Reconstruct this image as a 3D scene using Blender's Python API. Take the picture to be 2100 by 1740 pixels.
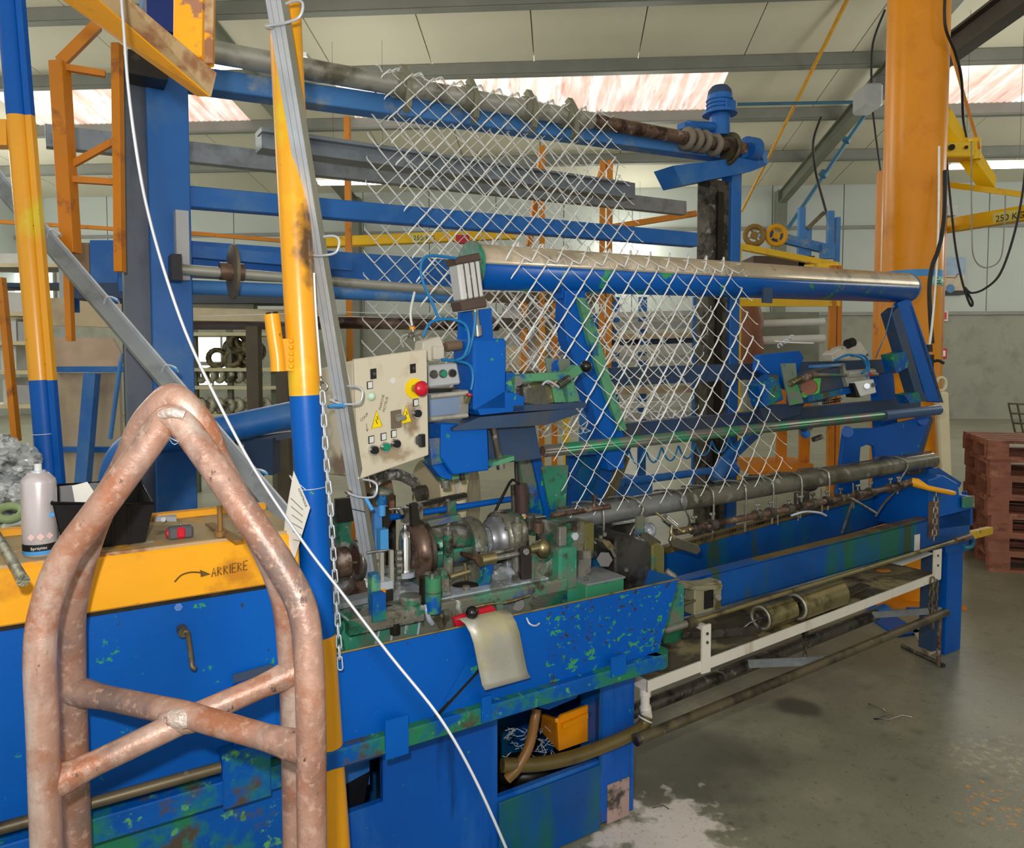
import bpy, math, random
from mathutils import Vector, Matrix
random.seed(7)
sc = bpy.context.scene
for o in list(bpy.data.objects): bpy.data.objects.remove(o, do_unlink=True)
COL = sc.collection

# ------------------------------------------------------------------ camera
FPX, CX, PITCH, EYE = 1500.0, 1050.0, math.radians(3.0), 1.6
CY = 745.0 + FPX * math.tan(PITCH)
cd = bpy.data.cameras.new('camera')
cam = bpy.data.objects.new('camera', cd); COL.objects.link(cam)
cam.location = (0, 0, EYE); cam.rotation_euler = (math.radians(90) - PITCH, 0, 0)
cd.sensor_fit = 'HORIZONTAL'; cd.sensor_width = 36.0; cd.lens = FPX / 2100 * 36
cd.shift_y = -(870.0 - CY) / 2100.0; cd.clip_start = 0.02; cd.clip_end = 200
sc.camera = cam

# ------------------------------------------------------------------ light
sc.view_settings.view_transform = 'Standard'; sc.view_settings.look = 'None'
sc.view_settings.exposure = 0.0; sc.view_settings.gamma = 1.0
sc.view_settings.use_curve_mapping = False
w = bpy.data.worlds.new('daylight'); sc.world = w; w.use_nodes = True
bg = w.node_tree.nodes['Background']; bg.inputs[0].default_value = (1.0, 0.97, 0.90, 1); bg.inputs[1].default_value = 0.85
fl = bpy.data.lights.new('camera_flash', 'AREA'); fl.shape = 'DISK'; fl.size = 0.05; fl.energy = 28; fl.color = (1.0, 0.97, 0.93)
flo = bpy.data.objects.new('camera_flash', fl); COL.objects.link(flo)
flo.location = (-0.07, 0.02, EYE + 0.13); flo.rotation_euler = (math.radians(90) - PITCH, 0, 0)
try:
    sc.cycles.use_denoising = True; sc.cycles.max_bounces = 5; sc.cycles.diffuse_bounces = 3; sc.cycles.glossy_bounces = 2; sc.cycles.transmission_bounces = 1; sc.cycles.use_adaptive_sampling = True; sc.cycles.adaptive_threshold = .035
    sc.cycles.sample_clamp_indirect = 4.0
except Exception: pass

# ------------------------------------------------------------------ measuring: a pixel of the 2100x1740 frame, put on a plane of the hall
def ray(px, py):
    a = (px - CX) / FPX; b = -(py - CY) / FPX
    return Vector((a, math.cos(PITCH) + b * math.sin(PITCH), -math.sin(PITCH) + b * math.cos(PITCH)))
def pt(d, t): return Vector((d.x * t, d.y * t, EYE + d.z * t))
def atY(px, py, Y): d = ray(px, py); return pt(d, Y / d.y)
def atZ(px, py, z): d = ray(px, py); return pt(d, (z - EYE) / d.z)
TH = math.radians(32.5)
UD = Vector((math.cos(TH), math.sin(TH), 0)); VD = Vector((-math.sin(TH), math.cos(TH), 0)); ZD = Vector((0, 0, 1))
O = atZ(1000, 1272, .88); O.z = 0
def W(px, py, v):
    d = ray(px, py); return pt(d, (v + O.dot(VD)) / d.dot(VD))
def m(u, v, z): return O + UD * u + VD * v + ZD * z
def uvz(P): q = P - O; return q.dot(UD), q.dot(VD), P.z
BT = math.radians(4.0); BX = Vector((math.cos(BT), -math.sin(BT), 0)); BY = Vector((math.sin(BT), math.cos(BT), 0))
def hall(x, y, z): return BX * x + BY * y + ZD * z
def px2m(P, n): return n * P.y / FPX
def lerp(a, b, t): return a + (b - a) * t

# ------------------------------------------------------------------ materials
def lin(c): return tuple((x / 12.92 if x <= .04045 else ((x + .055) / 1.055) ** 2.4) for x in [k / 255 for k in c]) + (1.0,)
MATS = {}
def mat(name, base, rough=.5, metal=0.0, chips=(), vary=.12, vscale=6.0, bump=0.0, bscale=60.0, stretch=(1, 1, 1), emit=None, spec=.4, coat=0.0, spots=()):
    if name in MATS: return MATS[name]
    M = bpy.data.materials.new(name); M.use_nodes = True; nt = M.node_tree; N = nt.nodes; L = nt.links
    P = N['Principled BSDF']; P.inputs['Roughness'].default_value = rough; P.inputs['Metallic'].default_value = metal
    P.inputs['Specular IOR Level'].default_value = spec
    if coat: P.inputs['Coat Weight'].default_value = coat; P.inputs['Coat Roughness'].default_value = .25
    g = N.new('ShaderNodeNewGeometry'); mp = N.new('ShaderNodeMapping'); mp.inputs['Scale'].default_value = stretch
    L.new(g.outputs['Position'], mp.inputs['Vector'])
    b = lin(base)
    nz = N.new('ShaderNodeTexNoise'); nz.inputs['Scale'].default_value = vscale; nz.inputs['Detail'].default_value = 3
    L.new(mp.outputs[0], nz.inputs['Vector'])
    r = N.new('ShaderNodeValToRGB'); r.color_ramp.elements[0].position = .3; r.color_ramp.elements[1].position = .7
    r.color_ramp.elements[0].color = tuple(x * (1 - vary) for x in b[:3]) + (1,)
    r.color_ramp.elements[1].color = tuple(min(1, x * (1 + vary)) for x in b[:3]) + (1,)
    L.new(nz.outputs['Fac'], r.inputs['Fac']); cur = r.outputs['Color']
    for k, (col, scl, lo, hi, *st) in enumerate(chips):
        mp2 = N.new('ShaderNodeMapping'); mp2.inputs['Location'].default_value = (3.1 * k + 1.7, 5.3 * k, 2.2 * k)
        mp2.inputs['Scale'].default_value = st[0] if st else (1, 1, 1)
        L.new(g.outputs['Position'], mp2.inputs['Vector'])
        n2 = N.new('ShaderNodeTexNoise'); n2.inputs['Scale'].default_value = scl; n2.inputs['Detail'].default_value = 5; n2.inputs['Roughness'].default_value = .62
        L.new(mp2.outputs[0], n2.inputs['Vector'])
        r2 = N.new('ShaderNodeValToRGB'); r2.color_ramp.elements[0].position = lo; r2.color_ramp.elements[1].position = hi
        r2.color_ramp.elements[0].color = (0, 0, 0, 1); r2.color_ramp.elements[1].color = (1, 1, 1, 1)
        L.new(n2.outputs['Fac'], r2.inputs['Fac'])
        mx = N.new('ShaderNodeMix'); mx.data_type = 'RGBA'; L.new(r2.outputs['Color'], mx.inputs['Factor'])
        L.new(cur, mx.inputs['A']); mx.inputs['B'].default_value = lin(col); cur = mx.outputs['Result']
    for P0, rad, col, ws in spots:                    # one stain of its own shape: centre, radii, colour
        sb = N.new('ShaderNodeVectorMath'); sb.operation = 'SUBTRACT'; L.new(g.outputs['Position'], sb.inputs[0]); sb.inputs[1].default_value = tuple(P0)
        dv = N.new('ShaderNodeVectorMath'); dv.operation = 'DIVIDE'; L.new(sb.outputs[0], dv.inputs[0]); dv.inputs[1].default_value = tuple(rad)
        ln = N.new('ShaderNodeVectorMath'); ln.operation = 'LENGTH'; L.new(dv.outputs[0], ln.inputs[0])
        nn = N.new('ShaderNodeTexNoise'); nn.inputs['Scale'].default_value = ws; nn.inputs['Detail'].default_value = 8; L.new(g.outputs['Position'], nn.inputs['Vector'])
        ad = N.new('ShaderNodeMath'); ad.operation = 'MULTIPLY_ADD'; L.new(nn.outputs['Fac'], ad.inputs[0]); ad.inputs[1].default_value = 1.6; L.new(ln.outputs['Value'], ad.inputs[2])
        mr = N.new('ShaderNodeMapRange'); mr.clamp = True; mr.inputs['From Min'].default_value = 1.8; mr.inputs['From Max'].default_value = 1.2; mr.inputs['To Max'].default_value = .92; L.new(ad.outputs[0], mr.inputs['Value'])
        mx = N.new('ShaderNodeMix'); mx.data_type = 'RGBA'; L.new(mr.outputs[0], mx.inputs['Factor']); L.new(cur, mx.inputs['A']); mx.inputs['B'].default_value = lin(col); cur = mx.outputs['Result']
    L.new(cur, P.inputs['Base Color'])
    if bump:
        n3 = N.new('ShaderNodeTexNoise'); n3.inputs['Scale'].default_value = bscale; n3.inputs['Detail'].default_value = 4
        L.new(g.outputs['Position'], n3.inputs['Vector'])
        bp = N.new('ShaderNodeBump'); bp.inputs['Strength'].default_value = bump; bp.inputs['Distance'].default_value = .01
        L.new(n3.outputs['Fac'], bp.inputs['Height']); L.new(bp.outputs[0], P.inputs['Normal'])
    if emit:
        P.inputs['Emission Strength'].default_value = emit[1]
        if emit[0] == 'base': L.new(cur, P.inputs['Emission Color'])
        else: P.inputs['Emission Color'].default_value = lin(emit[0])
    MATS[name] = M; return M
GRN = (60, 150, 95); RST = (92, 62, 48); GRM = (70, 66, 54); BLU = (0, 84, 180)
blue = mat('blue_paint', (0, 88, 178), .42, 0, [(GRN, 22, .66, .70), ((60, 52, 48), 38, .69, .73)], .14, 3, .05, spec=.25)
blueworn = mat('worn_blue_paint', (0, 82, 164), .45, 0, [((38, 120, 88), 6, .48, .58), ((90, 160, 96), 26, .60, .66), ((78, 72, 60), 12, .56, .64)], .2, 4, .1, spec=.3)
blueclean = mat('clean_blue_paint', (28, 102, 180), .45, 0, [((70, 120, 176), 4, .5, .7), ((70, 66, 66), 20, .68, .74)], .12, 3)
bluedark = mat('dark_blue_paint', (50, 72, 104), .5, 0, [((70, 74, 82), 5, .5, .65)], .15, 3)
bluepale = mat('dusty_blue_paint', (70, 130, 196), .55, 0, [((150, 160, 165), 6, .55, .7)], .12, 3)
bluegreen = mat('oily_blue_green_paint', (0, 76, 150), .4, 0, [((28, 98, 82), 3.2, .5, .64, (1, 1, .25)), ((52, 78, 52), 9, .58, .68, (1, 1, .15))], .2, 5)
green = mat('green_paint', (52, 132, 104), .36, 0, [((0, 84, 160), 8, .55, .61), ((112, 112, 98), 7, .46, .58), ((70, 66, 52), 16, .56, .66), ((196, 200, 196), 30, .62, .70, (1, 1, .4))], .2, 6, .15)  # grey chips: grime, with flash sheen on oily metal put into the colour
greenlt = mat('light_green_paint', (88, 150, 110), .5, 0, [((40, 96, 140), 12, .55, .62), ((60, 66, 50), 20, .62, .7)], .2, 8)
greengrime = mat('grimy_green_metal', (122, 120, 106), .32, .35, [((50, 124, 98), 9, .52, .58), ((176, 176, 172), 16, .56, .66), ((58, 50, 40), 12, .54, .64), ((30, 26, 22), 26, .62, .68)], .25, 9, .25)
yellow = mat('yellow_paint', (238, 166, 24), .4, 0, [((200, 130, 30), 6, .58, .72), ((120, 84, 48), 34, .70, .74)], .08, 4, .04)
yellowchip = mat('chipped_yellow_paint', (240, 164, 22), .42, 0, [((158, 112, 84), 6, .54, .57), ((205, 140, 40), 20, .6, .68)], .08, 4, .05)
yellowbare = mat('bare_rusty_primer', (186, 158, 116), .5, .15, [((150, 104, 72), 9, .5, .6), ((236, 164, 30), 7, .62, .66)], .12, 5, .05)
orange = mat('orange_paint', (232, 146, 0), .34, 0, [((216, 128, 0), 5, .55, .75)], .06, 3, .03, spec=.35, coat=.1)
orangedk = mat('dull_orange_paint', (208, 128, 20), .5, 0, [((150, 88, 44), 8, .58, .7)], .1, 3)
cranyel = mat('crane_yellow', (240, 196, 20), .4, 0, [((190, 150, 30), 9, .6, .7)], .06, 3)
rust = mat('rusty_tube', (176, 138, 120), .42, .2, [((200, 180, 168), 10, .5, .66, (1, 1, .3)), ((164, 108, 80), 9, .48, .62), ((128, 108, 100), 5, .5, .64, (1, 1, .4)), ((192, 158, 140), 60, .54, .68), ((90, 72, 64), 48, .66, .71, (1, 1, .5))], .16, 14, .12, 160)
weld = mat('weld_bead', (206, 190, 180), .4, .3, [((170, 116, 92), 30, .5, .6)], .2, 20, .6, 120)
zinc = mat('galvanised_steel', (200, 208, 218), .36, .3, [((206, 210, 214), 30, .5, .65, (1, 1, .1))], .12, 16, .05)
zincdk = mat('dull_galvanised_steel', (150, 156, 160), .5, .4, [((120, 124, 126), 8, .5, .7)], .1, 8)
wirem = mat('zinc_wire', (252, 252, 246), .28, 0.0, [], .08, 30)
boltm = mat('dull_bolt_steel', (120, 118, 110), .6, .3, [((70, 66, 58), 20, .5, .62)], .15, 20)
steel = mat('oily_steel', (150, 148, 140), .3, .6, [((76, 70, 60), 12, .52, .64), ((196, 194, 188), 24, .58, .68)], .2, 12, .05)
steeldk = mat('dark_oily_steel', (92, 86, 78), .32, .5, [((46, 42, 36), 11, .5, .62), ((150, 146, 138), 24, .60, .68)], .25, 14, .08)
steelbr = mat('brown_steel', (120, 98, 84), .36, .45, [((70, 50, 42), 10, .5, .6), ((172, 156, 146), 18, .57, .66)], .2, 10, .05)
chrome = mat('polished_steel', (206, 206, 204), .16, 1.0, [], .05, 10)
brassy = mat('brassy_steel', (176, 162, 120), .28, .85, [((120, 108, 78), 9, .52, .66)], .12, 8)
tubeg = mat('grey_steel_tube', (178, 177, 166), .32, .3, [((112, 108, 92), 5, .5, .66), ((176, 170, 164), 18, .6, .7)], .12, 6)
soap = mat('white_lubricant', (176, 184, 196), .25, .1, [((120, 126, 124), 10, .5, .6), ((214, 220, 228), 18, .58, .66)], .12, 12, .3, 40)
cream = mat('cream_enamel', (206, 197, 174), .45, 0, [((166, 146, 120), 3.4, .6, .74)], .04, 3, spots=[(atY(700, 960, 2.1), (.07, .2, .06), (120, 98, 78), 24), (atY(845, 860, 2.1), (.03, .1, .06), (140, 118, 90), 40), (atY(800, 930, 2.05), (.08, .1, .03), (160, 140, 112), 40)])
creamdirty = mat('stained_cream_enamel', (208, 194, 158), .5, 0, [((92, 62, 36), 7, .54, .6), ((60, 48, 30), 12, .6, .66)], .08, 5)
creamcl = mat('pale_drum', (206, 194, 158), .5, 0, [((150, 136, 100), 4, .56, .7)], .06, 5)
beige = mat('beige_board', (196, 178, 148), .7, 0, [((168, 150, 128), 3, .5, .7)], .06, 3)
white = mat('white_paint', (222, 216, 204), .5, 0, [((170, 140, 110), 5, .6, .74, (1, 1, .3)), ((90, 84, 70), 14, .68, .74)], .05, 4)
whitecl = mat('white_plastic', (214, 216, 212), .4, 0, [], .05, 6)
pvc = mat('cream_pvc', (226, 214, 176), .45, 0, [], .04, 6)
greyplast = mat('grey_plastic', (176, 178, 180), .45, 0, [], .05, 8)
black = mat('black_plastic', (24, 24, 26), .4, 0, [], .2, 10)
blackm = mat('black_grime', (36, 32, 26), .4, .2, [((78, 70, 56), 12, .6, .7)], .3, 12)
red = mat('red_plastic', (196, 28, 48), .3, 0, [], .08, 10)
redpl = mat('red_painted_plate', (188, 24, 44), .4, 0, [((200, 170, 170), 20, .68, .74)], .1, 8)
greenb = mat('green_button', (20, 132, 96), .35, 0, [], .05, 10)
sticker = mat('yellow_sticker', (246, 214, 10), .45, 0, [], .04, 10)
ink = mat('black_ink', (24, 22, 20), .6, 0, [], .1, 10)
inkbr = mat('brown_marker', (96, 70, 28), .6, 0, [], .2, 30)
rubber = mat('brown_rubber_hose', (98, 84, 44), .3, 0, [((70, 52, 30), 6, .5, .65), ((140, 126, 70), 14, .64, .72)], .15, 8)
cabblack = mat('black_cable', (34, 34, 34), .5)
cabblue = mat('blue_air_hose', (20, 116, 178), .35)
cabgrey = mat('grey_cable', (150, 150, 140), .5)
paper = mat('white_paper', (232, 230, 222), .7, 0, [], .03, 10)
wood = mat('pallet_wood', (150, 98, 78), .75, 0, [((112, 68, 54), 5, .5, .7, (1, 1, 4)), ((176, 126, 100), 12, .58, .7)], .16, 8, .15, 40)
woodlt = mat('pale_plank', (206, 166, 120), .75, 0, [((176, 130, 90), 9, .5, .7)], .12, 6)
tapeblue = mat('blue_tape', (70, 150, 214), .5)
mint = mat('mint_label', (150, 214, 196), .5)
glass = mat('daylit_window', (230, 240, 236), .2, 0, emit=((240, 250, 245), 2.2))
lampm = mat('lit_fluorescent_tube', (255, 255, 245), .4, 0, emit=((255, 252, 236), 9.0))
skym = mat('translucent_roof_sheet', (238, 204, 190), .5, 0, [((255, 252, 246), 1.3, .42, .6, (3.2, .25, .25)), ((216, 168, 150), 2.4, .55, .68, (3, .3, .3))], .1, 3, emit=('base', .95))
roofm = mat('roof_liner', (210, 206, 186), .6, 0, [], .04, .6)
purlinm = mat('purlin_steel', (132, 134, 128), .5, .2, [], .08, 2)
rafterm = mat('painted_rafter', (112, 116, 102), .55, 0, [], .1, 2)
wallup = mat('pale_wall_sheet', (182, 190, 184), .6, 0, [], .04, .8)
walllo = mat('grey_block_wall', (148, 150, 138), .75, 0, [((130, 132, 120), 2, .5, .7)], .06, 1.5)
goods = mat('wrapped_goods', (172, 170, 150), .4, .2, [((80, 78, 60), 6, .5, .6), ((230, 230, 220), 14, .62, .7)], .2, 5, .2, 20)
grayplate = mat('worn_grey_sheet', (172, 170, 158), .45, .3, [((184, 176, 140), 3, .56, .68), ((196, 200, 200), 16, .58, .7)], .1, 9, .08)
brownpipe = mat('grimy_pipe', (104, 94, 72), .45, .4, [((64, 58, 48), 7, .5, .64), ((150, 140, 120), 16, .64, .72)], .15, 8)
tin = mat('aerosol_tin', (206, 198, 200), .28, .35, [], .05, 8)

# floor: concrete with its own stains
def floor_material():
    M = bpy.data.materials.new('stained_concrete'); M.use_nodes = True; nt = M.node_tree; N = nt.nodes; L = nt.links
    P = N['Principled BSDF']; P.inputs['Roughness'].default_value = .42
    g = N.new('ShaderNodeNewGeometry')
    def noise(scale, lo, hi, loc=(0, 0, 0)):
        mp = N.new('ShaderNodeMapping'); mp.inputs['Location'].default_value = loc; L.new(g.outputs['Position'], mp.inputs['Vector'])
        n = N.new('ShaderNodeTexNoise'); n.inputs['Scale'].default_value = scale; n.inputs['Detail'].default_value = 6; n.inputs['Roughness'].default_value = .6
        L.new(mp.outputs[0], n.inputs['Vector']); r = N.new('ShaderNodeMapRange'); r.clamp = True
        r.inputs['From Min'].default_value = lo; r.inputs['From Max'].default_value = hi; L.new(n.outputs['Fac'], r.inputs['Value']); return r.outputs[0]
    def spot(P0, rx, hard=.5, wob=.25, ws=4.0):
        n = N.new('ShaderNodeTexNoise'); n.inputs['Scale'].default_value = ws; n.inputs['Detail'].default_value = 9; L.new(g.outputs['Position'], n.inputs['Vector'])
        s1 = N.new('ShaderNodeVectorMath'); s1.operation = 'SUBTRACT'; L.new(g.outputs['Position'], s1.inputs[0]); s1.inputs[1].default_value = P0
        ln = N.new('ShaderNodeVectorMath'); ln.operation = 'LENGTH'; L.new(s1.outputs[0], ln.inputs[0])
        a = N.new('ShaderNodeMath'); a.operation = 'DIVIDE'; L.new(ln.outputs['Value'], a.inputs[0]); a.inputs[1].default_value = rx
        b = N.new('ShaderNodeMath'); b.operation = 'MULTIPLY_ADD'; L.new(n.outputs['Fac'], b.inputs[0]); b.inputs[1].default_value = wob * 6; L.new(a.outputs[0], b.inputs[2])
        r = N.new('ShaderNodeMapRange'); r.clamp = True; r.inputs['From Min'].default_value = 1 + wob * 3; r.inputs['From Max'].default_value = 1 + wob * 3 - hard; L.new(b.outputs[0], r.inputs['Value']); return r.outputs[0]
    def mul(a, k):
        x = N.new('ShaderNodeMath'); x.operation = 'MULTIPLY'; L.new(a, x.inputs[0])
        if isinstance(k, float): x.inputs[1].default_value = k
        else: L.new(k, x.inputs[1])
        return x.outputs[0]
    cur = None
    def mix(fac, col):
        nonlocal cur
        x = N.new('ShaderNodeMix'); x.data_type = 'RGBA'; L.new(fac, x.inputs['Factor'])
        if cur is None: x.inputs['A'].default_value = lin((140, 140, 120))
        else: L.new(cur, x.inputs['A'])
        x.inputs['B'].default_value = lin(col); cur = x.outputs['Result']
    mix(noise(.8, .4, .7), (120, 120, 104)); mix(noise(3, .5, .75, (4, 1, 0)), (150, 148, 126)); mix(mul(noise(14, .56, .75), .6), (84, 80, 70))
    mix(mul(noise(90, .6, .7), .4), (190, 186, 172)); mix(mul(noise(200, .62, .68), noise(2.2, .5, .62, (9, 2, 0))), (206, 200, 188)); mix(mul(noise(40, .62, .68, (3, 3, 0)), .6), (62, 60, 52))
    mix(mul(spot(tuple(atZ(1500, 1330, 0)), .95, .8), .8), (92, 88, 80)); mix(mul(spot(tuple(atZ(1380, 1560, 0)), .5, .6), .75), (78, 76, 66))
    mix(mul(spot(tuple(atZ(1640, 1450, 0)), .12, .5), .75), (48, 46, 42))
    mix(mul(spot(tuple(atZ(1370, 1715, 0)), .24, .3, .5, 9), noise(60, .28, .42)), (226, 216, 208))
    mix(mul(spot(tuple(atZ(2060, 1560, 0)), .22, .4, .4, 14), mul(noise(30, .5, .66), .7)), (196, 186, 150))
    mix(mul(spot(tuple(atZ(2070, 1660, 0)), .16, .2, .5, 20), noise(34, .56, .6)), (212, 146, 40))
    L.new(cur, P.inputs['Base Color'])
    n3 = N.new('ShaderNodeTexNoise'); n3.inputs['Scale'].default_value = 120; L.new(g.outputs['Position'], n3.inputs['Vector'])
    bp = N.new('ShaderNodeBump'); bp.inputs['Strength'].default_value = .1; bp.inputs['Distance'].default_value = .01; L.new(n3.outputs['Fac'], bp.inputs['Height']); L.new(bp.outputs[0], P.inputs['Normal'])
    return M
floorm = floor_material()

# ------------------------------------------------------------------ geometry
def frame_of(d):
    d = d.normalized(); a = Vector((0, 0, 1)) if abs(d.z) < .95 else Vector((1, 0, 0))
    x = d.cross(a).normalized(); return x, d.cross(x).normalized()
class B:
    def __init__(s): s.v = []; s.f = []; s.s = []
    def add(s, vs, fs, smooth=False):
        k = len(s.v); s.v += [Vector(q) for q in vs]; s.f += [tuple(i + k for i in f) for f in fs]; s.s += [smooth] * len(fs); return s
    def hex(s, p): return s.add(p, [(3, 2, 1, 0), (4, 5, 6, 7), (0, 1, 5, 4), (1, 2, 6, 5), (2, 3, 7, 6), (3, 0, 4, 7)])
    def obox(s, c, a, b, d): return s.hex([c - a - b - d, c + a - b - d, c + a + b - d, c - a + b - d, c - a - b + d, c + a - b + d, c + a + b + d, c - a + b + d])
    def mbox(s, u0, u1, v0, v1, z0, z1): return s.hex([m(u0, v0, z0), m(u1, v0, z0), m(u1, v1, z0), m(u0, v1, z0), m(u0, v0, z1), m(u1, v0, z1), m(u1, v1, z1), m(u0, v1, z1)])
    def wbox(s, tl, br, v, dv):          # front face on the machine plane v, given by two of its corners, dv deep
        a, b = uvz(W(*tl, v)), uvz(W(*br, v)); return s.mbox(min(a[0], b[0]), max(a[0], b[0]), v, v + dv, min(a[2], b[2]), max(a[2], b[2]))
    def abox(s, x0, x1, y0, y1, z0, z1): return s.hex([Vector(q) for q in ((x0, y0, z0), (x1, y0, z0), (x1, y1, z0), (x0, y1, z0), (x0, y0, z1), (x1, y0, z1), (x1, y1, z1), (x0, y1, z1))])
    def ybox(s, tl, br, Y, dy):
        a, b = atY(*tl, Y), atY(*br, Y); return s.abox(min(a.x, b.x), max(a.x, b.x), Y, Y + dy, min(a.z, b.z), max(a.z, b.z))
    def hbox(s, x0, x1, y0, y1, z0, z1): return s.hex([hall(*q) for q in ((x0, y0, z0), (x1, y0, z0), (x1, y1, z0), (x0, y1, z0), (x0, y0, z1), (x1, y0, z1), (x1, y1, z1), (x0, y1, z1))])
    def beam(s, p, q, wd, ht, up=ZD):
        d = (q - p).normalized(); x = d.cross(up).normalized(); y = x.cross(d).normalized()
        return s.obox((p + q) / 2, (q - p) / 2, x * wd / 2, y * ht / 2)
    def cyl(s, p, q, r, r2=None, n=16, cap=True):
        r2 = r if r2 is None else r2; x, y = frame_of(q - p); k = []
        for c, rr in ((p, r), (q, r2)): k += [c + (x * math.cos(2 * math.pi * i / n) + y * math.sin(2 * math.pi * i / n)) * rr for i in range(n)]
        s.add(k, [(i, (i + 1) % n, n + (i + 1) % n, n + i) for i in range(n)], True)
        if cap: s.add(k, [tuple(range(n))[::-1], tuple(range(n, 2 * n))])
        return s
    def lathe(s, p, ax, prof, n=20):
        x, y = frame_of(ax); ax = ax.normalized(); k = []
        for t, r in prof: k += [p + ax * t + (x * math.cos(2 * math.pi * i / n) + y * math.sin(2 * math.pi * i / n)) * max(r, 1e-4) for i in range(n)]
        fs = []
        for j in range(len(prof) - 1): fs += [(j * n + i, j * n + (i + 1) % n, (j + 1) * n + (i + 1) % n, (j + 1) * n + i) for i in range(n)]
        s.add(k, fs, True); e = (len(prof) - 1) * n
        s.add(k[:n], [tuple(range(n))[::-1]]); s.add(k[e:], [tuple(range(n))]); return s
    def tube(s, pts, r, n=8, closed=False):
        pts = [Vector(q) for q in pts]; N = len(pts); rs = r if isinstance(r, (list, tuple)) else [r] * N
        t = []
        for i in range(N):
            a = pts[(i - 1) % N] if (closed or i > 0) else pts[i]; b = pts[(i + 1) % N] if (closed or i < N - 1) else pts[i]
            d = (b - a); t.append(d.normalized() if d.length > 1e-9 else Vector((0, 0, 1)))
        x, y = frame_of(t[0]); k = []
        for i in range(N):
            x = (x - t[i] * x.dot(t[i])); x = x.normalized() if x.length > 1e-6 else frame_of(t[i])[0]; y = t[i].cross(x)
            k += [pts[i] + (x * math.cos(2 * math.pi * j / n) + y * math.sin(2 * math.pi * j / n)) * rs[i] for j in range(n)]
        fs = []
        for i in range(N if closed else N - 1):
            a, b = i * n, ((i + 1) % N) * n
            fs += [(a + j, a + (j + 1) % n, b + (j + 1) % n, b + j) for j in range(n)]
        s.add(k, fs, True)
        if not closed: s.add(k[:n], [tuple(range(n))[::-1]]); s.add(k[-n:], [tuple(range(n))])
        return s
    def sph(s, c, r, n=16, h=10, sq=(1, 1, 1)):
        k = [c + Vector((0, 0, r * sq[2]))]
        for j in range(1, h):
            a = math.pi * j / h
            k += [c + Vector((r * sq[0] * math.sin(a) * math.cos(2 * math.pi * i / n), r * sq[1] * math.sin(a) * math.sin(2 * math.pi * i / n), r * sq[2] * math.cos(a))) for i in range(n)]
        k.append(c - Vector((0, 0, r * sq[2]))); fs = [(0, 1 + i, 1 + (i + 1) % n) for i in range(n)]
        for j in range(h - 2): fs += [(1 + j * n + i, 1 + (j + 1) * n + i, 1 + (j + 1) * n + (i + 1) % n, 1 + j * n + (i + 1) % n) for i in range(n)]
        e = len(k) - 1; fs += [(e, 1 + (h - 2) * n + (i + 1) % n, 1 + (h - 2) * n + i) for i in range(n)]
        return s.add(k, fs, True)
    def torus(s, c, ax, R, r, n=24, mm=8):
        x, y = frame_of(ax); return s.tube([c + (x * math.cos(2 * math.pi * i / n) + y * math.sin(2 * math.pi * i / n)) * R for i in range(n)], r, mm, True)
    def prism(s, poly, ext):
        n = len(poly); k = [Vector(q) for q in poly] + [Vector(q) + ext for q in poly]
        return s.add(k, [tuple(range(n))[::-1], tuple(range(n, 2 * n))] + [(i, (i + 1) % n, n + (i + 1) % n, n + i) for i in range(n)])
    def ringprism(s, out, inn, ext):
        n = len(out); k = [Vector(q) for q in out] + [Vector(q) for q in inn]; k += [q + ext for q in k]; fs = []
        for i in range(n):
            j = (i + 1) % n
            fs += [(i, j, n + j, n + i), (2 * n + i, 3 * n + i, 3 * n + j, 2 * n + j), (i, 2 * n + i, 2 * n + j, j), (n + i, n + j, 3 * n + j, 3 * n + i)]
        return s.add(k, fs)
    def sweep(s, prof, p, q, up):        # closed 2-D profile carried from p to q
        d = (q - p).normalized(); x = d.cross(up).normalized(); y = x.cross(d); n = len(prof)
        k = [p + x * a + y * b for a, b in prof] + [q + x * a + y * b for a, b in prof]
        return s.add(k, [tuple(range(n))[::-1], tuple(range(n, 2 * n))] + [(i, (i + 1) % n, n + (i + 1) % n, n + i) for i in range(n)])
    def sheet(s, rows, th):              # grid of points thickened along the row normal
        R, C = len(rows), len(rows[0]); nrm = []
        for i in range(R):
            nr = []
            for j in range(C):
                du = rows[min(i + 1, R - 1)][j] - rows[max(i - 1, 0)][j]; dv = rows[i][min(j + 1, C - 1)] - rows[i][max(j - 1, 0)]
                nn = du.cross(dv); nr.append(nn.normalized() if nn.length > 1e-9 else ZD)
            nrm.append(nr)
        k = [rows[i][j] for i in range(R) for j in range(C)] + [rows[i][j] + nrm[i][j] * th for i in range(R) for j in range(C)]; T = R * C; fs = []
        for i in range(R - 1):
            for j in range(C - 1):
                a = i * C + j; fs += [(a, a + C, a + C + 1, a + 1), (T + a, T + a + 1, T + a + C + 1, T + a + C)]
        for i in range(R - 1): fs += [(i * C, T + i * C, T + (i + 1) * C, (i + 1) * C), (i * C + C - 1, (i + 1) * C + C - 1, T + (i + 1) * C + C - 1, T + i * C + C - 1)]
        for j in range(C - 1): fs += [(j, j + 1, T + j + 1, T + j), ((R - 1) * C + j, T + (R - 1) * C + j, T + (R - 1) * C + j + 1, (R - 1) * C + j + 1)]
        return s.add(k, fs, True)
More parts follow.
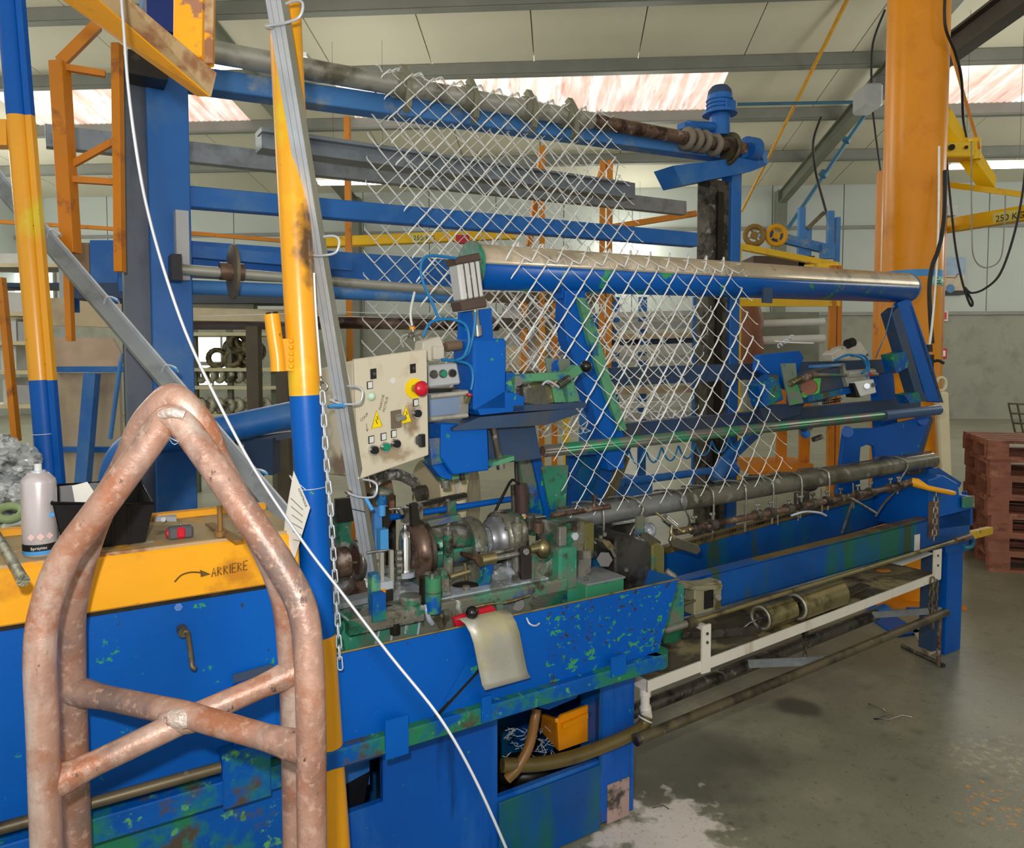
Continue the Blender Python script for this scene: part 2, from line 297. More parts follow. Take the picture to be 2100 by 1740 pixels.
def spline(p, n=6, closed=False):
    p = [Vector(q) for q in p]; o = []; N = len(p)
    for i in range(N if closed else N - 1):
        if closed: a, b, c, d = p[(i - 1) % N], p[i], p[(i + 1) % N], p[(i + 2) % N]
        else: a, b, c, d = p[max(i - 1, 0)], p[i], p[i + 1], p[min(i + 2, N - 1)]
        for k in range(n):
            t = k / n; o.append(.5 * ((2 * b) + (c - a) * t + (2 * a - 5 * b + 4 * c - d) * t * t + (3 * b - a - 3 * c + d) * t ** 3))
    if not closed: o.append(p[-1])
    return o
def coil(p, q, R, turns, n=12):
    x, y = frame_of(q - p); N = int(turns * n)
    return [p + (q - p) * (i / N) + (x * math.cos(2 * math.pi * i / n) + y * math.sin(2 * math.pi * i / n)) * R for i in range(N + 1)]

# ------------------------------------------------------------------ objects
def mesh_of(name, b, material, inv, smooth_all=False):
    me = bpy.data.meshes.new(name); me.from_pydata([inv @ q for q in b.v], [], b.f); me.validate()
    if len(me.polygons) == len(b.s): me.polygons.foreach_set('use_smooth', b.s)
    me.update(); me.materials.append(material); return me
import bmesh as _bm
def fixn(me):
    t = _bm.new(); t.from_mesh(me); _bm.ops.recalc_face_normals(t, faces=t.faces); t.to_mesh(me); t.free()
def setp(o, label=None, cat=None, group=None, kind=None):
    if label: o['label'] = label
    if cat: o['category'] = cat
    if group: o['group'] = group
    if kind: o['kind'] = kind
    return o
def thing(name, label, cat, loc, rz=0.0, group=None, kind=None):
    o = bpy.data.objects.new(name, None); COL.objects.link(o); o.empty_display_size = .05
    o.location = loc; o.rotation_euler = (0, 0, rz); o['_w'] = 0
    setp(o, label, cat, group, kind); return o
def wmat(o):
    M = Matrix.Translation(o.location) @ o.rotation_euler.to_matrix().to_4x4()
    return (wmat(o.parent) @ M) if o.parent else M
def part(name, b, material, parent, label=None, bevel=0.0, kind=None):
    me = mesh_of(name, b, material, wmat(parent).inverted()); fixn(me)
    o = bpy.data.objects.new(name, me); COL.objects.link(o); o.parent = parent
    if label: o['label'] = label
    if kind: o['kind'] = kind
    if bevel: bev(o, bevel)
    return o
def bev(o, wd):
    k = o.modifiers.new('edge', 'BEVEL'); k.width = wd; k.segments = 1; k.limit_method = 'ANGLE'; k.angle_limit = math.radians(50)
def solo(name, b, material, label, cat, group=None, bevel=0.0, rz=0.0, kind=None):
    xs = [q for q in b.v]; c = sum(xs, Vector()) / len(xs); c.z = min(q.z for q in xs)
    M = Matrix.Translation(c) @ Matrix.Rotation(rz, 4, 'Z')
    me = mesh_of(name, b, material, M.inverted()); fixn(me)
    o = bpy.data.objects.new(name, me); COL.objects.link(o); o.location = c; o.rotation_euler = (0, 0, rz)
    setp(o, label, cat, group, kind)
    if bevel: bev(o, bevel)
    return o
def struct(name, b, material, label=None):
    o = solo(name, b, material, label, None, kind='structure'); return o
def text_part(name, body, size, origin, xdir, ydir, material, parent, th=.0008):
    c = bpy.data.curves.new(name, 'FONT'); c.body = body; c.size = size; c.extrude = th / 2; c.resolution_u = 2
    t = bpy.data.objects.new(name + '_tmp', c); COL.objects.link(t); bpy.context.view_layer.update()
    me = bpy.data.meshes.new_from_object(t.evaluated_get(bpy.context.evaluated_depsgraph_get()))
    bpy.data.objects.remove(t, do_unlink=True); bpy.data.curves.remove(c)
    x = xdir.normalized(); y = (ydir - x * ydir.dot(x)).normalized(); z = x.cross(y); inv = wmat(parent).inverted()
    for vtx in me.vertices: vtx.co = inv @ (origin + x * vtx.co.x + y * vtx.co.y + z * (vtx.co.z + th))
    me.materials.clear(); me.materials.append(material); o = bpy.data.objects.new(name, me); COL.objects.link(o); o.parent = parent
    return o
def chain(parent, path, link=.028, r=.0028, wd=.008, material=None, name='chain_link'):
    # links along a path, alternately turned
    pts = [Vector(p) for p in path]; seg = []; tot = 0
    for a, b in zip(pts, pts[1:]): seg.append((tot, a, b)); tot += (b - a).length
    n = max(1, int(tot / (link * .78))); 
    for i in range(n):
        s = (i + .5) * tot / n
        for s0, a, b in seg:
            if s <= s0 + (b - a).length + 1e-6: break
        d = (b - a).normalized(); c = a + d * (s - s0); x, y = frame_of(d); e = x if i % 2 else y; h = link / 2 - wd
        lp = []
        for k in range(10):
            an = 2 * math.pi * k / 10; lp.append(c + e * (wd * math.cos(an)) + d * (wd * math.sin(an) + (h if math.sin(an) >= 0 else -h)))
        part(name, B().tube(lp, r, 5, True), material or zinc, parent)
# ================================================================== the hall
struct('floor', B().hbox(-17, 24, -4, 23, -.12, 0), floorm, 'stained grey-green concrete floor')
YW = 21.8; ZE = 6.7; SL = .13
def roofz(y): return ZE + SL * (YW - y)
def onplane(px, py, yh):
    d = ray(px, py); P = pt(d, yh / d.dot(BY)); return P.dot(BX), P.z
wf = struct('wall_back', B().hbox(-17, 24, YW, YW + .3, 0, 3.0), walllo, 'grey block wall at the far end of the hall')
pmesh = None
for i in range(20):
    b = B().hbox(-16 + 2 * i + .012, -14 + 2 * i - .012, YW + .02, YW + .1, 3.06, 5.45); b.hbox(-16 + 2 * i + .012, -14 + 2 * i - .012, YW + .02, YW + .1, 5.52, ZE + .05)
    part('wall_panel', b, wallup, wf)
part('wall_backing', B().hbox(-17, 24, YW + .1, YW + .3, 3.0, ZE + .1), wallup, wf)
struct('trim_1', B().hbox(-17, 24, YW - .06, YW + .02, 2.97, 3.07), purlinm)
struct('trim_2', B().hbox(-17, 24, YW - .05, YW + .02, 5.43, 5.53), purlinm)
struct('wall_left', B().hbox(-17.3, -17, -4, 22, 0, 9.9), wallup)
struct('wall_right', B().hbox(24, 24.3, -4, 22, 0, 9.9), wallup)
bays = [21.8, 19.4, 17.1, 14.9, 12.7, 10.4, 8.1, 5.8, 3.5, 1.2, -1.1, -4.0]
ceil = thing('ceiling', None, None, hall(0, 12, roofz(12)), 0, kind='structure')
ceil['label'] = 'sloping roof of pale liner panels on grey purlins'
def roofquad(x0, x1, y0, y1, dz=0.0, th=.05):
    return B().hex([hall(x0, y1, roofz(y1) + dz), hall(x1, y1, roofz(y1) + dz), hall(x1, y0, roofz(y0) + dz), hall(x0, y0, roofz(y0) + dz),
                    hall(x0, y1, roofz(y1) + dz + th), hall(x1, y1, roofz(y1) + dz + th), hall(x1, y0, roofz(y0) + dz + th), hall(x0, y0, roofz(y0) + dz + th)])
e1, e2, e3, e4 = [onplane(q, 200, 16)[0] for q in (470, 700, 1482, 1925)]
sky_spans = [(e1 - 5.2, e1), (e2, e3), (e4, e4 + 5.4)]
for k, (ya, yb) in enumerate(zip(bays, bays[1:])):
    if k == 2:
        xs = [-17.0]
        for a, c in sky_spans: xs += [a, c]
        xs.append(24.0)
        for a, c in zip(xs[0::2], xs[1::2]):
            n = max(1, round((c - a) / 2.05))
            for i in range(n): part('roof_panel', roofquad(a + (c - a) * i / n + .01, a + (c - a) * (i + 1) / n - .01, ya, yb), roofm, ceil)
    elif k < 5:
        for i in range(20): part('roof_panel', roofquad(-17 + 2.05 * i + .01, -17 + 2.05 * (i + 1) - .01, ya, yb), roofm, ceil)
    else: part('roof_panel', roofquad(-17, 24, ya, yb), roofm, ceil)
    if k: part('purlin', B().hbox(-17, 24, ya - .05, ya + .05, roofz(ya) - .24, roofz(ya) - .01).hbox(-17, 24, ya - .05, ya + .12, roofz(ya) - .26, roofz(ya) - .23), purlinm, ceil)
for a, c in sky_spans:                      # corrugated translucent sheets
    n = int((c - a) / .13); rows = []
    for y in (17.1, 14.9): rows.append([hall(a + (c - a) * i / (2 * n), y, roofz(y) + (.035 if i % 2 else 0)) for i in range(2 * n + 1)])
    part('skylight_sheet', B().sheet(rows, .008), skym, ceil, 'pinkish translucent corrugated roof sheet')
part('added_roof_backing', roofquad(-17.2, 24.2, 14.9, -4, .12, .03), roofm, ceil); part('added_roof_backing', roofquad(-17.2, 24.2, 22.2, 17.1, .12, .03), roofm, ceil)  # unseen sheets added to keep sky light out of the panel gaps
for a, c in ((-17.2, sky_spans[0][0]), (sky_spans[0][1], sky_spans[1][0]), (sky_spans[1][1], sky_spans[2][0]), (sky_spans[2][1], 24.2)): part('added_roof_backing', roofquad(a, c, 17.1, 14.9, .12, .03), roofm, ceil)
def rafter(x):
    b = B()
    for w0, w1, d0, d1 in ((-.1, .1, -.30, -.27), (-.1, .1, -.62, -.59), (-.015, .015, -.6, -.28)):
        y0, y1 = YW, 3.0
        b.hex([hall(x + w0, y1, roofz(y1) + d0), hall(x + w1, y1, roofz(y1) + d0), hall(x + w1, y0, roofz(y0) + d0), hall(x + w0, y0, roofz(y0) + d0),
               hall(x + w0, y1, roofz(y1) + d1), hall(x + w1, y1, roofz(y1) + d1), hall(x + w1, y0, roofz(y0) + d1), hall(x + w0, y0, roofz(y0) + d1)])
    b.hbox(x - .13, x + .13, YW - .35, YW, 0, ZE - .2); part('rafter', b, rafterm, ceil)
xr = onplane(1602, 420, YW - .2)[0]
rafter(xr); rafter(onplane(478, 60, 13.6)[0])
for j, (a, c) in enumerate((((402, 688), (506, 742)), ((402, 750), (470, 790)), ((20, 560), (110, 640)))):
    (x0, z1), (x1, z0) = onplane(*a, YW - .1), onplane(*c, YW - .1)
    fr = B().hbox(x0 - .06, x1 + .06, YW - .1, YW, z0 - .06, z0).hbox(x0 - .06, x1 + .06, YW - .1, YW, z1, z1 + .06).hbox(x0 - .06, x0, YW - .1, YW, z0, z1).hbox(x1, x1 + .06, YW - .1, YW, z0, z1)
    fr.hbox((x0 + x1) / 2 - .03, (x0 + x1) / 2 + .03, YW - .1, YW, z0, z1)
    wo = struct('window_%d' % (j + 1), fr, purlinm, 'daylit window in the far wall')
    for a0, a1 in ((x0, (x0 + x1) / 2 - .03), ((x0 + x1) / 2 + .03, x1)): part('pane', B().hbox(a0, a1, YW - .06, YW - .04, z0, z1), glass, wo)

def lamp(px, py, half, label, d=BX, z=5.0):
    c = atZ(px, py, z); t = thing('fluorescent_light', label, 'light', c, 0, 'fluorescent lights under the roof')
    s = d.cross(ZD)
    part('housing', B().beam(c - d * half + ZD * .1, c + d * half + ZD * .1, .2, .05), whitecl, t)
    for k in (-.05, .05): part('tube', B().cyl(c - d * (half - .03) + s * k + ZD * .04, c + d * (half - .03) + s * k + ZD * .04, .022, n=10), lampm, t)
    for k in (-.6, .6): part('suspension_rod', B().cyl(c + d * half * k + ZD * .12, c + d * half * k + ZD * (roofz(c.dot(BY)) - z - .03), .003, n=5), cabblack, t)
    L = bpy.data.lights.new('tube_glow', 'POINT'); L.shadow_soft_size = .7; L.energy = 190; L.color = (1, .97, .88)
    lo = bpy.data.objects.new('tube_glow', L); COL.objects.link(lo); lo.parent = t; lo.location = (0, 0, -.11); lo.rotation_euler = (0, 0, -BT)
lamp(2035, 347, .75, 'bright twin-tube light beside the jib crane arm')
lamp(505, 141, .75, 'bright tube light above the left end of the high roller')
lamp(735, 380, .8, 'tube light seen through the left of the wire mesh')
lamp(1290, 500, .5, 'small distant tube light just above the big roller')
for i, (x, y) in enumerate(((-5, 3.0), (12.5, 9.5), (14.5, 16), (-11.5, 9), (-14.5, 16.5))):  # unseen lights added to brighten the hall, strongest towards its far corners
    P = hall(x, y, 5.0); c = P
    t = thing('fluorescent_light', 'added tube light hanging %s' % ('above the bench side, out of frame', 'over the right aisle, out of frame', 'by the far right corner, out of frame', 'over the left aisle, out of frame', 'by the far left corner, out of frame')[i], 'light', c, 0, 'fluorescent lights under the roof')
    part('housing', B().beam(c - BX * .75 + ZD * .1, c + BX * .75 + ZD * .1, .2, .05), whitecl, t)
    for k in (-.05, .05): part('tube', B().cyl(c - BX * .72 + BY * k + ZD * .04, c + BX * .72 + BY * k + ZD * .04, .022, n=10), lampm, t)
    for k in (-.5, .5): part('suspension_rod', B().cyl(c + BX * k + ZD * .12, c + BX * k + ZD * (roofz(y) - 5.03), .003, n=5), cabblack, t)
    L = bpy.data.lights.new('tube_glow', 'POINT'); L.shadow_soft_size = .7; L.energy = (200, 360, 380, 400, 420)[i]; L.color = (1, .97, .88)
    lo = bpy.data.objects.new('tube_glow', L); COL.objects.link(lo); lo.parent = t; lo.location = (0, 0, -.11); lo.rotation_euler = (0, 0, -BT)

# ================================================================== far things on the right
P = atZ(1850, 1222, 0)
t = thing('orange_column', 'tall glossy orange round column behind the end of the machine', 'column', P)
part('shaft', B().cyl(P + ZD * .02, P + ZD * 8.75, .187, n=40), orange, t)
part('base_plate', B().obox(P + ZD * .01, BX * .28, BY * .28, ZD * .01), orangedk, t)
P2 = P; zt = atY(1870, 566, P.y).z
part('tape_band', B().cyl(P + ZD * (zt - .022), P + ZD * (zt + .022), .1885, n=40), tapeblue, t, 'blue tape band')
zl = atY(1895, 582, P.y).z; a0 = math.radians(-62)
lb = B(); rows = []
for zz in (zl - .03, zl + .03): rows.append([P + Vector((math.cos(a) * .1885, math.sin(a) * .1885, zz)) for a in [math.radians(-80 + 8 * k) for k in range(8)]])
part('label', lb.sheet(rows, .001), mint, t, 'mint green label')
text_part('lettering', 'Ec', .06, P + Vector((math.cos(math.radians(-72)) * .192, math.sin(math.radians(-72)) * .192, zl - .02)), Vector((math.cos(math.radians(24)), math.sin(math.radians(24)), 0)), ZD, ink, t)
# jib crane beside it
J = atY(1932, 310, 6.3); Q = atY(1866, 500, 6.3); Q.z = 0
t = thing('jib_crane', 'yellow jib crane arm marked 250 KG on a short orange pillar', 'crane', Q)
part('pillar', B().cyl(Q + ZD * .02, Q + ZD * atY(1803, 350, 6.3).z, .27, n=32), orangedk, t)
part('base_plate', B().obox(Q + ZD * .01, BX * .35, BY * .35, ZD * .01), orangedk, t)
part('hinge_block', B().ybox((1928, 289), (2000, 322), 6.2, .18), cranyel, t, bevel=.01)
part('hinge_pin', B().cyl(atY(1998, 285, 6.25), atY(1998, 328, 6.25), .05, n=14), cranyel, t)
part('hinge_bolt', B().cyl(atY(1952, 302, 6.2), atY(1952, 302, 6.17), .025, n=12), ink, t); part('hinge_bolt', B().cyl(atY(1982, 302, 6.2), atY(1982, 302, 6.18), .014, n=10), ink, t)
part('lower_arm', B().prism([atY(1988, 312, 6.25), atY(2004, 300, 6.25), atY(2043, 362, 6.25), atY(2041, 385, 6.25)], VD * .12), cranyel, t)
part('upper_arm', B().prism([atY(1934, 205, 6.3), atY(1950, 222, 6.3), atY(1995, 300, 6.3), atY(1975, 300, 6.3), atY(1934, 240, 6.3)], VD * .1), cranyel, t)
part('boom', B().beam(atY(1928, 476, 6.6), atY(2160, 440, 5.7), .1, .03).beam(atY(1928, 463, 6.6), atY(2160, 424, 5.7), .02, .1), cranyel, t)
part('tie_beam', B().beam(atY(1928, 377, 6.5), atY(2150, 406, 5.8), .05, .045), cranyel, t)
part('end_stop', B().ybox((1928, 458), (1942, 476), 6.45, .1), red, t)
bd = (atY(2160, 424, 5.7) - atY(1928, 463, 6.6))
o0 = atY(2042, 455, 6.08)
part('capacity_plate', B().beam(atY(2036, 448, 6.1), atY(2092, 440, 5.88), .004, .085), mat('pale_yellow_plate', (226, 220, 120), .5), t)
text_part('capacity_text', '250 KG', .075, atY(2041, 456, 6.05), bd, ZD, ink, t)
part('tension_rod', B().cyl(atY(1938, 60, 6.4), atY(2008, 305, 6.2), .012, n=8), orangedk, t)
part('trolley', B().ybox((1944, 421), (1962, 442), 6.0, .12), whitecl, t)
# overhead beam and cables at the right
b = B(); a, c = atY(2180, -70, 7.4), atY(1928, 116, 9.2); s = (c - a).cross(ZD).normalized()
b.beam(a, c, .03, .26); b.beam(a + ZD * .13, c + ZD * .13, .2, .03); b.beam(a - ZD * .13, c - ZD * .13, .2, .03)
solo('crane_runway_beam', b, mat('dark_brown_steel', (74, 66, 56), .6), 'dark overhead steel beam crossing the top right corner', 'beam')
def cable(name, pts, r, material, label, n=6, cat='cable'):
    return solo(name, B().tube(spline([atY(*q) for q in pts], 6), r, n), material, label, cat)
cable('hanging_cable', [(1940, -40, 4.7), (1938, 50, 4.7), (1960, 110, 4.8), (1972, 165, 4.9), (1975, 240, 5.2), (1982, 280, 5.6)], .009, cabblack, 'black cable running down from the beam beside the column')
cable('hanging_cable', [(1940, 320, 5.4), (1948, 400, 5.4), (1952, 440, 5.4), (1960, 510, 5.3), (1974, 580, 5.3), (1990, 626, 5.3), (1994, 618, 5.3), (1978, 590, 5.3), (1992, 601, 5.3), (2020, 592, 5.3), (2052, 560, 5.3), (2080, 480, 5.3), (2098, 390, 5.3), (2106, 300, 5.3)], .008, cabblack, 'black cable hanging in a deep loop in front of the poster')
cable('hanging_cable', [(1992, 290, 5.8), (1993, 470, 5.6), (1998, 530, 5.6), (2022, 549, 5.6), (2052, 530, 5.6), (2060, 460, 5.6), (2062, 400, 5.6)], .005, cabgrey, 'thin pale cable in a loop under the 250 KG arm')
cable('hanging_cable', [(1938, 350, 4.72), (1936, 450, 4.66), (1925, 510, 4.62), (1912, 545, 4.62), (1906, 590, 4.62), (1908, 650, 4.62), (1912, 705, 4.62)], .013, cabblack, 'thick black cable curving down the right side of the column')
cable('wire_rope', [(1926, 300, 4.68), (1924, 480, 4.64), (1914, 640, 4.6), (1905, 720, 4.6)], .007, wirem, 'braided steel rope hanging beside the column', cat='rope')
t = thing('hanging_hook', 'black clamp hanging at the end of the steel rope', 'hook', atY(1908, 770, 4.6))
part('body', B().cyl(atY(1905, 707, 4.6), atY(1906, 722, 4.6), .02, n=10).cyl(atY(1908, 728, 4.6), atY(1910, 770, 4.6), .022, .012, n=10), cabblack, t)
part('lever', B().tube(spline([atY(1912, 742, 4.6), atY(1925, 740, 4.58), atY(1936, 746, 4.56)], 4), .009, 8), cabblack, t)
part('tail', B().tube(spline([atY(1910, 770, 4.6), atY(1916, 785, 4.6), atY(1922, 800, 4.58)], 4), .012, 8), cabblack, t)
# overhead pipes
solo('gas_pipe', B().cyl(hall(*onplane(1742, -10, 13)[:1], 13, onplane(1742, -10, 13)[1]), hall(onplane(1521, 433, 20)[0], 20, onplane(1521, 433, 20)[1]), .035, n=10), mat('yellow_pipe', (206, 150, 30), .5), 'thin yellow pipe slanting down under the roof', 'pipe')
solo('air_pipe', B().cyl(atY(1512, 214, 14), atY(1790, 209, 13.5), .03, n=8), mat('blue_pipe', (60, 110, 140), .5), 'thin blue pipe running level below the rafter', 'pipe')
solo('air_drop_pipe', B().cyl(atY(1783, 222, 13), atY(1616, 468, 13.5), .035, n=8).cyl(atY(1738, 285, 13.1), atY(1734, 291, 13.1), .07, n=8).cyl(atY(1692, 353, 13.2), atY(1686, 361, 13.2), .08, n=8), mat('blue_pipe', (60, 110, 140), .5), 'blue pipe dropping diagonally left of the orange column', 'pipe')
cable('sagging_cable', [(1815, 20, 12), (1790, 90, 12.3), (1787, 170, 12.5)], .02, cabblack, 'cable from the roof to the grey hoist box')
cable('sagging_cable', [(1684, 240, 13), (1668, 290, 13), (1672, 350, 13), (1690, 420, 12), (1704, 470, 11)], .022, cabblack, 'black cable drooping across the rafter')
cable('sagging_cable', [(1789, 222, 13), (1796, 280, 13), (1806, 352, 13)], .016, cabblack, 'short cable left of the orange column')
t = thing('hoist_box', 'grey hoist motor hanging just left of the orange column', 'hoist', atY(1800, 215, 12.5))
part('body', B().ybox((1776, 168), (1812, 218), 12.5, .5), greyplast, t, bevel=.04); part('motor', B().ybox((1798, 150), (1826, 200), 12.6, .3), mat('hoist_grey', (110, 112, 110), .5), t, bevel=.05)
# wall things
t = thing('wall_poster', 'small poster on the far wall behind the hanging cables', 'poster', hall(*onplane(1950, 610, YW - .12)[:1], YW - .12, onplane(1950, 610, YW)[1]))
def wallrect(a, c, d0, d1):
    (x0, z1), (x1, z0) = onplane(*a, YW - .1), onplane(*c, YW - .1); return B().hbox(x0, x1, YW - d1, YW - d0, z0, z1)
part('sheet', wallrect((1920, 528), (1978, 605), .07, .09), mat('poster_sky', (150, 172, 196), .6), t)
part('lower_field', wallrect((1920, 566), (1978, 596), .09, .095), mat('poster_sand', (190, 178, 156), .6), t)
part('dome_shape', B().cyl(hall(onplane(1949, 592, YW - .1)[0], YW - .095, onplane(1949, 592, YW - .1)[1]), hall(onplane(1949, 592, YW - .1)[0], YW - .1, onplane(1949, 592, YW - .1)[1]), .12, n=20), mat('poster_blue', (90, 130, 180), .6), t)
part('caption_strip', wallrect((1920, 596), (1978, 605), .09, .095), mat('poster_dark', (50, 50, 50), .6), t)
part('branch', B().tube([hall(onplane(q, r, YW)[0], YW - .1, onplane(q, r, YW)[1]) for q, r in ((1922, 572), (1940, 570), (1955, 571), (1962, 562))], .012, 6), mat('poster_red', (150, 70, 60), .6), t)
t = thing('fire_alarm', 'red fire call point on the grey wall', 'alarm', hall(*onplane(1936, 658, YW - .1)[:1], YW - .1, onplane(1936, 658, YW)[1]))
part('case', wallrect((1927, 638), (1945, 659), .001, .08), mat('alarm_white', (206, 200, 190), .5), t); part('button_face', wallrect((1930, 641), (1941, 655), .08, .1), red, t)
t = thing('extinguisher_sign', 'small red and white sign below the fire call point', 'sign', hall(*onplane(1937, 736, YW - .1)[:1], YW - .1, onplane(1937, 736, YW)[1]))
part('plate', wallrect((1930, 715), (1944, 736), .001, .03), red, t); part('pictogram', wallrect((1936, 719), (1941, 731), .03, .04), paper, t)
# cream pipe standing on the right
a, c = atY(1925, 780, 4.7), atZ(1940, 1010, 0.02); c = atY(1946, 990, 4.9)
t = thing('plastic_pipe', 'cream plastic tube standing upright behind the machine end', 'pipe', Vector((c.x, c.y, 0)))
e = atY(1930, 805, 4.7); d = atY(1945, 1180, 4.85)
part('tube', B().beam(e, d, .075, .05, BY), pvc, t, bevel=.01)
f0 = atY(1930, 788, 4.62)
part('coil_ring', B().torus(f0, Vector((.35, -1, 0)), .042, .009, 24, 8), pvc, t)
# stack of pallets
pal = atZ(2030, 1172, 0)
def pallet(z, i):
    t = thing('wooden_pallet', 'worn wooden pallet at the right edge, %s of the stack' % ('bottom', 'second from the bottom', 'third from the bottom', 'fourth from the bottom', 'fifth from the bottom', 'sixth from the bottom', 'topmost')[i], 'pallet', pal + ZD * z, 0, 'stack of wooden pallets')
    jx = random.uniform(-.02, .02) - .004 * i; X, Y = Vector((.94, -.34, 0)), Vector((.34, .94, 0)); o = pal + X * jx + ZD * z
    def bx(x0, x1, y0, y1, z0, z1): return B().obox(o + X * (x0 + x1) / 2 + Y * (y0 + y1) / 2 + ZD * (z0 + z1) / 2, X * (x1 - x0) / 2, Y * (y1 - y0) / 2, ZD * (z1 - z0) / 2)
    for y in (0, .35, .7): part('bottom_board', bx(0, 1.2, y, y + .1, 0, .022), wood, t)
    for x in (0, .53, 1.06):
        for y in (0, .35, .7): part('block', bx(x, x + .14, y, y + .1, .022, .1), wood, t)
    for x in (0, .53, 1.06): part('stringer_board', bx(x, x + .14, 0, .8, .1, .122), wood, t)
    for y in (0, .17, .34, .51, .68): part('top_board', bx(0, 1.2, y, y + .11, .122, .144), wood, t)
for i in range(7): pallet(i * .1445, i)
for i, (a, c, r, lab) in enumerate((((1990, 1120), (2090, 1108), .03, 'lowest'), ((1995, 1085), (2100, 1078), .035, 'middle'), ((2000, 1065), (2110, 1055), .03, 'top'))):
    solo('loose_plank', B().beam(atY(a[0] + 5, a[1], 7.2 + .12 * i), atY(c[0], c[1] - 8, 7.8 + .12 * i), .12, r), woodlt, 'pale loose plank left of the pallets, %s of three' % lab, 'plank', 'loose planks by the pallets')
t = thing('wire_basket', 'brown wire basket on the floor at the far right edge', 'basket', atY(2085, 905, 10)); 
for y0 in (828, 848, 868, 888): part('rail', B().cyl(atY(2068 + (y0 - 828) * .3, y0, 9.8), atY(2150, y0 + 3, 9.8), .014, n=6), brownpipe, t)
for k in range(5): part('upright', B().cyl(atY(2068 + k * 18, 828, 9.8), atY(2086 + k * 16, 905, 9.8), .012, n=6), brownpipe, t)
part('tray_floor', B().beam(atY(2082, 905, 9.8), atY(2160, 908, 9.8), .5, .03), brownpipe, t)

# ================================================================== mid background, right of the mesh
t = thing('yellow_guard_rail', 'bright yellow guard rail frame behind the big roller', 'railing', atY(1620, 900, 9))
G = []
part('top_rail', B().beam(atY(1500, 503, 8.6), atY(1718, 545, 9), .07, .07), cranyel, t)
part('mid_rail', B().beam(atY(1515, 621, 8.5), atY(1722, 621, 8.6), .05, .085), cranyel, t)
part('side_rail', B().beam(atY(1650, 548, 8.8), atY(1718, 545, 8.6), .06, .05), cranyel, t)
for x, w0, mm in ((1708, .07, orangedk), (1722, .05, orangedk), (1516, .05, cranyel)): part('post', B().beam(atY(x, 545 if x > 1600 else 505, 8.6), Vector((atY(x, 720, 8.6).x, 8.6, 0)), w0, w0, BY), mm, t)
t = thing('winding_machine', 'distant blue winding machine with two yellow pulleys', 'machine', atY(1610, 870, 10))
for x, lab in ((1547, 'brown'), (1592, 'yellow')):
    c = atY(x, 483, 9.9); wh = part('pulley', B().torus(c, BY, .12, .035, 24, 8).cyl(c - BY * .02, c + BY * .02, .05, n=14), mat('pulley_' + lab, (140, 108, 50) if lab == 'brown' else (220, 160, 20), .5), t)
    for k in range(4): part('spoke', B().beam(c, c + Vector((math.cos(k * 1.57 + .5) * .11, 0, math.sin(k * 1.57 + .5) * .11)), .02, .03, BY), mat('pulley_' + lab, (0, 0, 0)), wh)
part('arm', B().beam(atY(1560, 478, 10), atY(1710, 515, 10), .1, .12), bluepale, t)
for x0, x1, y0, y1 in ((1640, 1650, 425, 560), (1700, 1710, 432, 520), (1716, 1722, 445, 550), (1652, 1664, 465, 530)): part('upright', B().ybox((x0, y0), (x1, y1), 10, .08), bluepale, t)
part('head', B().ybox((1686, 500), (1713, 530), 9.9, .09), bluepale, t)
part('cross_arm', B().beam(atY(1655, 470, 10), atY(1690, 436, 10), .04, .05), brownpipe, t)
part('hopper', B().ybox((1545, 525), (1670, 560), 10, .5), mat('dark_hopper', (84, 66, 56), .6), t)
part('body', B().ybox((1530, 640), (1680, 860), 10.4, .7), mat('machine_grey_green', (128, 132, 118), .6), t, bevel=.03)
part('rollers', B().cyl(atY(1520, 665, 10), atY(1690, 660, 10), .05, n=10), whitecl, t)
part('rollers', B().cyl(atY(1520, 700, 10), atY(1690, 695, 10), .06, n=10), whitecl, t)
part('bellows', B().lathe(atY(1535, 655, 9.9), Vector((0, 0, 1)), [(-.6, .16), (-.4, .22), (-.2, .18), (0, .2), (.2, .14)], 14), mat('rust_brown', (130, 84, 62), .6), t)
t = thing('orange_trolley', 'orange wheeled frame on the floor behind the machine bed', 'trolley', atZ(1610, 1060, 0))
part('base_frame', B().ybox((1540, 952), (1668, 974), 7, .5), orangedk, t)
for x in (1605, 1652): part('post', B().ybox((x - 7, 780), (x + 7, 1010), 7.1, .06), orangedk, t)
part('rear_rail', B().ybox((1540, 850), (1670, 860), 7.4, .05), orangedk, t)
for x in (1548, 1660): part('wheel', B().cyl(atY(x, 990, 7.1), atY(x, 990, 7.0), .09, n=14), black, t)
# floor-standing grey rollers and profile rack behind the mesh
t = thing('profile_rack', 'rack of long pale profiles behind the wire mesh', 'rack', atY(1370, 900, 8.4))
for x in (1262, 1318, 1430): part('post', B().beam(atY(x, 610, 8.3), Vector((atY(x, 700, 8.3).x, 8.3, 0)), .09, .09, BY), blueclean, t)
for k, y in enumerate((645, 668, 690, 715, 735, 800, 830, 852)): part('profile', B().beam(atY(1240, y + 2, 8.0), atY(1500, y - 4, 8.9), .12, .06 + .02 * (k % 2)), (whitecl, greyplast, beige)[k % 3], t)
part('cross_beam', B().beam(atY(1240, 700, 8.2), atY(1500, 690, 9.1), .1, .12), bluedark, t)
part('cross_beam', B().beam(atY(1240, 780, 8.2), atY(1500, 775, 9.1), .1, .1), mat('dark_brown_steel', (0, 0, 0)), t)
t = thing('spool_rack', 'rack with pale round wire spools behind the left of the mesh', 'rack', atY(1150, 900, 7.5))
for x, mm in ((1075, orangedk), (1112, cranyel), (1138, orangedk), (1162, cranyel)): part('post', B().beam(atY(x, 620, 7.4), Vector((atY(x, 760, 7.4).x, 7.4, 0)), .06, .06, BY), mm, t)
part('shelf_beam', B().beam(atY(990, 662, 7.4), atY(1260, 668, 7.4), .08, .1), brownpipe, t)
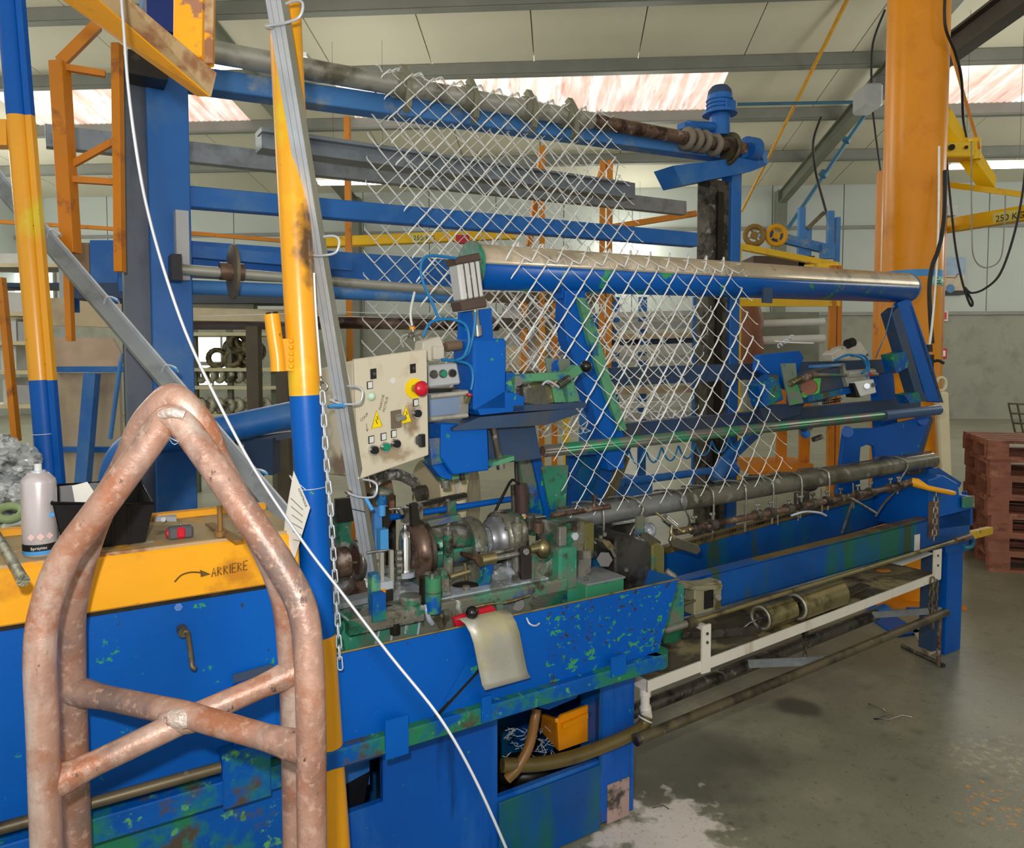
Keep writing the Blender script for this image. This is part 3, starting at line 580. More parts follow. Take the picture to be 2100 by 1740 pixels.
part('shelf_beam', B().beam(atY(990, 610, 7.4), atY(1260, 612, 7.4), .08, .1), brownpipe, t)
part('shelf_beam', B().beam(atY(990, 770, 7.4), atY(1260, 768, 7.4), .08, .08), brownpipe, t)
for j, y in enumerate((640, 700, 735, 800)):
    for i, x in enumerate((1055, 1098, 1150, 1195)):
        c = atY(x + (j % 2) * 14, y, 7.5); sp = part('wire_spool', B().cyl(c, c + BY * .3, .075, n=16).cyl(c - BY * .01, c + BY * .02, .13, n=18).cyl(c + BY * .28, c + BY * .31, .13, n=18), (whitecl, greyplast, creamcl)[(i + j) % 3], t)

# ================================================================== rear machine carrying the high roller
VB = 1.5
R0 = m(1.0, VB, 0); t = rear = thing('rear_winding_frame', 'blue rear frame with columns and beams that carry the high roller', 'machine frame', R0, TH)
lc = uvz(W(318, 600, VB))[0]; rc = uvz(W(1475, 700, VB))[0]
part('column', B().mbox(lc - .02, lc + .13, VB - .06, VB + .09, 0, uvz(W(318, -40, VB))[2]), blueclean, t, bevel=.004)
part('column_side', B().mbox(lc - .11, lc - .02, VB - .02, VB + .06, 0, uvz(W(318, 130, VB))[2]), mat('grey_blue_plate', (92, 100, 112), .5, .1, [((60, 70, 86), 4, .5, .65, (1, 1, .3))], .12, 4), t)
part('column', B().mbox(rc + .03, rc + .12, VB - .06, VB + .03, 0, uvz(W(1490, 355, VB))[2]), blueclean, t, bevel=.004)
part('guide_rail', B().mbox(rc - .17, rc + .0, VB - .06, VB + .04, 0, uvz(W(1450, 372, VB))[2]), steeldk, t)
part('guide_groove', B().mbox(rc - .11, rc - .06, VB - .075, VB - .06, .1, uvz(W(1450, 380, VB))[2] - .05), blackm, t)
part('column', B().mbox(rc - .83, rc - .75, VB + .3, VB + .38, 0, 1.9), blueclean, t)
part('upper_beam', B().beam(W(380, 163, VB), W(1562, 327, VB), .1, .085), bluepale, t, bevel=.004)
part('lower_beam', B().beam(W(345, 402, VB), W(1424, 493, VB), .06, .085), blueclean, t, bevel=.004)
part('bearing_plate', B().prism([W(1380, 340, VB - .1), W(1562, 318, VB - .1), W(1570, 340, VB - .1), W(1540, 352, VB - .1), W(1400, 380, VB - .1)], VD * .16), blueclean, t)
part('bearing_housing', B().cyl(W(1530, 305, VB - .08), W(1548, 308, VB - .08), .075, n=20).prism([W(1520, 325, VB - .1), W(1530, 292, VB - .1), W(1556, 296, VB - .1), W(1566, 330, VB - .1)], VD * .1), blueclean, t)
part('sprocket', B().torus(W(1494, 306, VB - .1), UD, .085, .016, 24, 6).cyl(W(1490, 305, VB - .1), W(1498, 307, VB - .1), .075, n=20), brownpipe, t)
for x, y in ((1408, 285), (1425, 288), (1442, 291), (1465, 298)): part('chain_roller', B().torus(W(x, y, VB - .1), UD, .05, .022, 14, 6), mat('grey_brown_chain', (128, 118, 104), .6), t)
mo = part('gear_motor', B().cyl(W(1476, 233, VB - .05), W(1476, 196, VB - .05), .075, n=24), blueclean, t)
part('motor_cap', B().lathe(W(1476, 197, VB - .05), ZD, [(0, .075), (.03, .07), (.055, .05), (.06, .02)], 20), bluedark, mo); part('motor_fins', B().torus(W(1476, 215, VB - .05), ZD, .077, .006).torus(W(1476, 207, VB - .05), ZD, .077, .006).torus(W(1476, 223, VB - .05), ZD, .077, .006), blueclean, mo)
part('terminal_box', B().wbox((1490, 200), (1510, 226), VB - .13, .1), blueclean, mo, bevel=.005)
part('motor_flange', B().cyl(W(1476, 236, VB - .05), W(1476, 231, VB - .05), .105, n=24), blueclean, t)
part('gearbox', B().cyl(W(1476, 280, VB - .05), W(1476, 236, VB - .05), .062, n=20).cyl(W(1410, 258, VB - .05), W(1476, 262, VB - .05), .03, n=14), blueclean, t)
part('small_bracket', B().wbox((1404, 250), (1430, 268), VB - .08, .06), blueclean, t)
hook = part('hydraulic_box', B().wbox((262, 100), (345, 165), VB - .18, .12), blackm, t)
part('drive_box', B().wbox((300, -20), (372, 70), VB - .2, .15), mat('navy_paint', (22, 48, 120), .5), t)
part('rail_box', B().wbox((360, 430), (390, 575), VB - .12, .1), greyplast, t)
part('trough_beam', B().beam(W(345, 530, VB + .25), W(940, 566, VB + .25), .1, .15), blueclean, t)
part('trough_lip', B().beam(W(345, 512, VB + .1), W(720, 545, VB + .1), .03, .05), blueclean, t)
part('diagonal_strut', B().beam(W(1478, 955, VB - .25), W(1565, 872, VB - .2), .05, .05), blueclean, t)
part('tie_tube', B().cyl(W(1275, 990, VB - .3), W(1480, 963, VB - .3), .022, n=12), blueclean, t)
part('joint', B().sph(W(1498, 963, VB - .28), .055).cyl(W(1465, 985, VB - .33), W(1490, 945, VB - .33), .04, n=12), blueclean, t)
part('foot', B().wbox((1270, 990), (1340, 1050), VB - .2, .3), blueclean, t, bevel=.01)
VR = 1.4
t = thing('high_roller', 'long grey steel roller carrying the mesh high under the roof', 'roller', W(1000, 210, VR), TH)
hr0, hr1 = W(400, 100, VR), W(1525, 305, VR)
part('tube', B().cyl(hr0, lerp(hr0, hr1, .62), .044, n=24), tubeg, t); part('shaft', B().cyl(lerp(hr0, hr1, .62), hr1, .038, n=20), steelbr, t)
for x in (822, 960, 1080, 1165):
    u = uvz(W(x, 200, VR))[0]; u0, u1 = uvz(hr0)[0], uvz(hr1)[0]; c = lerp(hr0, hr1, (u - u0) / (u1 - u0))
    cl = part('claw_clamp', B().cyl(c - UD * .03, c + UD * .03, .058, n=16), greyplast if x < 0 else mat('olive_grey', (132, 132, 112), .55), t)
    part('claw', B().prism([c + VD * -.07 + ZD * .0, c + VD * -.03 + ZD * .06, c + ZD * .1, c + VD * .03 + ZD * .085, c + VD * -.0 + ZD * .05, c + VD * -.05 + ZD * -.05, c + VD * -.02 + ZD * -.12, c + VD * -.055 + ZD * -.1], UD * .03), MATS['olive_grey'], cl)
t = thing('take_up_shaft', 'pale steel shaft with a dark round disc left of the yellow pole', 'shaft', W(480, 600, 1.3), TH)
part('shaft', B().cyl(W(365, 552, 1.3), W(960, 600, 1.3), .02, n=16), tubeg, t)
c = W(478, 558, 1.3); part('disc', B().cyl(c - UD * .006, c + UD * .006, .108, n=32), mat('dull_disc', (118, 108, 92), .55, .3), t)
part('hub', B().cyl(c - UD * .05, c + UD * .04, .035, n=16), steelbr, t); part('end_block', B().wbox((352, 520), (374, 575), 1.25, .1), black, t)
t = thing('lower_guide_roller', 'long grey roller below the take-up shaft', 'roller', W(600, 600, 1.55), TH)
part('tube', B().cyl(W(360, 588, 1.55), W(980, 612, 1.55), .03, n=16), bluepale, t)
part('tube', B().cyl(W(600, 660, 1.7), W(1020, 668, 1.7), .03, n=12), steelbr, t)

t = thing('far_crane_beam', 'bright yellow crane beam seen level behind the upper mesh', 'beam', atY(860, 500, 7.5))
part('beam', B().beam(atY(620, 500, 7.3), atY(1060, 480, 7.8), .03, .11), cranyel, t); part('flange', B().beam(atY(620, 507, 7.3), atY(1060, 488, 7.8), .1, .02), cranyel, t)
part('rating_plate', B().beam(atY(845, 490, 7.45), atY(888, 488, 7.5), .004, .08), MATS['pale_yellow_plate'], t); text_part('rating_text', '250 KG', .07, atY(847, 493, 7.42), Vector((1, .1, 0)), ZD, ink, t)
part('end_stop', B().ybox((935, 482), (962, 498), 7.4, .1), red, t)
t = thing('orange_guard_frame', 'orange posts and rails far behind the right of the upper mesh', 'railing', atY(1180, 850, 6.6))
for x, y0 in ((712, 240), (1112, 300), (1236, 330), (1251, 330)): part('post', B().beam(atY(x, y0, 6.6), Vector((atY(x, y0, 6.6).x, 6.6, 0)), .05, .05, BY), orangedk, t)
for a, c in (((1085, 505), (1112, 310)), ((1220, 400), (1240, 335)), ((1112, 455), (1260, 470)), ((1255, 466), (1428, 438))): part('rail', B().beam(atY(*a, 6.6), atY(*c, 6.65), .04, .05), orangedk, t)

# ================================================================== left background
t = thing('orange_scaffold', 'tall orange square-tube frame at the upper left', 'scaffold', atY(180, 600, 3.6))
YS = 2.62
for x0, y0, x1, y1, w0 in ((122, 128, 146, 520, .05), (240, 90, 246, 558, .03)): part('post', B().beam(atY(x0, y0, YS), atY(x1, y1, YS), w0, w0, BY), orangedk, t, bevel=.002)
part('lower_post', B().beam(atY(138, 515, YS), atY(145, 700, YS), .022, .022, BY), orangedk, t)
for a, c, w0 in (((130, 138), (216, 152), .022), ((146, 368), (238, 374), .022), ((124, 128), (200, 52), .034), ((122, 352), (238, 288), .022)): part('brace', B().beam(atY(*a, YS), atY(*c, YS + .05), w0, w0), orangedk, t)
for k, (a, c) in enumerate((((0, 455), (240, 470)), ((385, 478), (600, 496)))): solo('orange_hand_rail', B().beam(atY(*a, 6), atY(*c, 6.2), .03, .03), orangedk, ('thin orange rail far behind the leaning grey channel', 'thin orange rail far behind, right of the blue column')[k], 'rail')
t = thing('grey_girder', 'long grey steel girder running behind the mesh', 'girder', W(700, 360, 2.3), TH)
part('girder', B().beam(W(93, 280, 2.3), W(1402, 428, 2.3), .06, .1), zincdk, t); part('girder_flange', B().beam(W(530, 288, 2.0), W(1290, 395, 2.0), .12, .1), zincdk, t)
part('girder_lip', B().beam(W(532, 272, 1.95), W(1280, 378, 1.95), .1, .012), zincdk, t)
t = thing('blue_housing', 'blue sheet metal housing left of the blue column', 'housing', atY(200, 600, 3.3))
part('side', B().ybox((182, 492), (245, 600), 3.3, .3), blueclean, t, bevel=.005); part('case', B().ybox((142, 498), (184, 560), 3.35, .25), mat('brown_card', (140, 112, 84), .7), t)
part('shelf', B().ybox((130, 580), (300, 612), 3.2, .3), bluedark, t); part('leg', B().ybox((132, 613), (150, 640), 3.19, .05), blueclean, t); part('leg', B().beam(atY(270, 600, 3.3), Vector((atY(270, 600, 3.3).x, 3.3, 0)), .06, .06, BY), bluedark, t)
part('lug', B().ybox((242, 555), (310, 600), 3.1, .1), blueclean, t, bevel=.004)
t = thing('beige_board_stand', 'beige panels on a blue frame behind the spray can', 'board', atY(180, 1010, 4.2))
part('top_board', B().prism([atY(103, 692, 4.3), atY(230, 694, 4.3), atY(262, 750, 4.2), atY(108, 752, 4.2)], BY * .02), mat('tan_board', (170, 146, 124), .7), t)
part('panel', B().ybox((110, 765), (250, 1000), 4.25, .03), beige, t)
part('rail', B().ybox((106, 752), (268, 764), 4.2, .05), blueclean, t); part('rail', B().ybox((112, 918), (262, 928), 4.2, .05), blueclean, t)
part('post', B().beam(atY(189, 766, 4.15), atY(166, 1040, 4.1), .07, .05, BY), blueclean, t); part('strut', B().cyl(atY(250, 725, 4.1), atY(226, 900, 4.1), .012, n=8), bluepale, t)
part('foot', B().ybox((120, 1000), (250, 1060), 4.1, .3), bluedark, t)
t = thing('blue_pipe_bend', 'thick blue pipe bending down behind the rusty stand', 'pipe', atY(300, 1000, 2.9))
part('pipe', B().tube(spline([atY(640, 842, 3.0), atY(520, 868, 2.9), atY(400, 893, 2.8), atY(300, 905, 2.75), atY(250, 940, 2.7), atY(232, 1010, 2.7), atY(230, 1120, 2.7)], 6), .055, 20), blueclean, t)
part('lower_rail', B().beam(atY(440, 912, 3.1), atY(620, 888, 3.2), .06, .03), bluedark, t); part('bracket', B().ybox((500, 900), (560, 975), 3.1, .1), bluedark, t)
# distant shelving on the left
t = thing('storage_rack', 'far storage rack full of pale coils left of the yellow pole', 'rack', atY(450, 900, 9))
for x in (398, 470, 560, 590): part('post', B().beam(atY(x, 640, 9), Vector((atY(x, 640, 9).x, 9, 0)), .06, .06, BY), mat('rack_grey', (96, 100, 84), .6), t)
for y in (682, 755, 792, 850): part('shelf', B().ybox((370, y), (600, y + 7), 8.9, .5), mat('rack_beam', (196, 192, 160), .6), t)
for j, (y, n) in enumerate(((770, 7), (832, 8))):
    for i in range(n):
        c = atY(412 + i * 19, y, 9); part('wire_coil', B().torus(c, BY + BX * .6, .07, .035, 16, 8), goods, t)
for i in range(16): part('wire_coil', B().torus(atY(random.uniform(440, 530), random.uniform(700, 745), 9.0 + random.uniform(0, .2)), Vector((random.uniform(-1, 1), 1, random.uniform(-.4, .4))), .1, .035, 14, 6), mat('dark_wire_coil', (112, 104, 76), .5, .3, [((60, 56, 40), 14, .5, .6)], .2, 10), t)
t = thing('roller_conveyor', 'long cream conveyor rail behind the blue column', 'conveyor', atY(480, 700, 6))
part('rail', B().beam(atY(360, 645, 5.8), atY(680, 650, 6.4), .12, .1), mat('cream_rail', (222, 208, 172), .6), t); part('pipe', B().cyl(atY(360, 668, 5.9), atY(680, 668, 6.5), .035, n=12), mat('brown_blue_pipe', (108, 100, 104), .5), t)
part('dark_tray', B().ybox((360, 602), (600, 622), 6, .3), mat('dark_tray', (70, 76, 84), .6), t); part('panel', B().ybox((380, 622), (520, 636), 6.1, .1), mat('grey_green_panel', (188, 190, 172), .6), t)
for x in (520, 580): part('leg', B().beam(atY(x, 670, 6), Vector((atY(x, 670, 6).x, 6, 0)), .1, .08, BY), mat('dark_leg', (86, 76, 62), .6), t)
t = thing('pale_shelving', 'white shelving with boxes at the far left edge', 'shelf', atY(40, 900, 8.5))
for y in (540, 580, 640, 700, 760, 830): part('shelf', B().ybox((-60, y), (130, y + 8), 8.5, .5), mat('cream_rail', (0, 0, 0)) if y != 580 else bluedark, t)
for x, y, x1, y1, mm in ((-20, 520, 50, 540, whitecl), (0, 600, 60, 640, whitecl), (20, 655, 34, 700, whitecl), (36, 660, 60, 700, greyplast), (0, 710, 34, 758, whitecl), (5, 775, 28, 830, whitecl), (30, 790, 62, 830, greyplast), (60, 720, 110, 758, whitecl)): part('box', B().ybox((x, y), (x1, y1), 8.6, .3), mm, t)
part('long_panel', B().beam(atY(100, 640, 8), atY(300, 645, 8), .1, .3), beige, t)
for x in (-30, 62, 128): part('post', B().beam(atY(x, 520, 8.5), Vector((atY(x, 520, 8.5).x, 8.5, 0)), .06, .06, BY), greyplast, t)
solo('orange_post', B().beam(atY(2, 570, 4), atY(34, 905, 4), .035, .035, BY), orangedk, 'thin leaning orange bar at the far left edge', 'bar')
# ================================================================== the weaving machine in front
def onP(px, py, P0, n):
    d = ray(px, py); return pt(d, (P0 - Vector((0, 0, EYE))).dot(n) / d.dot(n))
def U(px, py, v): return uvz(W(px, py, v))[0]
def Z_(px, py, v): return uvz(W(px, py, v))[2]
def arc(b, p, q, r, a0, a1, n=14, th=.004):
    rows = []
    for i in range(n + 1):
        a = math.radians(a0 + (a1 - a0) * i / n); d = -VD * math.cos(a) + ZD * math.sin(a); rows.append([p + d * (r - th), q + d * (r - th)])
    return b.sheet(rows, th)
# ---- bench with the yellow top
t = bench = thing('machine_bench', 'blue bench cabinet with a yellow edge, marked ARRIERE, behind the rusty stand', 'bench', m(-1.2, .2, 0), TH)
uL, uR = -2.1, U(612, 1180, 0)
part('front_panel', B().mbox(uL, uR, 0, .02, .66, 1.078), blue, t)
part('body', B().mbox(uL, uR, .02, .3, .02, 1.16), blueworn, t)
part('yellow_rail', B().mbox(uL, uR, -.012, .015, 1.082, 1.196), yellow, t, bevel=.004)
part('top_plate', B().mbox(uL, uR, .002, .31, 1.16, 1.2), mat('dusty_bench_top', (166, 146, 108), .6, 0, [((206, 150, 48), 5, .55, .62), ((110, 92, 66), 9, .55, .68), ((200, 190, 170), 18, .62, .7)], .12, 6, .08), t)
part('rear_rail', B().mbox(uL, uR, .3, .33, 1.15, 1.215), yellow, t)
part('top_edge', B().mbox(uL, uR, -.006, .006, 1.196, 1.203), yellowbare, t)
part('seam_strip', B().mbox(uL, uR, -.004, .01, 1.072, 1.083), blackm, t)
part('ledge', B().mbox(uL, uR, -.035, .02, .6, .655), blueworn, t, bevel=.003)
part('plinth', B().mbox(uL, uR, .05, .07, .02, .6), blue, t)
part('side_cheek', B().mbox(U(475, 1400, 0), U(562, 1400, 0), -.012, .0, .72, .86), blue, t)
part('ledge_box', B().mbox(U(450, 1600, 0), U(548, 1600, 0), -.04, 0, .59, .72), blueworn, t, bevel=.003)
h0 = W(372, 1290, -.004)
part('lever_handle', B().cyl(h0, h0 - VD * .03, .011, n=12).tube(spline([h0 - VD * .03, W(384, 1297, -.035), W(392, 1350, -.035), W(394, 1368, -.04), W(402, 1372, -.045)], 4), .0055, 8), brownpipe, t)
part('bolt', B().cyl(W(366, 1246, 0), W(366, 1246, -.008), .009, n=6), blueworn, t)
part('tie_rod', B().cyl(W(-60, 1717, -.07), W(452, 1574, -.07), .012, n=12), brownpipe, t)
part('slot_plate', B().beam(W(478, 1393, -.014), W(560, 1370, -.014), .003, .02), bluedark, t)
sk = lambda pts: B().tube([W(x, y, -.0135) for x, y in pts], .0011, 5)
part('drawn_arrow', B().tube(spline([W(358, 1194, -.0135), W(372, 1180, -.0135), W(392, 1174, -.0135), W(414, 1175, -.0135)], 5), .0018, 5).prism([W(410, 1169, -.0138), W(432, 1178, -.0138), W(412, 1184, -.0138)], -VD * .0008), inkbr, t)
L0 = [((0, 0), (5, -18), (10, 0)), ((2, -7), (9, -7)), ((14, 0), (14, -18), (22, -14), (15, -9), (23, 0)), ((28, 0), (28, -18), (36, -14), (29, -9), (37, 0)), ((42, 0), (42, -18)), ((56, 0), (47, 0), (47, -18), (56, -18)), ((47, -9), (54, -9)), ((60, 0), (60, -18), (68, -14), (61, -9), (69, 0)), ((82, 0), (73, 0), (73, -18), (82, -18)), ((73, -9), (80, -9))]
hb = B()
for s in L0: hb.tube([W(434 + x * .9, 1184 - .19 * x + y, -.0135) for x, y in s], .0011, 5)
part('drawn_lettering', hb, inkbr, t)

# ---- coolant trough
t = thing('coolant_trough', 'blue chipped sheet-metal trough along the front of the machine', 'trough', m(.1, .2, .6), TH)
zl = .878; uS = uR + .004
fr = [m(uS, 0, zl), W(1392, 1188, 0), W(1348, 1345, 0), m(uS, 0, .648)]
chip = mat('chipped_blue_paint', (0, 88, 182), .42, 0, [((0, 76, 160), 4, .5, .7), (GRN, 34, .69, .72, (1, 1, 1.4)), ((64, 48, 44), 44, .69, .72, (1, 1, 1.4))], .1, 3, .05, spec=.25)
chip2 = mat('heavily_chipped_blue_paint', (0, 86, 180), .42, 0, [((0, 76, 160), 4, .5, .7), (GRN, 30, .58, .61, (1, 1, 1.4)), ((64, 48, 44), 40, .61, .64, (1, 1, 1.4))], .1, 3, .05, spec=.25)
mu = U(1120, 1300, 0)
part('front_plate', B().prism([fr[0], m(mu, 0, zl), m(mu, 0, .648), fr[3]], VD * .004), chip, t); part('front_plate', B().prism([m(mu, 0, zl), fr[1], fr[2], m(mu, 0, .648)], VD * .004), chip2, t)
part('rolled_lip', B().tube([m(uS, 0, zl), W(1392, 1188, 0)], .0035, 8), brassy, t)
part('end_plate', B().prism([W(1392, 1188, 0.002), W(1348, 1345, 0.002), m(U(1348, 1345, 0), .5, .65), m(U(1392, 1188, 0), .5, zl)], UD * -.004), bluegreen, t)
part('trough_floor', B().mbox(uS, U(1348, 1345, 0), .004, .5, .648, .655), greengrime, t)
part('bottom_channel', B().mbox(uS, U(1352, 1350, 0) - .01, -.03, .03, .6, .648), blueworn, t, bevel=.004)
part('channel_end', B().cyl(m(U(1352, 1350, 0) - .01, .02, .6), m(U(1352, 1350, 0) - .01, .02, .648), .05, n=16), blueworn, t)
part('weld_seam', B().prism([W(1016, 1335, -.001), W(1022, 1333, -.001), W(900, 1468, -.001), W(888, 1472, -.001)], -VD * .003), blackm, t)
part('patch_plate', B().prism([W(962, 1350, -.001), W(1000, 1335, -.001), W(945, 1432, -.001), W(910, 1440, -.001)], -VD * .002), blue, t)
for a, c in (((790, 1480), (838, 1546)), ((988, 1432), (1008, 1478)), ((1254, 1350), (1284, 1382))): part('tape_clip', B().wbox(a, c, -.034, .006), blue, t)
part('hook_clip', B().tube(spline([W(1080, 1268, -.002), W(1086, 1280, -.015), W(1098, 1284, -.018), W(1106, 1279, -.012)], 4), .003, 6), zinc, t)
t2 = thing('knob_bracket', 'red bracket with a black ball knob on the trough lip', 'bracket', W(985, 1290, .01), TH)
part('red_plate', B().prism([W(930, 1268, .012), W(1010, 1243, .012), W(1030, 1268, .012), W(940, 1302, .012)], VD * .012), redpl, t2)
part('ball_knob', B().sph(W(968, 1257, -.002), .0185), chrome if 0 else mat('black_chrome', (70, 68, 66), .12, .9), t2); part('neck', B().cyl(W(971, 1268, -.002), W(973, 1284, -.002), .008, n=10), chrome, t2)
rows = []
for i in range(13):
    s = i / 12
    if s < .3: a = s / .3 * math.pi / 2; dz = .012 + .04 * math.sin(a) - .04; dv = .05 - .09 * (1 - math.cos(a)) - .02
    else: dz = .012 - (s - .3) / .7 * .19; dv = -.06 - .018 * math.sin((s - .3) / .7 * 3.1) * -1
    uu = U(950, 1290, 0); ww = .145; sl = (.0 if s < .3 else (s - .3) * .06)
    y0 = zl + .0
    rows.append((dv, dz, sl))
prof = [(.02, .012), (0, .02), (-.02, .012), (-.035, -.008), (-.043, -.035), (-.046, -.07), (-.05, -.11), (-.056, -.15), (-.062, -.165)]
g = []
for i, (dv, dz) in enumerate(prof):
    k = i / 8; g.append([m(lerp(U(948, 1292, 0) - .015, U(948, 1292, 0) + .035, k) + .148 * j / 4, dv, zl + dz) for j in range(5)])
solo('bent_metal_sheet', B().sheet(g, .003), grayplate, 'grey bent metal flap hanging over the trough lip', 'sheet', rz=TH)

# ---- base cabinet below the trough
VC = .15
t = thing('hatch_cabinet', 'blue base cabinet under the trough with an open hatch', 'cabinet', m(.1, .35, 0), TH)
u0, u1 = uR + .0, U(1300, 1500, VC); o0, o1 = U(1020, 1500, VC), U(1228, 1500, VC); oz0, oz1 = Z_(1120, 1600, VC), Z_(1120, 1445, VC)
l0, l1 = U(690, 1600, VC), U(785, 1600, VC); lz0, lz1 = Z_(740, 1660, VC), Z_(740, 1565, VC)
pb = B(); TK = .02
def pn(a, c, z0, z1): pb.mbox(a, c, VC, VC + TK, z0, z1)
pn(u0, l0, .02, .6); pn(l0, l1, .02, lz0); pn(l0, l1, lz1, .6); pn(l1, o0, .02, .6); pn(o0, o1, .02, oz0); pn(o0, o1, oz1, .6); pn(o1, u1, .02, .6)
basem = mat('streaked_base_blue', (6, 84, 176), .42, 0, [((48, 112, 190), 3, .5, .66, (1, 1, .3)), ((0, 62, 132), 9, .58, .68, (1, 1, .12)), (GRN, 30, .68, .71)], .1, 3, .05, spec=.3,
    spots=[(m(.35, VC, 0), (.4, .2, .09), (72, 66, 46), 14), (m(-.2, VC, 0), (.5, .2, .05), (62, 66, 60), 14)])
part('front_panel', pb, basem, t)
part('side_panel', B().mbox(u1 - .02, u1, VC + TK, .6, .02, .62), bluegreen, t); part('rear_panel', B().mbox(u0, u1, .58, .6, .02, .62), bluegreen, t)
part('top', B().mbox(u0, u1, VC, .6, .585, .605), blueworn, t); part('shelf_floor', B().mbox(u0, u1 - .02, VC + TK, .58, .02, .05), blackm, t)
part('inner_divider', B().mbox(l1 + .15, l1 + .17, VC + TK, .58, .05, .58), blackm, t)
part('hatch_frame', B().mbox(o1 - .0, o1 + .012, VC - .004, VC + .1, oz0 - .05, oz1), bluegreen, t)
part('hatch_lip', B().mbox(o0, o1, VC - .012, VC, oz0 - .24, oz0 - .012), bluegreen, t, bevel=.003)
part('corner_patch', B().wbox((1246, 1612), (1290, 1672), VC - .003, .003), mat('bare_patch', (176, 150, 142), .5, .1, [((70, 66, 60), 8, .55, .62)], .1, 8), t)
part('left_recess', B().mbox(l0, l1, VC + .1, VC + .12, lz0, lz1), blueclean, t)
part('dark_flap', B().prism([m(l0, VC + .1, lz0), m(l1, VC + .1, lz0 + .03), m(l1 - .05, VC + .02, lz0 - .01), m(l0, VC + .02, lz0 - .005)], ZD * .01), black, t)
part('upper_bracket', B().prism([W(1105, 1452, VC - .006), W(1190, 1420, VC - .006), W(1182, 1432, VC - .006), W(1125, 1456, VC - .006)], VD * .01), blue, t)
t = thing('orange_bucket', 'orange container standing inside the open hatch', 'bucket', W(1180, 1545, VC + .06), TH)
v = VC + .06
part('wall', B().prism([W(1142, 1480, v), W(1152, 1468, v), W(1205, 1448, v), W(1222, 1436, v), W(1214, 1462, v), W(1214, 1515, v), W(1206, 1520, v), W(1146, 1541, v)], VD * .01), orange, t)
part('side_wall', B().prism([W(1142, 1480, v), W(1146, 1541, v), W(1110, 1500, v + .12), W(1112, 1470, v + .12)], VD * .008), orangedk, t); part('rib', B().beam(W(1152, 1490, v - .004), W(1204, 1467, v - .004), .012, .018), orange, t)
part('rim', B().beam(W(1112, 1468, v + .12), W(1142, 1478, v), .012, .012), orange, t)
t = thing('swarf_heap', 'heap of oily metal shavings in the hatch', 'swarf', W(1070, 1560, VC + .15), TH); t['kind'] = 'stuff'
b = B().sph(W(1075, 1580, VC + .16), .1, 14, 8, (1.1, .8, .5))
part('heap', b, blackm, t, kind='stuff')
b = B()
for i in range(40):
    c = W(random.uniform(1035, 1135), random.uniform(1500, 1565), VC + .08 + random.uniform(0, .08)); q = [c + Vector((random.uniform(-.03, .03), random.uniform(-.02, .02), random.uniform(-.01, .02))) for _ in range(3)]
    b.tube(spline(q, 3), .0012, 4)
part('shavings', b, zinc, t, kind='stuff')
hose = [W(1326, 1470, .1), W(1318, 1490, .1), W(1290, 1508, .1), W(1240, 1530, .12), W(1170, 1555, .135), W(1100, 1568, .145), W(1030, 1570, .17)]
t = thing('drain_hose', 'thick brown rubber hose sweeping from the white elbow into the hatch', 'hose', hose[3], TH)
part('hose', B().tube(spline(hose, 8), .0225, 16), rubber, t); part('clip', B().torus(W(1323, 1476, .1), W(1326, 1470, .1) - W(1318, 1490, .1), .0235, .003), whitecl, t)
part('elbow', B().cyl(W(1323, 1425, .12), W(1323, 1458, .12), .016, n=16).tube(spline([W(1323, 1448, .12), W(1325, 1462, .115), W(1326, 1472, .1)], 4), .02, 14), white, t)
solo('short_hose', B().tube(spline([W(1100, 1455, .2), W(1096, 1480, .19), W(1085, 1530, .16), W(1062, 1575, .15), W(1040, 1598, .16)], 6), .0165, 14), mat('orange_brown_hose', (136, 96, 50), .35, 0, [((90, 90, 40), 7, .52, .64)], .12, 8), 'thin orange-brown hose hanging inside the hatch', 'hose', rz=TH)

# ---- bed: two long channels, end block and leg
VF, VRr = .2, .48
t = thing('machine_bed', 'long blue channel bed on the right with its end leg', 'bed', m(2.0, .35, 0), TH)
def chan(a, c, v, h, fl, sgn, mm, nm):
    A, C = W(*a, v), W(*c, v); b = B()
    b.hex([A - ZD * h, C - ZD * h, C - ZD * h + VD * .008, A - ZD * h + VD * .008, A, C, C + VD * .008, A + VD * .008])
    for zz in (0, -h): b.hex([A + ZD * (zz - .004) , C + ZD * (zz - .004), C + ZD * (zz - .004) + VD * fl, A + ZD * (zz - .004) + VD * fl, A + ZD * (zz + .004), C + ZD * (zz + .004), C + ZD * (zz + .004) + VD * fl, A + ZD * (zz + .004) + VD * fl])
    return part(nm, b, mm, t)
chan((1330, 1211), (1990, 1046), VF, .135, .05, 1, bluegreen, 'front_channel')
chan((1330, 1140), (1900, 995), VRr, .15, .05, 1, bluegreen, 'rear_channel')
part('front_flange_grime', B().beam(W(1330, 1204, VF + .03), W(1980, 1040, VF + .03), .05, .004), mat('brown_grime', (112, 92, 48), .4, .1, [((80, 66, 36), 10, .5, .65), ((150, 130, 80), 22, .62, .7)], .15, 8), t)
part('gear_rack', B().beam(W(1360, 1128, VRr), W(1885, 985, VRr), .03, .03), mat('brown_grime', (0, 0, 0)), t)
rk = B(); a, c = W(1400, 1116, VRr - .012), W(1840, 996, VRr - .012); n = 90
for i in range(n): q = lerp(a, c, i / n); rk.obox(q, UD * .0045, VD * .008, ZD * .007)
part('rack_teeth', rk, steeldk, t, kind='stuff')
part('yellow_strip', B().beam(W(1540, 1085, VRr + .04), W(1660, 1058, VRr + .04), .02, .02), yellow, t)
ue = U(1992, 1050, VF)
part('end_block', B().prism([W(1905, 985, .2), W(1935, 975, .2), W(1965, 992, .2), W(1968, 1014, .2), W(1996, 1018, .2), W(1996, 1078, .2), W(1905, 1090, .2)], VD * .3), blue, t, bevel=.005)
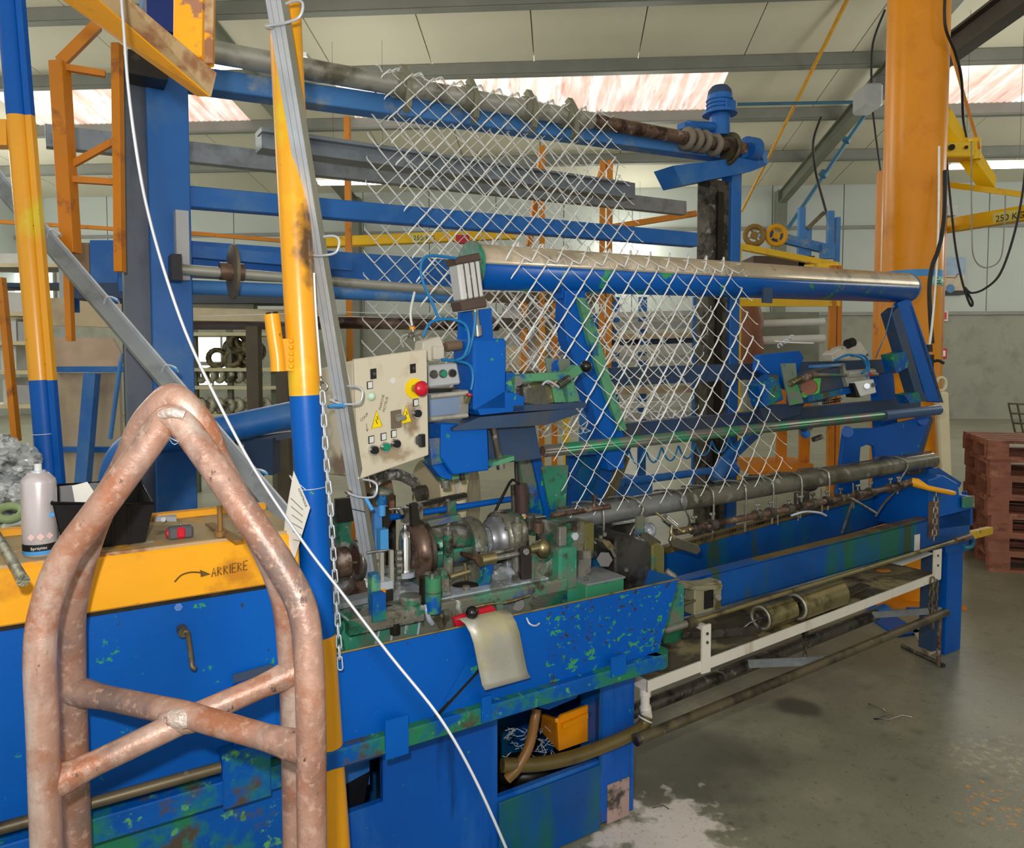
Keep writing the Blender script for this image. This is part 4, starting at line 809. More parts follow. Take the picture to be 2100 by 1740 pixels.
part('end_cap', B().prism([W(1972, 1020, .19), W(1996, 1017, .19), W(1996, 1040, .19), W(1972, 1042, .19)], -VD * .006), green, t)
for x in (1975, 1981): part('stud', B().cyl(W(x, 1018, .24), W(x, 1008, .24), .006, n=8), blue, t)
part('sloped_cover', B().prism([W(1905, 962, .28), W(1925, 960, .28), W(1972, 990, .28), W(1968, 1000, .28), W(1905, 990, .28)], VD * .12), bluegreen, t)
lu0, lu1 = U(1943, 1200, .3), U(1974, 1200, .3)
part('end_leg', B().mbox(lu0, lu1, .3, .42, 0, .72), blue, t, bevel=.004); part('leg_side', B().mbox(lu0 - .05, lu0, .34, .42, 0.02, .7), bluedark, t)
part('gusset', B().prism([W(1930, 1090, .28), W(1988, 1085, .28), W(1986, 1130, .28), W(1940, 1135, .28)], VD * .02), blue, t)
part('hanger_plate', B().wbox((1878, 1098), (1886, 1130), VF - .006, .006), white, t)
part('name_patch', B().wbox((1905, 1030), (1925, 1100), VF - .003, .003), mat('rust_patch', (108, 80, 62), .6, .2, [((70, 60, 56), 9, .5, .6)], .15, 6), t)
# side plate with the window
t2 = thing('side_bracket', 'bright blue bracket plate with an oblong window at the machine end', 'bracket', W(1800, 1060, .62), TH)
out = [W(*q, .6) for q in ((1733, 880), (1800, 878), (1908, 852), (1884, 930), (1852, 975), (1852, 1075), (1712, 1075), (1720, 990))]
inn = [W(*q, .6) for q in ((1765, 918), (1779, 912), (1793, 916), (1796, 950), (1797, 990), (1790, 1006), (1765, 1006), (1762, 960))]
part('plate', B().ringprism(out, inn, VD * .02), blue, t2, bevel=.002)
part('folded_flange', B().prism([W(1908, 852, .6), W(1884, 930, .6), W(1852, 975, .6), W(1858, 978, .6), W(1892, 935, .6), W(1914, 860, .6)], VD * .09), bluedark, t2)
for x, y in ((1738, 886), (1893, 862)): part('pivot_boss', B().cyl(W(x, y, .6), W(x, y, .575), .03, n=16), blue, t2)
part('lower_web', B().prism([W(1700, 1040, .63), W(1960, 1015, .63), W(1960, 1060, .63), W(1700, 1085, .63)], VD * .02), blue, t2)

# ---- roller frame
VRO = .5
t = thing('roller_stand', 'blue frame with arms and rails carrying the big front roller', 'machine frame', m(1.6, .6, 1.0), TH)
part('end_arm', B().prism([W(*q, .46) for q in ((1840, 622), (1866, 610), (1908, 733), (1933, 824), (1902, 824))], VD * .02), blue, t)
part('end_arm_web', B().prism([W(*q, .46) for q in ((1828, 643), (1843, 630), (1892, 800), (1904, 824), (1882, 824))], VD * .06), bluedark, t)
part('end_arm_flange', B().prism([W(*q, .46) for q in ((1864, 628), (1870, 628), (1935, 826), (1928, 826))], VD * .08), bluedark, t)
part('tie_bracket', B().prism([W(*q, .45) for q in ((1828, 728), (1858, 720), (1866, 752), (1838, 766))], VD * .06), blueworn, t); part('tie_bracket', B().prism([W(*q, .45) for q in ((1855, 810), (1884, 804), (1890, 824), (1866, 828))], VD * .06), blueworn, t)
part('inner_post', B().prism([W(*q, .7) for q in ((1800, 770), (1832, 765), (1842, 880), (1806, 885))], VD * .05), blue, t)
part('middle_arm', B().prism([W(*q, .46) for q in ((1160, 596), (1188, 596), (1206, 690), (1232, 770), (1262, 840), (1282, 900), (1280, 962), (1248, 965), (1236, 900), (1216, 840), (1190, 770), (1164, 700), (1157, 650))], VD * .06), blue, t, bevel=.002)
part('middle_arm_web', B().prism([W(*q, .44) for q in ((1186, 610), (1202, 612), (1228, 690), (1256, 790), (1286, 882), (1272, 884), (1240, 800), (1206, 690))], VD * .09), greenlt, t)
part('lower_post', B().prism([W(*q, .45) for q in ((1062, 930), (1106, 925), (1134, 1095), (1092, 1100))], VD * .03), green, t); part('post_edge', B().prism([W(*q, .44) for q in ((1092, 945), (1110, 940), (1142, 1090), (1126, 1092))], VD * .05), blue, t)
part('post_plate', B().prism([W(*q, .43) for q in ((1110, 958), (1166, 955), (1160, 1040), (1146, 1095), (1138, 1094))], VD * .02), green, t)
part('guard_plate', B().prism([W(*q, .6) for q in ((1166, 935), (1250, 930), (1300, 905), (1260, 1000), (1240, 1050), (1166, 1055))], VD * .02), bluegreen, t)
part('flat_stay', B().beam(W(1282, 935, .5), W(1240, 1045, .5), .008, .05, UD), brownpipe, t)
part('upper_rail', B().beam(W(1240, 774, .75), W(1850, 750, .75), .03, .082), bluedark, t); part('lower_rail', B().beam(W(1240, 888, .72), W(1880, 826, .72), .05, .07), bluedark, t)
part('rail_edge', B().beam(W(1240, 908, .68), W(1880, 840, .68), .02, .02), blueworn, t)
part('arm_seat', B().wbox((1152, 590), (1200, 615), .47, .06), blue, t)
part('cable_stay', B().tube([W(1832, 625, .44), W(1815, 690, .5), W(1795, 735, .6)], .003, 6), bluepale, t)
t = thing('big_roller', 'thick roller with bare steel top and blue underside, mesh draped over it', 'roller', W(1400, 570, VRO), TH)
ra, rb = W(968, 547, VRO), W(1857, 591, VRO); RR = .083
part('bare_top', arc(B(), ra, rb, RR, 1, 150, 16), mat('bare_roller_steel', (206, 192, 168), .34, .45, [((170, 158, 140), 8, .5, .66), ((120, 112, 100), 16, .62, .72)], .1, 6), t)
part('painted_underside', arc(B(), ra, rb, RR, 150, 361, 24), mat('roller_blue', (0, 90, 178), .35, 0, [((50, 150, 90), 9, .58, .62), ((120, 120, 110), 14, .64, .7)], .1, 4), t)
part('core', B().cyl(ra + UD * .002, rb - UD * .002, RR - .005, n=28), steelbr, t)
part('end_disc', B().cyl(ra - UD * .012, ra + UD * .004, .088, n=32), green, t, 'green end disc'); part('end_cap', B().cyl(rb - UD * .004, rb + UD * .01, .08, n=28), blueclean, t)
part('shaft_stub', B().cyl(ra - UD * .04, ra, .02, n=14), steeldk, t)
part('bolt', B().wbox((1566, 590), (1584, 622), VRO - .09, .01), bluedark, t)
t = thing('guide_tube', 'long worn tube with green paint and an open rusty end in front of the mesh', 'tube', W(1500, 880, .34), TH)
ga, gb = W(1112, 926, .34), W(1924, 841, .34)
gt = mat('worn_green_tube', (124, 118, 110), .36, .4, [((56, 138, 100), 9, .48, .56), ((110, 104, 96), 14, .6, .7)], .1, 6)
part('tube', arc(B(), ga, lerp(ga, gb, .8), .026, 0, 360, 20, .004), gt, t); part('painted_end', B().cyl(lerp(ga, gb, .8), gb, .027, n=20), mat('dusty_blue_tube', (62, 94, 134), .35, .2), t)
part('rusty_bore', B().cyl(ga + UD * .004, ga + UD * .012, .022, n=18), mat('rust_bore', (98, 62, 48), .7), t)

# ---- woven mesh
t = meshroot = thing('chain_link_mesh', 'newly woven galvanised chain-link mesh draped over the rollers', 'wire mesh', m(1.0, .3, 1.0), TH)
zr = W(1300, 565, VRO).z; ut = uvz(W(1300, 565, VRO))[0]; slope = (rb.z - ra.z) / (uvz(rb)[0] - uvz(ra)[0])
R2 = RR + .006
path = [(.27, 1.075), (.285, 1.2), (.312, 1.33)]
for a in range(-10, 171, 20): path.append((VRO - R2 * math.cos(math.radians(a)), zr + R2 * math.sin(math.radians(a))))
path += [(.61, 1.8), (.64, 1.65), (.68, 1.5), (.73, 1.36), (.79, 1.3), (.86, 1.33), (.92, 1.45), (1.0, 1.75), (1.14, 2.25), (1.28, 2.7), (1.345, 2.9)]
zh = W(1000, 212, VR).z
path += [(1.355, zh + .04), (1.4, zh + .075), (1.45, zh + .04), (1.49, zh - .15), (1.54, zh - .5), (1.58, zh - .95), (1.62, zh - 1.35)]
path = [Vector((a, c, 0)) for a, c in path]; path = spline(path, 4)
cum = [0]
for a, c in zip(path, path[1:]): cum.append(cum[-1] + (c - a).length)
def at_s(s):
    s = max(0, min(cum[-1], s)); lo = 0
    for i in range(len(cum) - 1):
        if cum[i + 1] >= s: lo = i; break
    k = (s - cum[lo]) / max(1e-9, cum[lo + 1] - cum[lo]); q = lerp(path[lo], path[lo + 1], k); d = (path[lo + 1] - path[lo]).normalized()
    return q, d
ROW, PIT = .053, .107
def place(u, s, off):
    q, d = at_s(s); n = Vector((-d.y, d.x, 0))      # towards the camera on the way up
    tilt = slope * (u - ut)
    return m(u + SK(s), q.x + n.x * off, q.y + n.y * off + tilt)
def SK(s):
    k = min(1, s / 1.0); base = .17 * (1 - k); far = max(0, min(1, (s - 2.0) / 1.4)); return base - .06 * far + (.05 if s < .35 else 0) * 0
nrow = int(cum[-1] / ROW); nP = 11
for i in range(nrow):
    s0 = i * ROW; ph = (i % 2) * PIT / 2; pts = []; uu0 = .31 + ph
    np_ = nP + (1 if i > 33 else 0)
    for k in range(np_):
        u = uu0 + k * PIT; e = .008
        pts += [place(u, s0 - .003, 0), place(u + PIT * .05, s0 + ROW * .12, e), place(u + PIT * .25, s0 + ROW * .5, e * 1.1), place(u + PIT * .45, s0 + ROW * .9, e),
                place(u + PIT * .5, s0 + ROW + .003, 0), place(u + PIT * .55, s0 + ROW * .9, -e), place(u + PIT * .75, s0 + ROW * .5, -e * 1.1), place(u + PIT * .95, s0 + ROW * .12, -e)]
    pts.append(place(uu0 + np_ * PIT, s0 - .003, 0))
    kw = .55 if i < 6 else (1.0 if i < 25 else 1.15)  # flash brightness put into thickness: upper rows wider, lowest rows thinner
    rad = ([r_ * kw for r_ in (.0021, .0031, .0036, .0031, .0021, .0016, .0015, .0016)] * np_) + [.0019]  # wire swells on the front diagonal to stand in for flash glare
    part('wire_strand', B().tube(pts, rad, 5), wirem, t)
# loose wire end at the right of the front sheet
solo('loose_wire_end', B().tube(spline([W(1590, 700, .4), W(1630, 703, .4), W(1668, 704, .38)], 4), .0025, 6), wirem, 'straight loose wire end sticking out right of the mesh', 'wire', rz=TH)
solo('twisted_wire_knot', B().tube(coil(W(1595, 712, .42), W(1625, 690, .42), .008, 5, 8), .003, 6), zinc, 'twisted shiny wire knot at the right edge of the mesh', 'wire', rz=TH)
# ================================================================== working heads on the machine
def cu(b, px0, px1, py, v, r, n=20, r2=None):       # cylinder along the machine axis between two pixel columns
    a = uvz(W(px0, py, v)); e = U(px1, py, v); return b.cyl(m(a[0], v, a[2]), m(e, v, a[2]), r, r2, n)
def cz(b, px, py0, py1, v, r, n=18, r2=None):       # upright cylinder between two pixel rows
    a, e = W(px, py1, v), W(px, py0, v); return b.cyl(a, Vector((a.x, a.y, e.z)), r, r2, n)
def bolt(parent, P, d, r=.008, h=.01, mm=None): return part('bolt', B().cyl(P, P + d * h, r, n=6), mm or boltm, parent)
# bed casting
t = thing('bed_casting', 'green painted casting full of grime behind the trough lip', 'casting', m(0, .3, .66), TH)
part('left_block', B().mbox(uR + .02, .36, .1, .56, .66, .915), green, t, bevel=.006)
part('right_block', B().mbox(.36, .9, .12, .56, .66, .80), green, t, bevel=.006)
part('soapy_top', B().mbox(uR + .03, .30, .13, .5, .915, .92), soap, t)
part('front_plate', B().mbox(U(715, 1270, .07), U(872, 1270, .07), .07, .16, .885, .93), greengrime, t, bevel=.004)
part('round_boss', B().cyl(W(842, 1235, .12), W(842, 1222, .12), .032, n=20), greengrime, t)
part('stud', B().cyl(W(810, 1300, .08), W(810, 1278, .08), .014, n=12), blackm, t)
part('slide_bar', B().beam(W(690, 1240, .2), W(770, 1222, .2), .05, .015), zincdk, t)
part('web', B().prism([W(*q, .16) for q in ((955, 1230), (1080, 1205), (1085, 1232), (955, 1262))], VD * .02), greengrime, t)
sp = part('soap_puddle', B().prism([W(*q, .19) for q in ((1008, 1232), (1018, 1175), (1036, 1160), (1066, 1172), (1074, 1222))], VD * .06), soap, t, bevel=.012)
part('soap_drip', B().tube(spline([W(873, 1240, .085), W(876, 1255, .08), W(880, 1270, .08), W(886, 1280, .085)], 4), .008, 8), soap, t)
for k in range(5): x = 750 + k * 27; part('soap_run', B().tube(spline([W(x, 1262 + k, .098), W(x + 2, 1278, .096), W(x + random.uniform(-4, 4), 1300 + 8 * (k % 3), .097)], 3), .0035, 6), soap, t)
for k in range(9): bolt(t, W(905 + k * 24, 1262 - k * 5, .099), -VD, .006, .006)
for uu, vv in ((-.42, .2), (-.3, .48), (.02, .16), (.2, .17), (.28, .48)): bolt(t, m(uu, vv, .92), ZD, .012, .012)
part('oil_pipe', B().tube(spline([W(960, 1250, .09), W(1000, 1240, .085), W(1040, 1236, .085), W(1085, 1222, .09)], 5), .005, 8), brassy, t)
part('cast_rib', B().prism([W(*q, .1) for q in ((1010, 1232), (1022, 1228), (1030, 1268), (1016, 1272))], -VD * .02), green, t); part('cast_rib', B().prism([W(*q, .1) for q in ((905, 1252), (918, 1248), (922, 1290), (908, 1294))], -VD * .02), green, t)
# pulley on the left
t = thing('wire_pulley', 'brown rusty pulley disc on a thin brass shaft at the left of the bed', 'pulley', W(735, 1210, .3), TH)
c = W(733, 1150, .3)
part('rim', B().torus(c, UD, .05, .011, 32, 10), steeldk, t); part('disc', B().cyl(c - UD * .003, c + UD * .003, .05, n=28), mat('dark_rust', (84, 50, 40), .6, .2), t)
part('outer_hub', B().cyl(W(684, 1157, .3), W(712, 1152, .3), .045, n=24), steelbr, t); part('shaft', B().cyl(W(700, 1156, .3), W(790, 1150, .3), .0045, n=10), brassy, t)
part('pedestal', B().prism([W(*q, .29) for q in ((728, 1190), (748, 1190), (752, 1208), (768, 1216), (714, 1222), (728, 1206))], VD * .05), steelbr, t); part('rear_block', B().wbox((690, 1060), (722, 1205), .42, .08), greengrime, t)
part('rear_plate', B().wbox((690, 1025), (735, 1068), .4, .02), blackm, t)
# wire guide stand
t = thing('wire_guide_stand', 'narrow blue and green post with a mushroom knob at the channel foot', 'stand', W(775, 1270, .13), TH)
part('mushroom_knob', B().lathe(W(783, 1012, .25), ZD, [(-.004, .02), (.0, .034), (.012, .03), (.018, .012)], 18), green, t)
part('knob_stem', B().cyl(W(782, 1035, .25), W(782, 1010, .25), .016, n=14), blueworn, t)
part('post', B().wbox((768, 1042), (784, 1130), .26, .02), bluepale, t); part('spring_sleeve', B().cyl(W(783, 1058, .24), W(783, 1036, .24), .011, n=12), tapeblue, t)
part('rear_bracket', B().wbox((786, 1040), (798, 1100), .27, .02), blackm, t)
part('cross_pin', B().cyl(W(797, 1045, .24), W(824, 1042, .24), .004, n=8).cyl(W(818, 1043, .24), W(824, 1055, .24), .008, n=10), chrome, t)
part('clamp_block', B().wbox((780, 1088), (797, 1130), .2, .03), tapeblue, t); part('guide_rod', B().cyl(W(752, 1134, .2), W(798, 1128, .2), .004, n=8), chrome, t)
part('upright', B().wbox((780, 1135), (788, 1205), .17, .012), tubeg, t); part('upright', B().wbox((800, 1130), (808, 1210), .18, .012), tubeg, t)
part('foot', B().wbox((779, 1196), (806, 1210), .15, .05), zinc, t); part('dark_pad', B().wbox((780, 1212), (806, 1232), .15, .05), blackm, t); part('orange_mark', B().wbox((780, 1210), (791, 1216), .148, .004), orange, t)
part('lower_bracket', B().wbox((762, 1180), (780, 1268), .1, .03), greenlt, t); part('bracket_foot', B().wbox((764, 1222), (792, 1272), .06, .03), blueworn, t)
for k in range(5): part('guide_roller', B().cyl(W(812, 1135 + k * 13, .2), W(822, 1134 + k * 13, .2), .009, n=12), steel, t)
# polished pin
t = thing('polished_pin', 'shiny upright steel pin beside the spindle housing', 'pin', W(831, 1175, .22), TH)
part('pin', B().lathe(W(831, 1176, .22), ZD, [(0, .019), (.012, .019), (.014, .0165), (.1, .0165), (.102, .0155), (.125, .0155), (.127, .006), (.145, .005)], 20), chrome, t)
part('collar', B().cyl(W(831, 1182, .22), W(831, 1172, .22), .03, n=20), soap, t)
# spindle housing
AX = .3; za = W(900, 1122, AX).z
def AU(px): return U(px, 1122, AX)
t = thing('spindle_housing', 'grimy split bearing housing in the middle of the bed', 'bearing housing', m(AU(905), AX, .92), TH)
part('upper_shell', arc(B(), m(AU(868), AX, za), m(AU(962), AX, za), .083, 5, 175, 18, .02), greengrime, t); part('lower_shell', arc(B(), m(AU(868), AX, za), m(AU(962), AX, za), .083, 178, 362, 18, .02), green, t)
part('rear_cap', B().lathe(m(AU(950), AX, za), UD, [(0, .08), (.03, .083), (.05, .074), (.06, .05)], 28), greengrime, t)
part('front_ring', B().lathe(m(AU(836), AX, za), UD, [(0, .05), (.003, .078), (.03, .086), (.05, .088), (.056, .07)], 28), steelbr, t)
part('dark_flange', B().lathe(m(AU(862), AX, za), UD, [(0, .094), (.012, .094)], 28), steeldk, t)
part('pedestal', B().mbox(AU(850), AU(968), .22, .42, .915, za - .05), greengrime, t, bevel=.006)
part('clamp_lug', B().cyl(W(919, 1190, .2), W(919, 1098, .2), .016, n=14), greengrime, t); bolt(t, W(919, 1098, .2), ZD, .013, .014); part('stud', B().cyl(W(919, 1092, .2), W(919, 1080, .2), .005, n=8), steel, t)
part('top_rail', B().beam(W(862, 1076, .33), W(940, 1060, .33), .03, .02), green, t); part('side_plate', B().prism([W(*q, .28) for q in ((844, 1035), (856, 1032), (862, 1070), (880, 1100), (858, 1112), (846, 1090))], VD * .02), blackm, t)
part('rear_tee', B().wbox((852, 1036), (868, 1066), .3, .04), greengrime, t)
# blue rod above
t = thing('blue_tie_rod', 'bright blue rod clamped above the spindle housing', 'rod', W(920, 1050, .38), TH)
part('rod', B().cyl(W(798, 1062, .38), W(1055, 1023, .38), .0105, n=14), blue, t)
for x, y in ((922, 1042), (835, 1056)): part('clamp', B().obox(W(x, y, .38), UD * .016, VD * .016, ZD * .024), greengrime, t); 
bolt(t, W(918, 1030, .38), ZD, .008, .01); part('dark_bar', B().beam(W(836, 1040, .4), W(955, 1015, .4), .02, .014), blackm, t)
# spindle flange and shaft
t = thing('spindle_flange', 'stepped dark steel flange with white lubricant right of the housing', 'flange', m(AU(1020), AX, .92), TH)
part('soapy_shaft', B().lathe(m(AU(962), AX, za), UD, [(0, .036), (.05, .042), (.09, .046)], 24), soap, t)
part('worm', B().lathe(m(AU(996), AX, za), UD, [(0, .05), (.018, .06), (.022, .07), (.05, .075)], 28), mat('grey_machined', (138, 140, 144), .35, .5, [((90, 92, 90), 9, .5, .65)], .15, 10), t)
part('big_disc', B().lathe(m(AU(1018), AX, za), UD, [(0, .06), (.002, .088), (.03, .09), (.07, .09), (.075, .07)], 32), greengrime, t)
part('pillow_base', B().mbox(AU(1020), AU(1066), .24, .38, .915, za - .04), soap, t)
part('cap_lug', B().cyl(W(1060, 1110, .22), W(1060, 1072, .22), .019, n=14), greengrime, t); bolt(t, W(1060, 1072, .22), ZD, .01, .02)
part('breather', B().wbox((1085, 1060), (1112, 1085), .3, .05), steel, t, bevel=.004); part('brown_cap', B().cyl(W(1103, 1092, .27), W(1103, 1072, .27), .02, n=14), steelbr, t); part('tap', B().cyl(W(1103, 1108, .27), W(1103, 1090, .27), .009, n=10), chrome, t); part('tap_pin', B().cyl(W(1096, 1062, .28), W(1118, 1060, .28), .005, n=8), chrome, t)
for k in range(3): bolt(t, m(AU(1018), AX, za) + (-VD * math.cos(.6 + k) + ZD * math.sin(.6 + k)) * .078, -UD, .006, .006)
# sensor cylinder
t = thing('oil_cylinder', 'dark brown upright cylinder with a black cable above the flange', 'cylinder', W(1069, 1060, .27), TH)
part('barrel', B().cyl(W(1071, 1052, .27), W(1068, 993, .27), .0215, n=20), mat('brown_barrel', (78, 62, 60), .28, .3), t); part('nose', B().cyl(W(1072, 1064, .27), W(1071, 1050, .27), .011, n=14), zinc, t)
part('red_ring', B().cyl(W(1072, 1061, .27), W(1072, 1057, .27), .0125, n=14), orange, t); part('sleeve', B().cyl(W(1054, 1048, .29), W(1052, 995, .29), .009, n=10), steeldk, t)
part('cable', B().tube(spline([W(1064, 993, .27), W(1050, 985, .3), W(1035, 1010, .33), W(1020, 1040, .35), W(1010, 1062, .36)], 5), .005, 8), cabblack, t)
part('lead', B().tube(spline([W(1060, 990, .28), W(1058, 950, .3), W(1062, 900, .34)], 4), .006, 8), cabblack, t)
# green pot
t = thing('green_pot', 'green painted upright cylinder just behind the trough lip', 'cylinder', W(887, 1255, .08), TH)
part('barrel', B().cyl(W(888, 1256, .08), W(888, 1184, .08), .0225, n=20), mat('green_pot', (66, 134, 92), .4, 0, [((0, 84, 160), 9, .54, .6), ((110, 104, 84), 14, .6, .68)], .15, 6), t); part('dark_sleeve', B().cyl(W(874, 1240, .11), W(874, 1184, .11), .02, n=16), blackm, t)
part('top_pin', B().cyl(W(886, 1184, .08), W(886, 1176, .08), .009, n=12), chrome, t); part('band', B().torus(W(888, 1214, .08), ZD, .0228, .0015), steeldk, t)
part('side_bracket', B().prism([W(*q, .12) for q in ((905, 1170), (918, 1170), (924, 1220), (906, 1225))], VD * .03), greengrime, t)
t = thing('tap_handle', 'small brassy tap lying between the green pot and the lever', 'tap', W(945, 1195, .16), TH)
part('body', B().cyl(W(922, 1184, .16), W(962, 1172, .16), .009, n=12), brassy, t); part('stem', B().cyl(W(956, 1190, .16), W(953, 1155, .16), .005, n=8), brassy, t); part('black_swarf', B().sph(W(955, 1202, .2), .035, 12, 8, (1.3, .8, .35)), blackm, t)
# lever linkage
t = thing('lever_linkage', 'steel lever linkage with two rods across the bed', 'linkage', W(1040, 1160, .17), TH)
part('crank', B().prism([W(*q, .18) for q in ((950, 1134), (975, 1138), (998, 1140), (1010, 1150), (1000, 1168), (985, 1164), (976, 1150), (950, 1142))], VD * .025), steelbr, t, bevel=.003)
part('boss', B().cyl(W(985, 1150, .17), W(1014, 1144, .17), .019, n=16), brassy, t); part('rod', B().cyl(W(1010, 1147, .17), W(1082, 1132, .17), .0085, n=12), steel, t); part('rod', B().cyl(W(1005, 1136, .2), W(1052, 1127, .2), .007, n=10), steel, t)
part('arm', B().prism([W(*q, .15) for q in ((1068, 1128), (1078, 1122), (1088, 1126), (1092, 1142), (1090, 1225), (1072, 1228), (1070, 1150))], VD * .02), mat('dark_arm', (58, 50, 50), .45, .3), t, bevel=.003); part('pin', B().cyl(W(1079, 1132, .14), W(1079, 1132, .18), .01, n=12), boltm, t)
part('knuckle', B().cyl(W(1085, 1128, .17), W(1112, 1122, .17), .014, n=14).sph(W(1113, 1126, .17), .026, 14, 10, (1, 1, 1.2)), brassy, t)
part('green_leg', B().prism([W(*q, .17) for q in ((996, 1152), (1014, 1150), (1006, 1190), (1000, 1212), (975, 1222), (978, 1206), (992, 1190))], VD * .03), blueworn, t)
part('post', B().cyl(W(1060, 1185, .2), W(1060, 1140, .2), .018, n=14), steel, t); part('post_base', B().cyl(W(1060, 1196, .2), W(1060, 1182, .2), .013, n=6), steelbr, t)
# arch casting
t = thing('arch_casting', 'green and grimy casting with a round notch beside the tool block', 'casting', W(1125, 1240, .14), TH)
out = [W(*q, .15) for q in ((1092, 1140), (1100, 1142), (1108, 1152), (1120, 1155), (1132, 1148), (1140, 1132), (1150, 1125), (1166, 1130), (1166, 1226), (1092, 1242))]
part('body', B().prism(out, VD * .14), greengrime, t, bevel=.004)
part('column', B().wbox((1148, 1128), (1186, 1222), .11, .1), green, t, bevel=.008); part('foot', B().wbox((1090, 1225), (1200, 1262), .1, .14), green, t); part('dark_hole', B().cyl(W(1062, 1240, .099), W(1062, 1240, .095), .02, n=16), blackm, t)
part('ledge', B().wbox((1186, 1150), (1212, 1185), .13, .05), steel, t)
# tool block
t = thing('tool_block', 'square oily steel tool block at the near end of the grey tube', 'tool block', W(1185, 1120, .2), TH)
part('block', B().wbox((1150, 1078), (1200, 1130), .16, .12), greengrime, t, bevel=.004); part('side_face', B().wbox((1200, 1075), (1219, 1146), .17, .12), mat('olive_metal', (116, 112, 66), .4, .3, [((50, 110, 90), 9, .55, .62), ((70, 60, 40), 12, .55, .65)], .15, 8), t, bevel=.003)
part('front_key', B().wbox((1148, 1083), (1163, 1120), .14, .02), steel, t, bevel=.003); bolt(t, W(1178, 1100, .16), -VD, .014, .006, zinc)
part('top_bar', B().cyl(W(1130, 1058, .22), W(1250, 1039, .22), .009, n=10), steelbr, t); part('set_screw', B().cyl(W(1218, 1045, .22), W(1219, 1020, .22), .006, n=8).cyl(W(1219, 1022, .22), W(1219, 1016, .22), .011, n=8), steelbr, t)
part('bottom_rail', B().wbox((1196, 1132), (1212, 1225), .14, .06), steel, t)
# green box in front
t = thing('green_terminal_box', 'small green box with screws against the trough lip', 'box', W(1245, 1235, .06), TH)
part('box', B().mbox(U(1202, 1220, .06), U(1280, 1220, .06), .06, .2, .8, Z_(1230, 1196, .06)), mat('green_box', (60, 138, 100), .45, 0, [((0, 84, 170), 10, .58, .62)], .12, 6), t, bevel=.003)
part('lid', B().mbox(U(1202, 1220, .06), U(1280, 1220, .06), .055, .2, Z_(1230, 1196, .06), Z_(1230, 1196, .06) + .006), zincdk, t); zb = Z_(1230, 1196, .06)
for uu, vv in ((.42, .09), (.6, .1), (.5, .17)): bolt(t, m(uu, vv, zb + .006), ZD, .008, .01)
# gear case
t = thing('gear_case', 'dark grimy gear case at the right end of the trough', 'gear case', W(1310, 1190, .2), TH)
gr = mat('splashed_steel', (78, 76, 72), .35, .5, [((150, 160, 170), 12, .58, .66), ((44, 40, 36), 8, .5, .62)], .2, 10, .1)
part('case', B().prism([W(*q, .14) for q in ((1262, 1105), (1300, 1100), (1330, 1110), (1340, 1124), (1340, 1200), (1262, 1215))], VD * .16), gr, t, bevel=.006)
part('edge_plate', B().prism([W(*q, .13) for q in ((1338, 1120), (1352, 1114), (1364, 1124), (1364, 1192), (1338, 1200))], VD * .14), mat('olive_metal', (0, 0, 0)), t, bevel=.005)
part('top_cover', B().prism([W(*q, .15) for q in ((1310, 1100), (1326, 1096), (1355, 1116), (1342, 1122))], ZD * .008), greengrime, t)
part('rear_case', B().wbox((1240, 1082), (1310, 1150), .3, .12), gr, t, bevel=.006)
part('hex_head', B().cyl(W(1240, 1148, .16), W(1240, 1148, .2), .027, n=6), blackm, t); part('cam_lever', B().prism([W(*q, .14) for q in ((1236, 1112), (1250, 1110), (1264, 1126), (1250, 1130))], VD * .05), brassy, t); part('lever_arm', B().cyl(W(1252, 1124, .14), W(1261, 1142, .14), .006, n=8), steel, t)
part('green_tab', B().wbox((1306, 1060), (1320, 1096), .2, .01), green, t); part('shaft_stub', B().cyl(W(1222, 1110, .2), W(1240, 1112, .2), .01, n=10), zinc, t)
for x, y in ((1232, 1106), (1240, 1100)): bolt(t, W(x, y, .2), ZD, .008, .012)
part('round_knob', B().sph(W(1330, 1088, .3), .03), soap, t); part('foot_block', B().wbox((1220, 1150), (1262, 1180), .2, .1), bluegreen, t)
t = thing('clamp_lever', 'flat steel clamp lever with a spring barrel under the grey tube', 'lever', W(1400, 1110, .2), TH)
part('barrel', B().cyl(W(1362, 1062, .2), W(1384, 1080, .19), .016, n=16), chrome, t); part('rod', B().cyl(W(1345, 1052, .22), W(1400, 1092, .18), .005, n=8), brassy, t); part('nut', B().sph(W(1402, 1090, .18), .008).sph(W(1415, 1086, .18), .009), brassy, t)
part('flat_arm', B().prism([W(*q, .17) for q in ((1378, 1096), (1384, 1102), (1420, 1114), (1434, 1120), (1438, 1130), (1430, 1138), (1380, 1122), (1374, 1110))], VD * .012), mat('dark_lever', (110, 106, 94), .3, .6), t, bevel=.002)
part('link', B().tube(spline([W(1378, 1078, .18), W(1376, 1095, .175), W(1382, 1106, .172)], 4), .006, 8), brassy, t)
part('rear_pin', B().cyl(W(1366, 1172, .16), W(1384, 1186, .14), .013, n=12), steel, t)

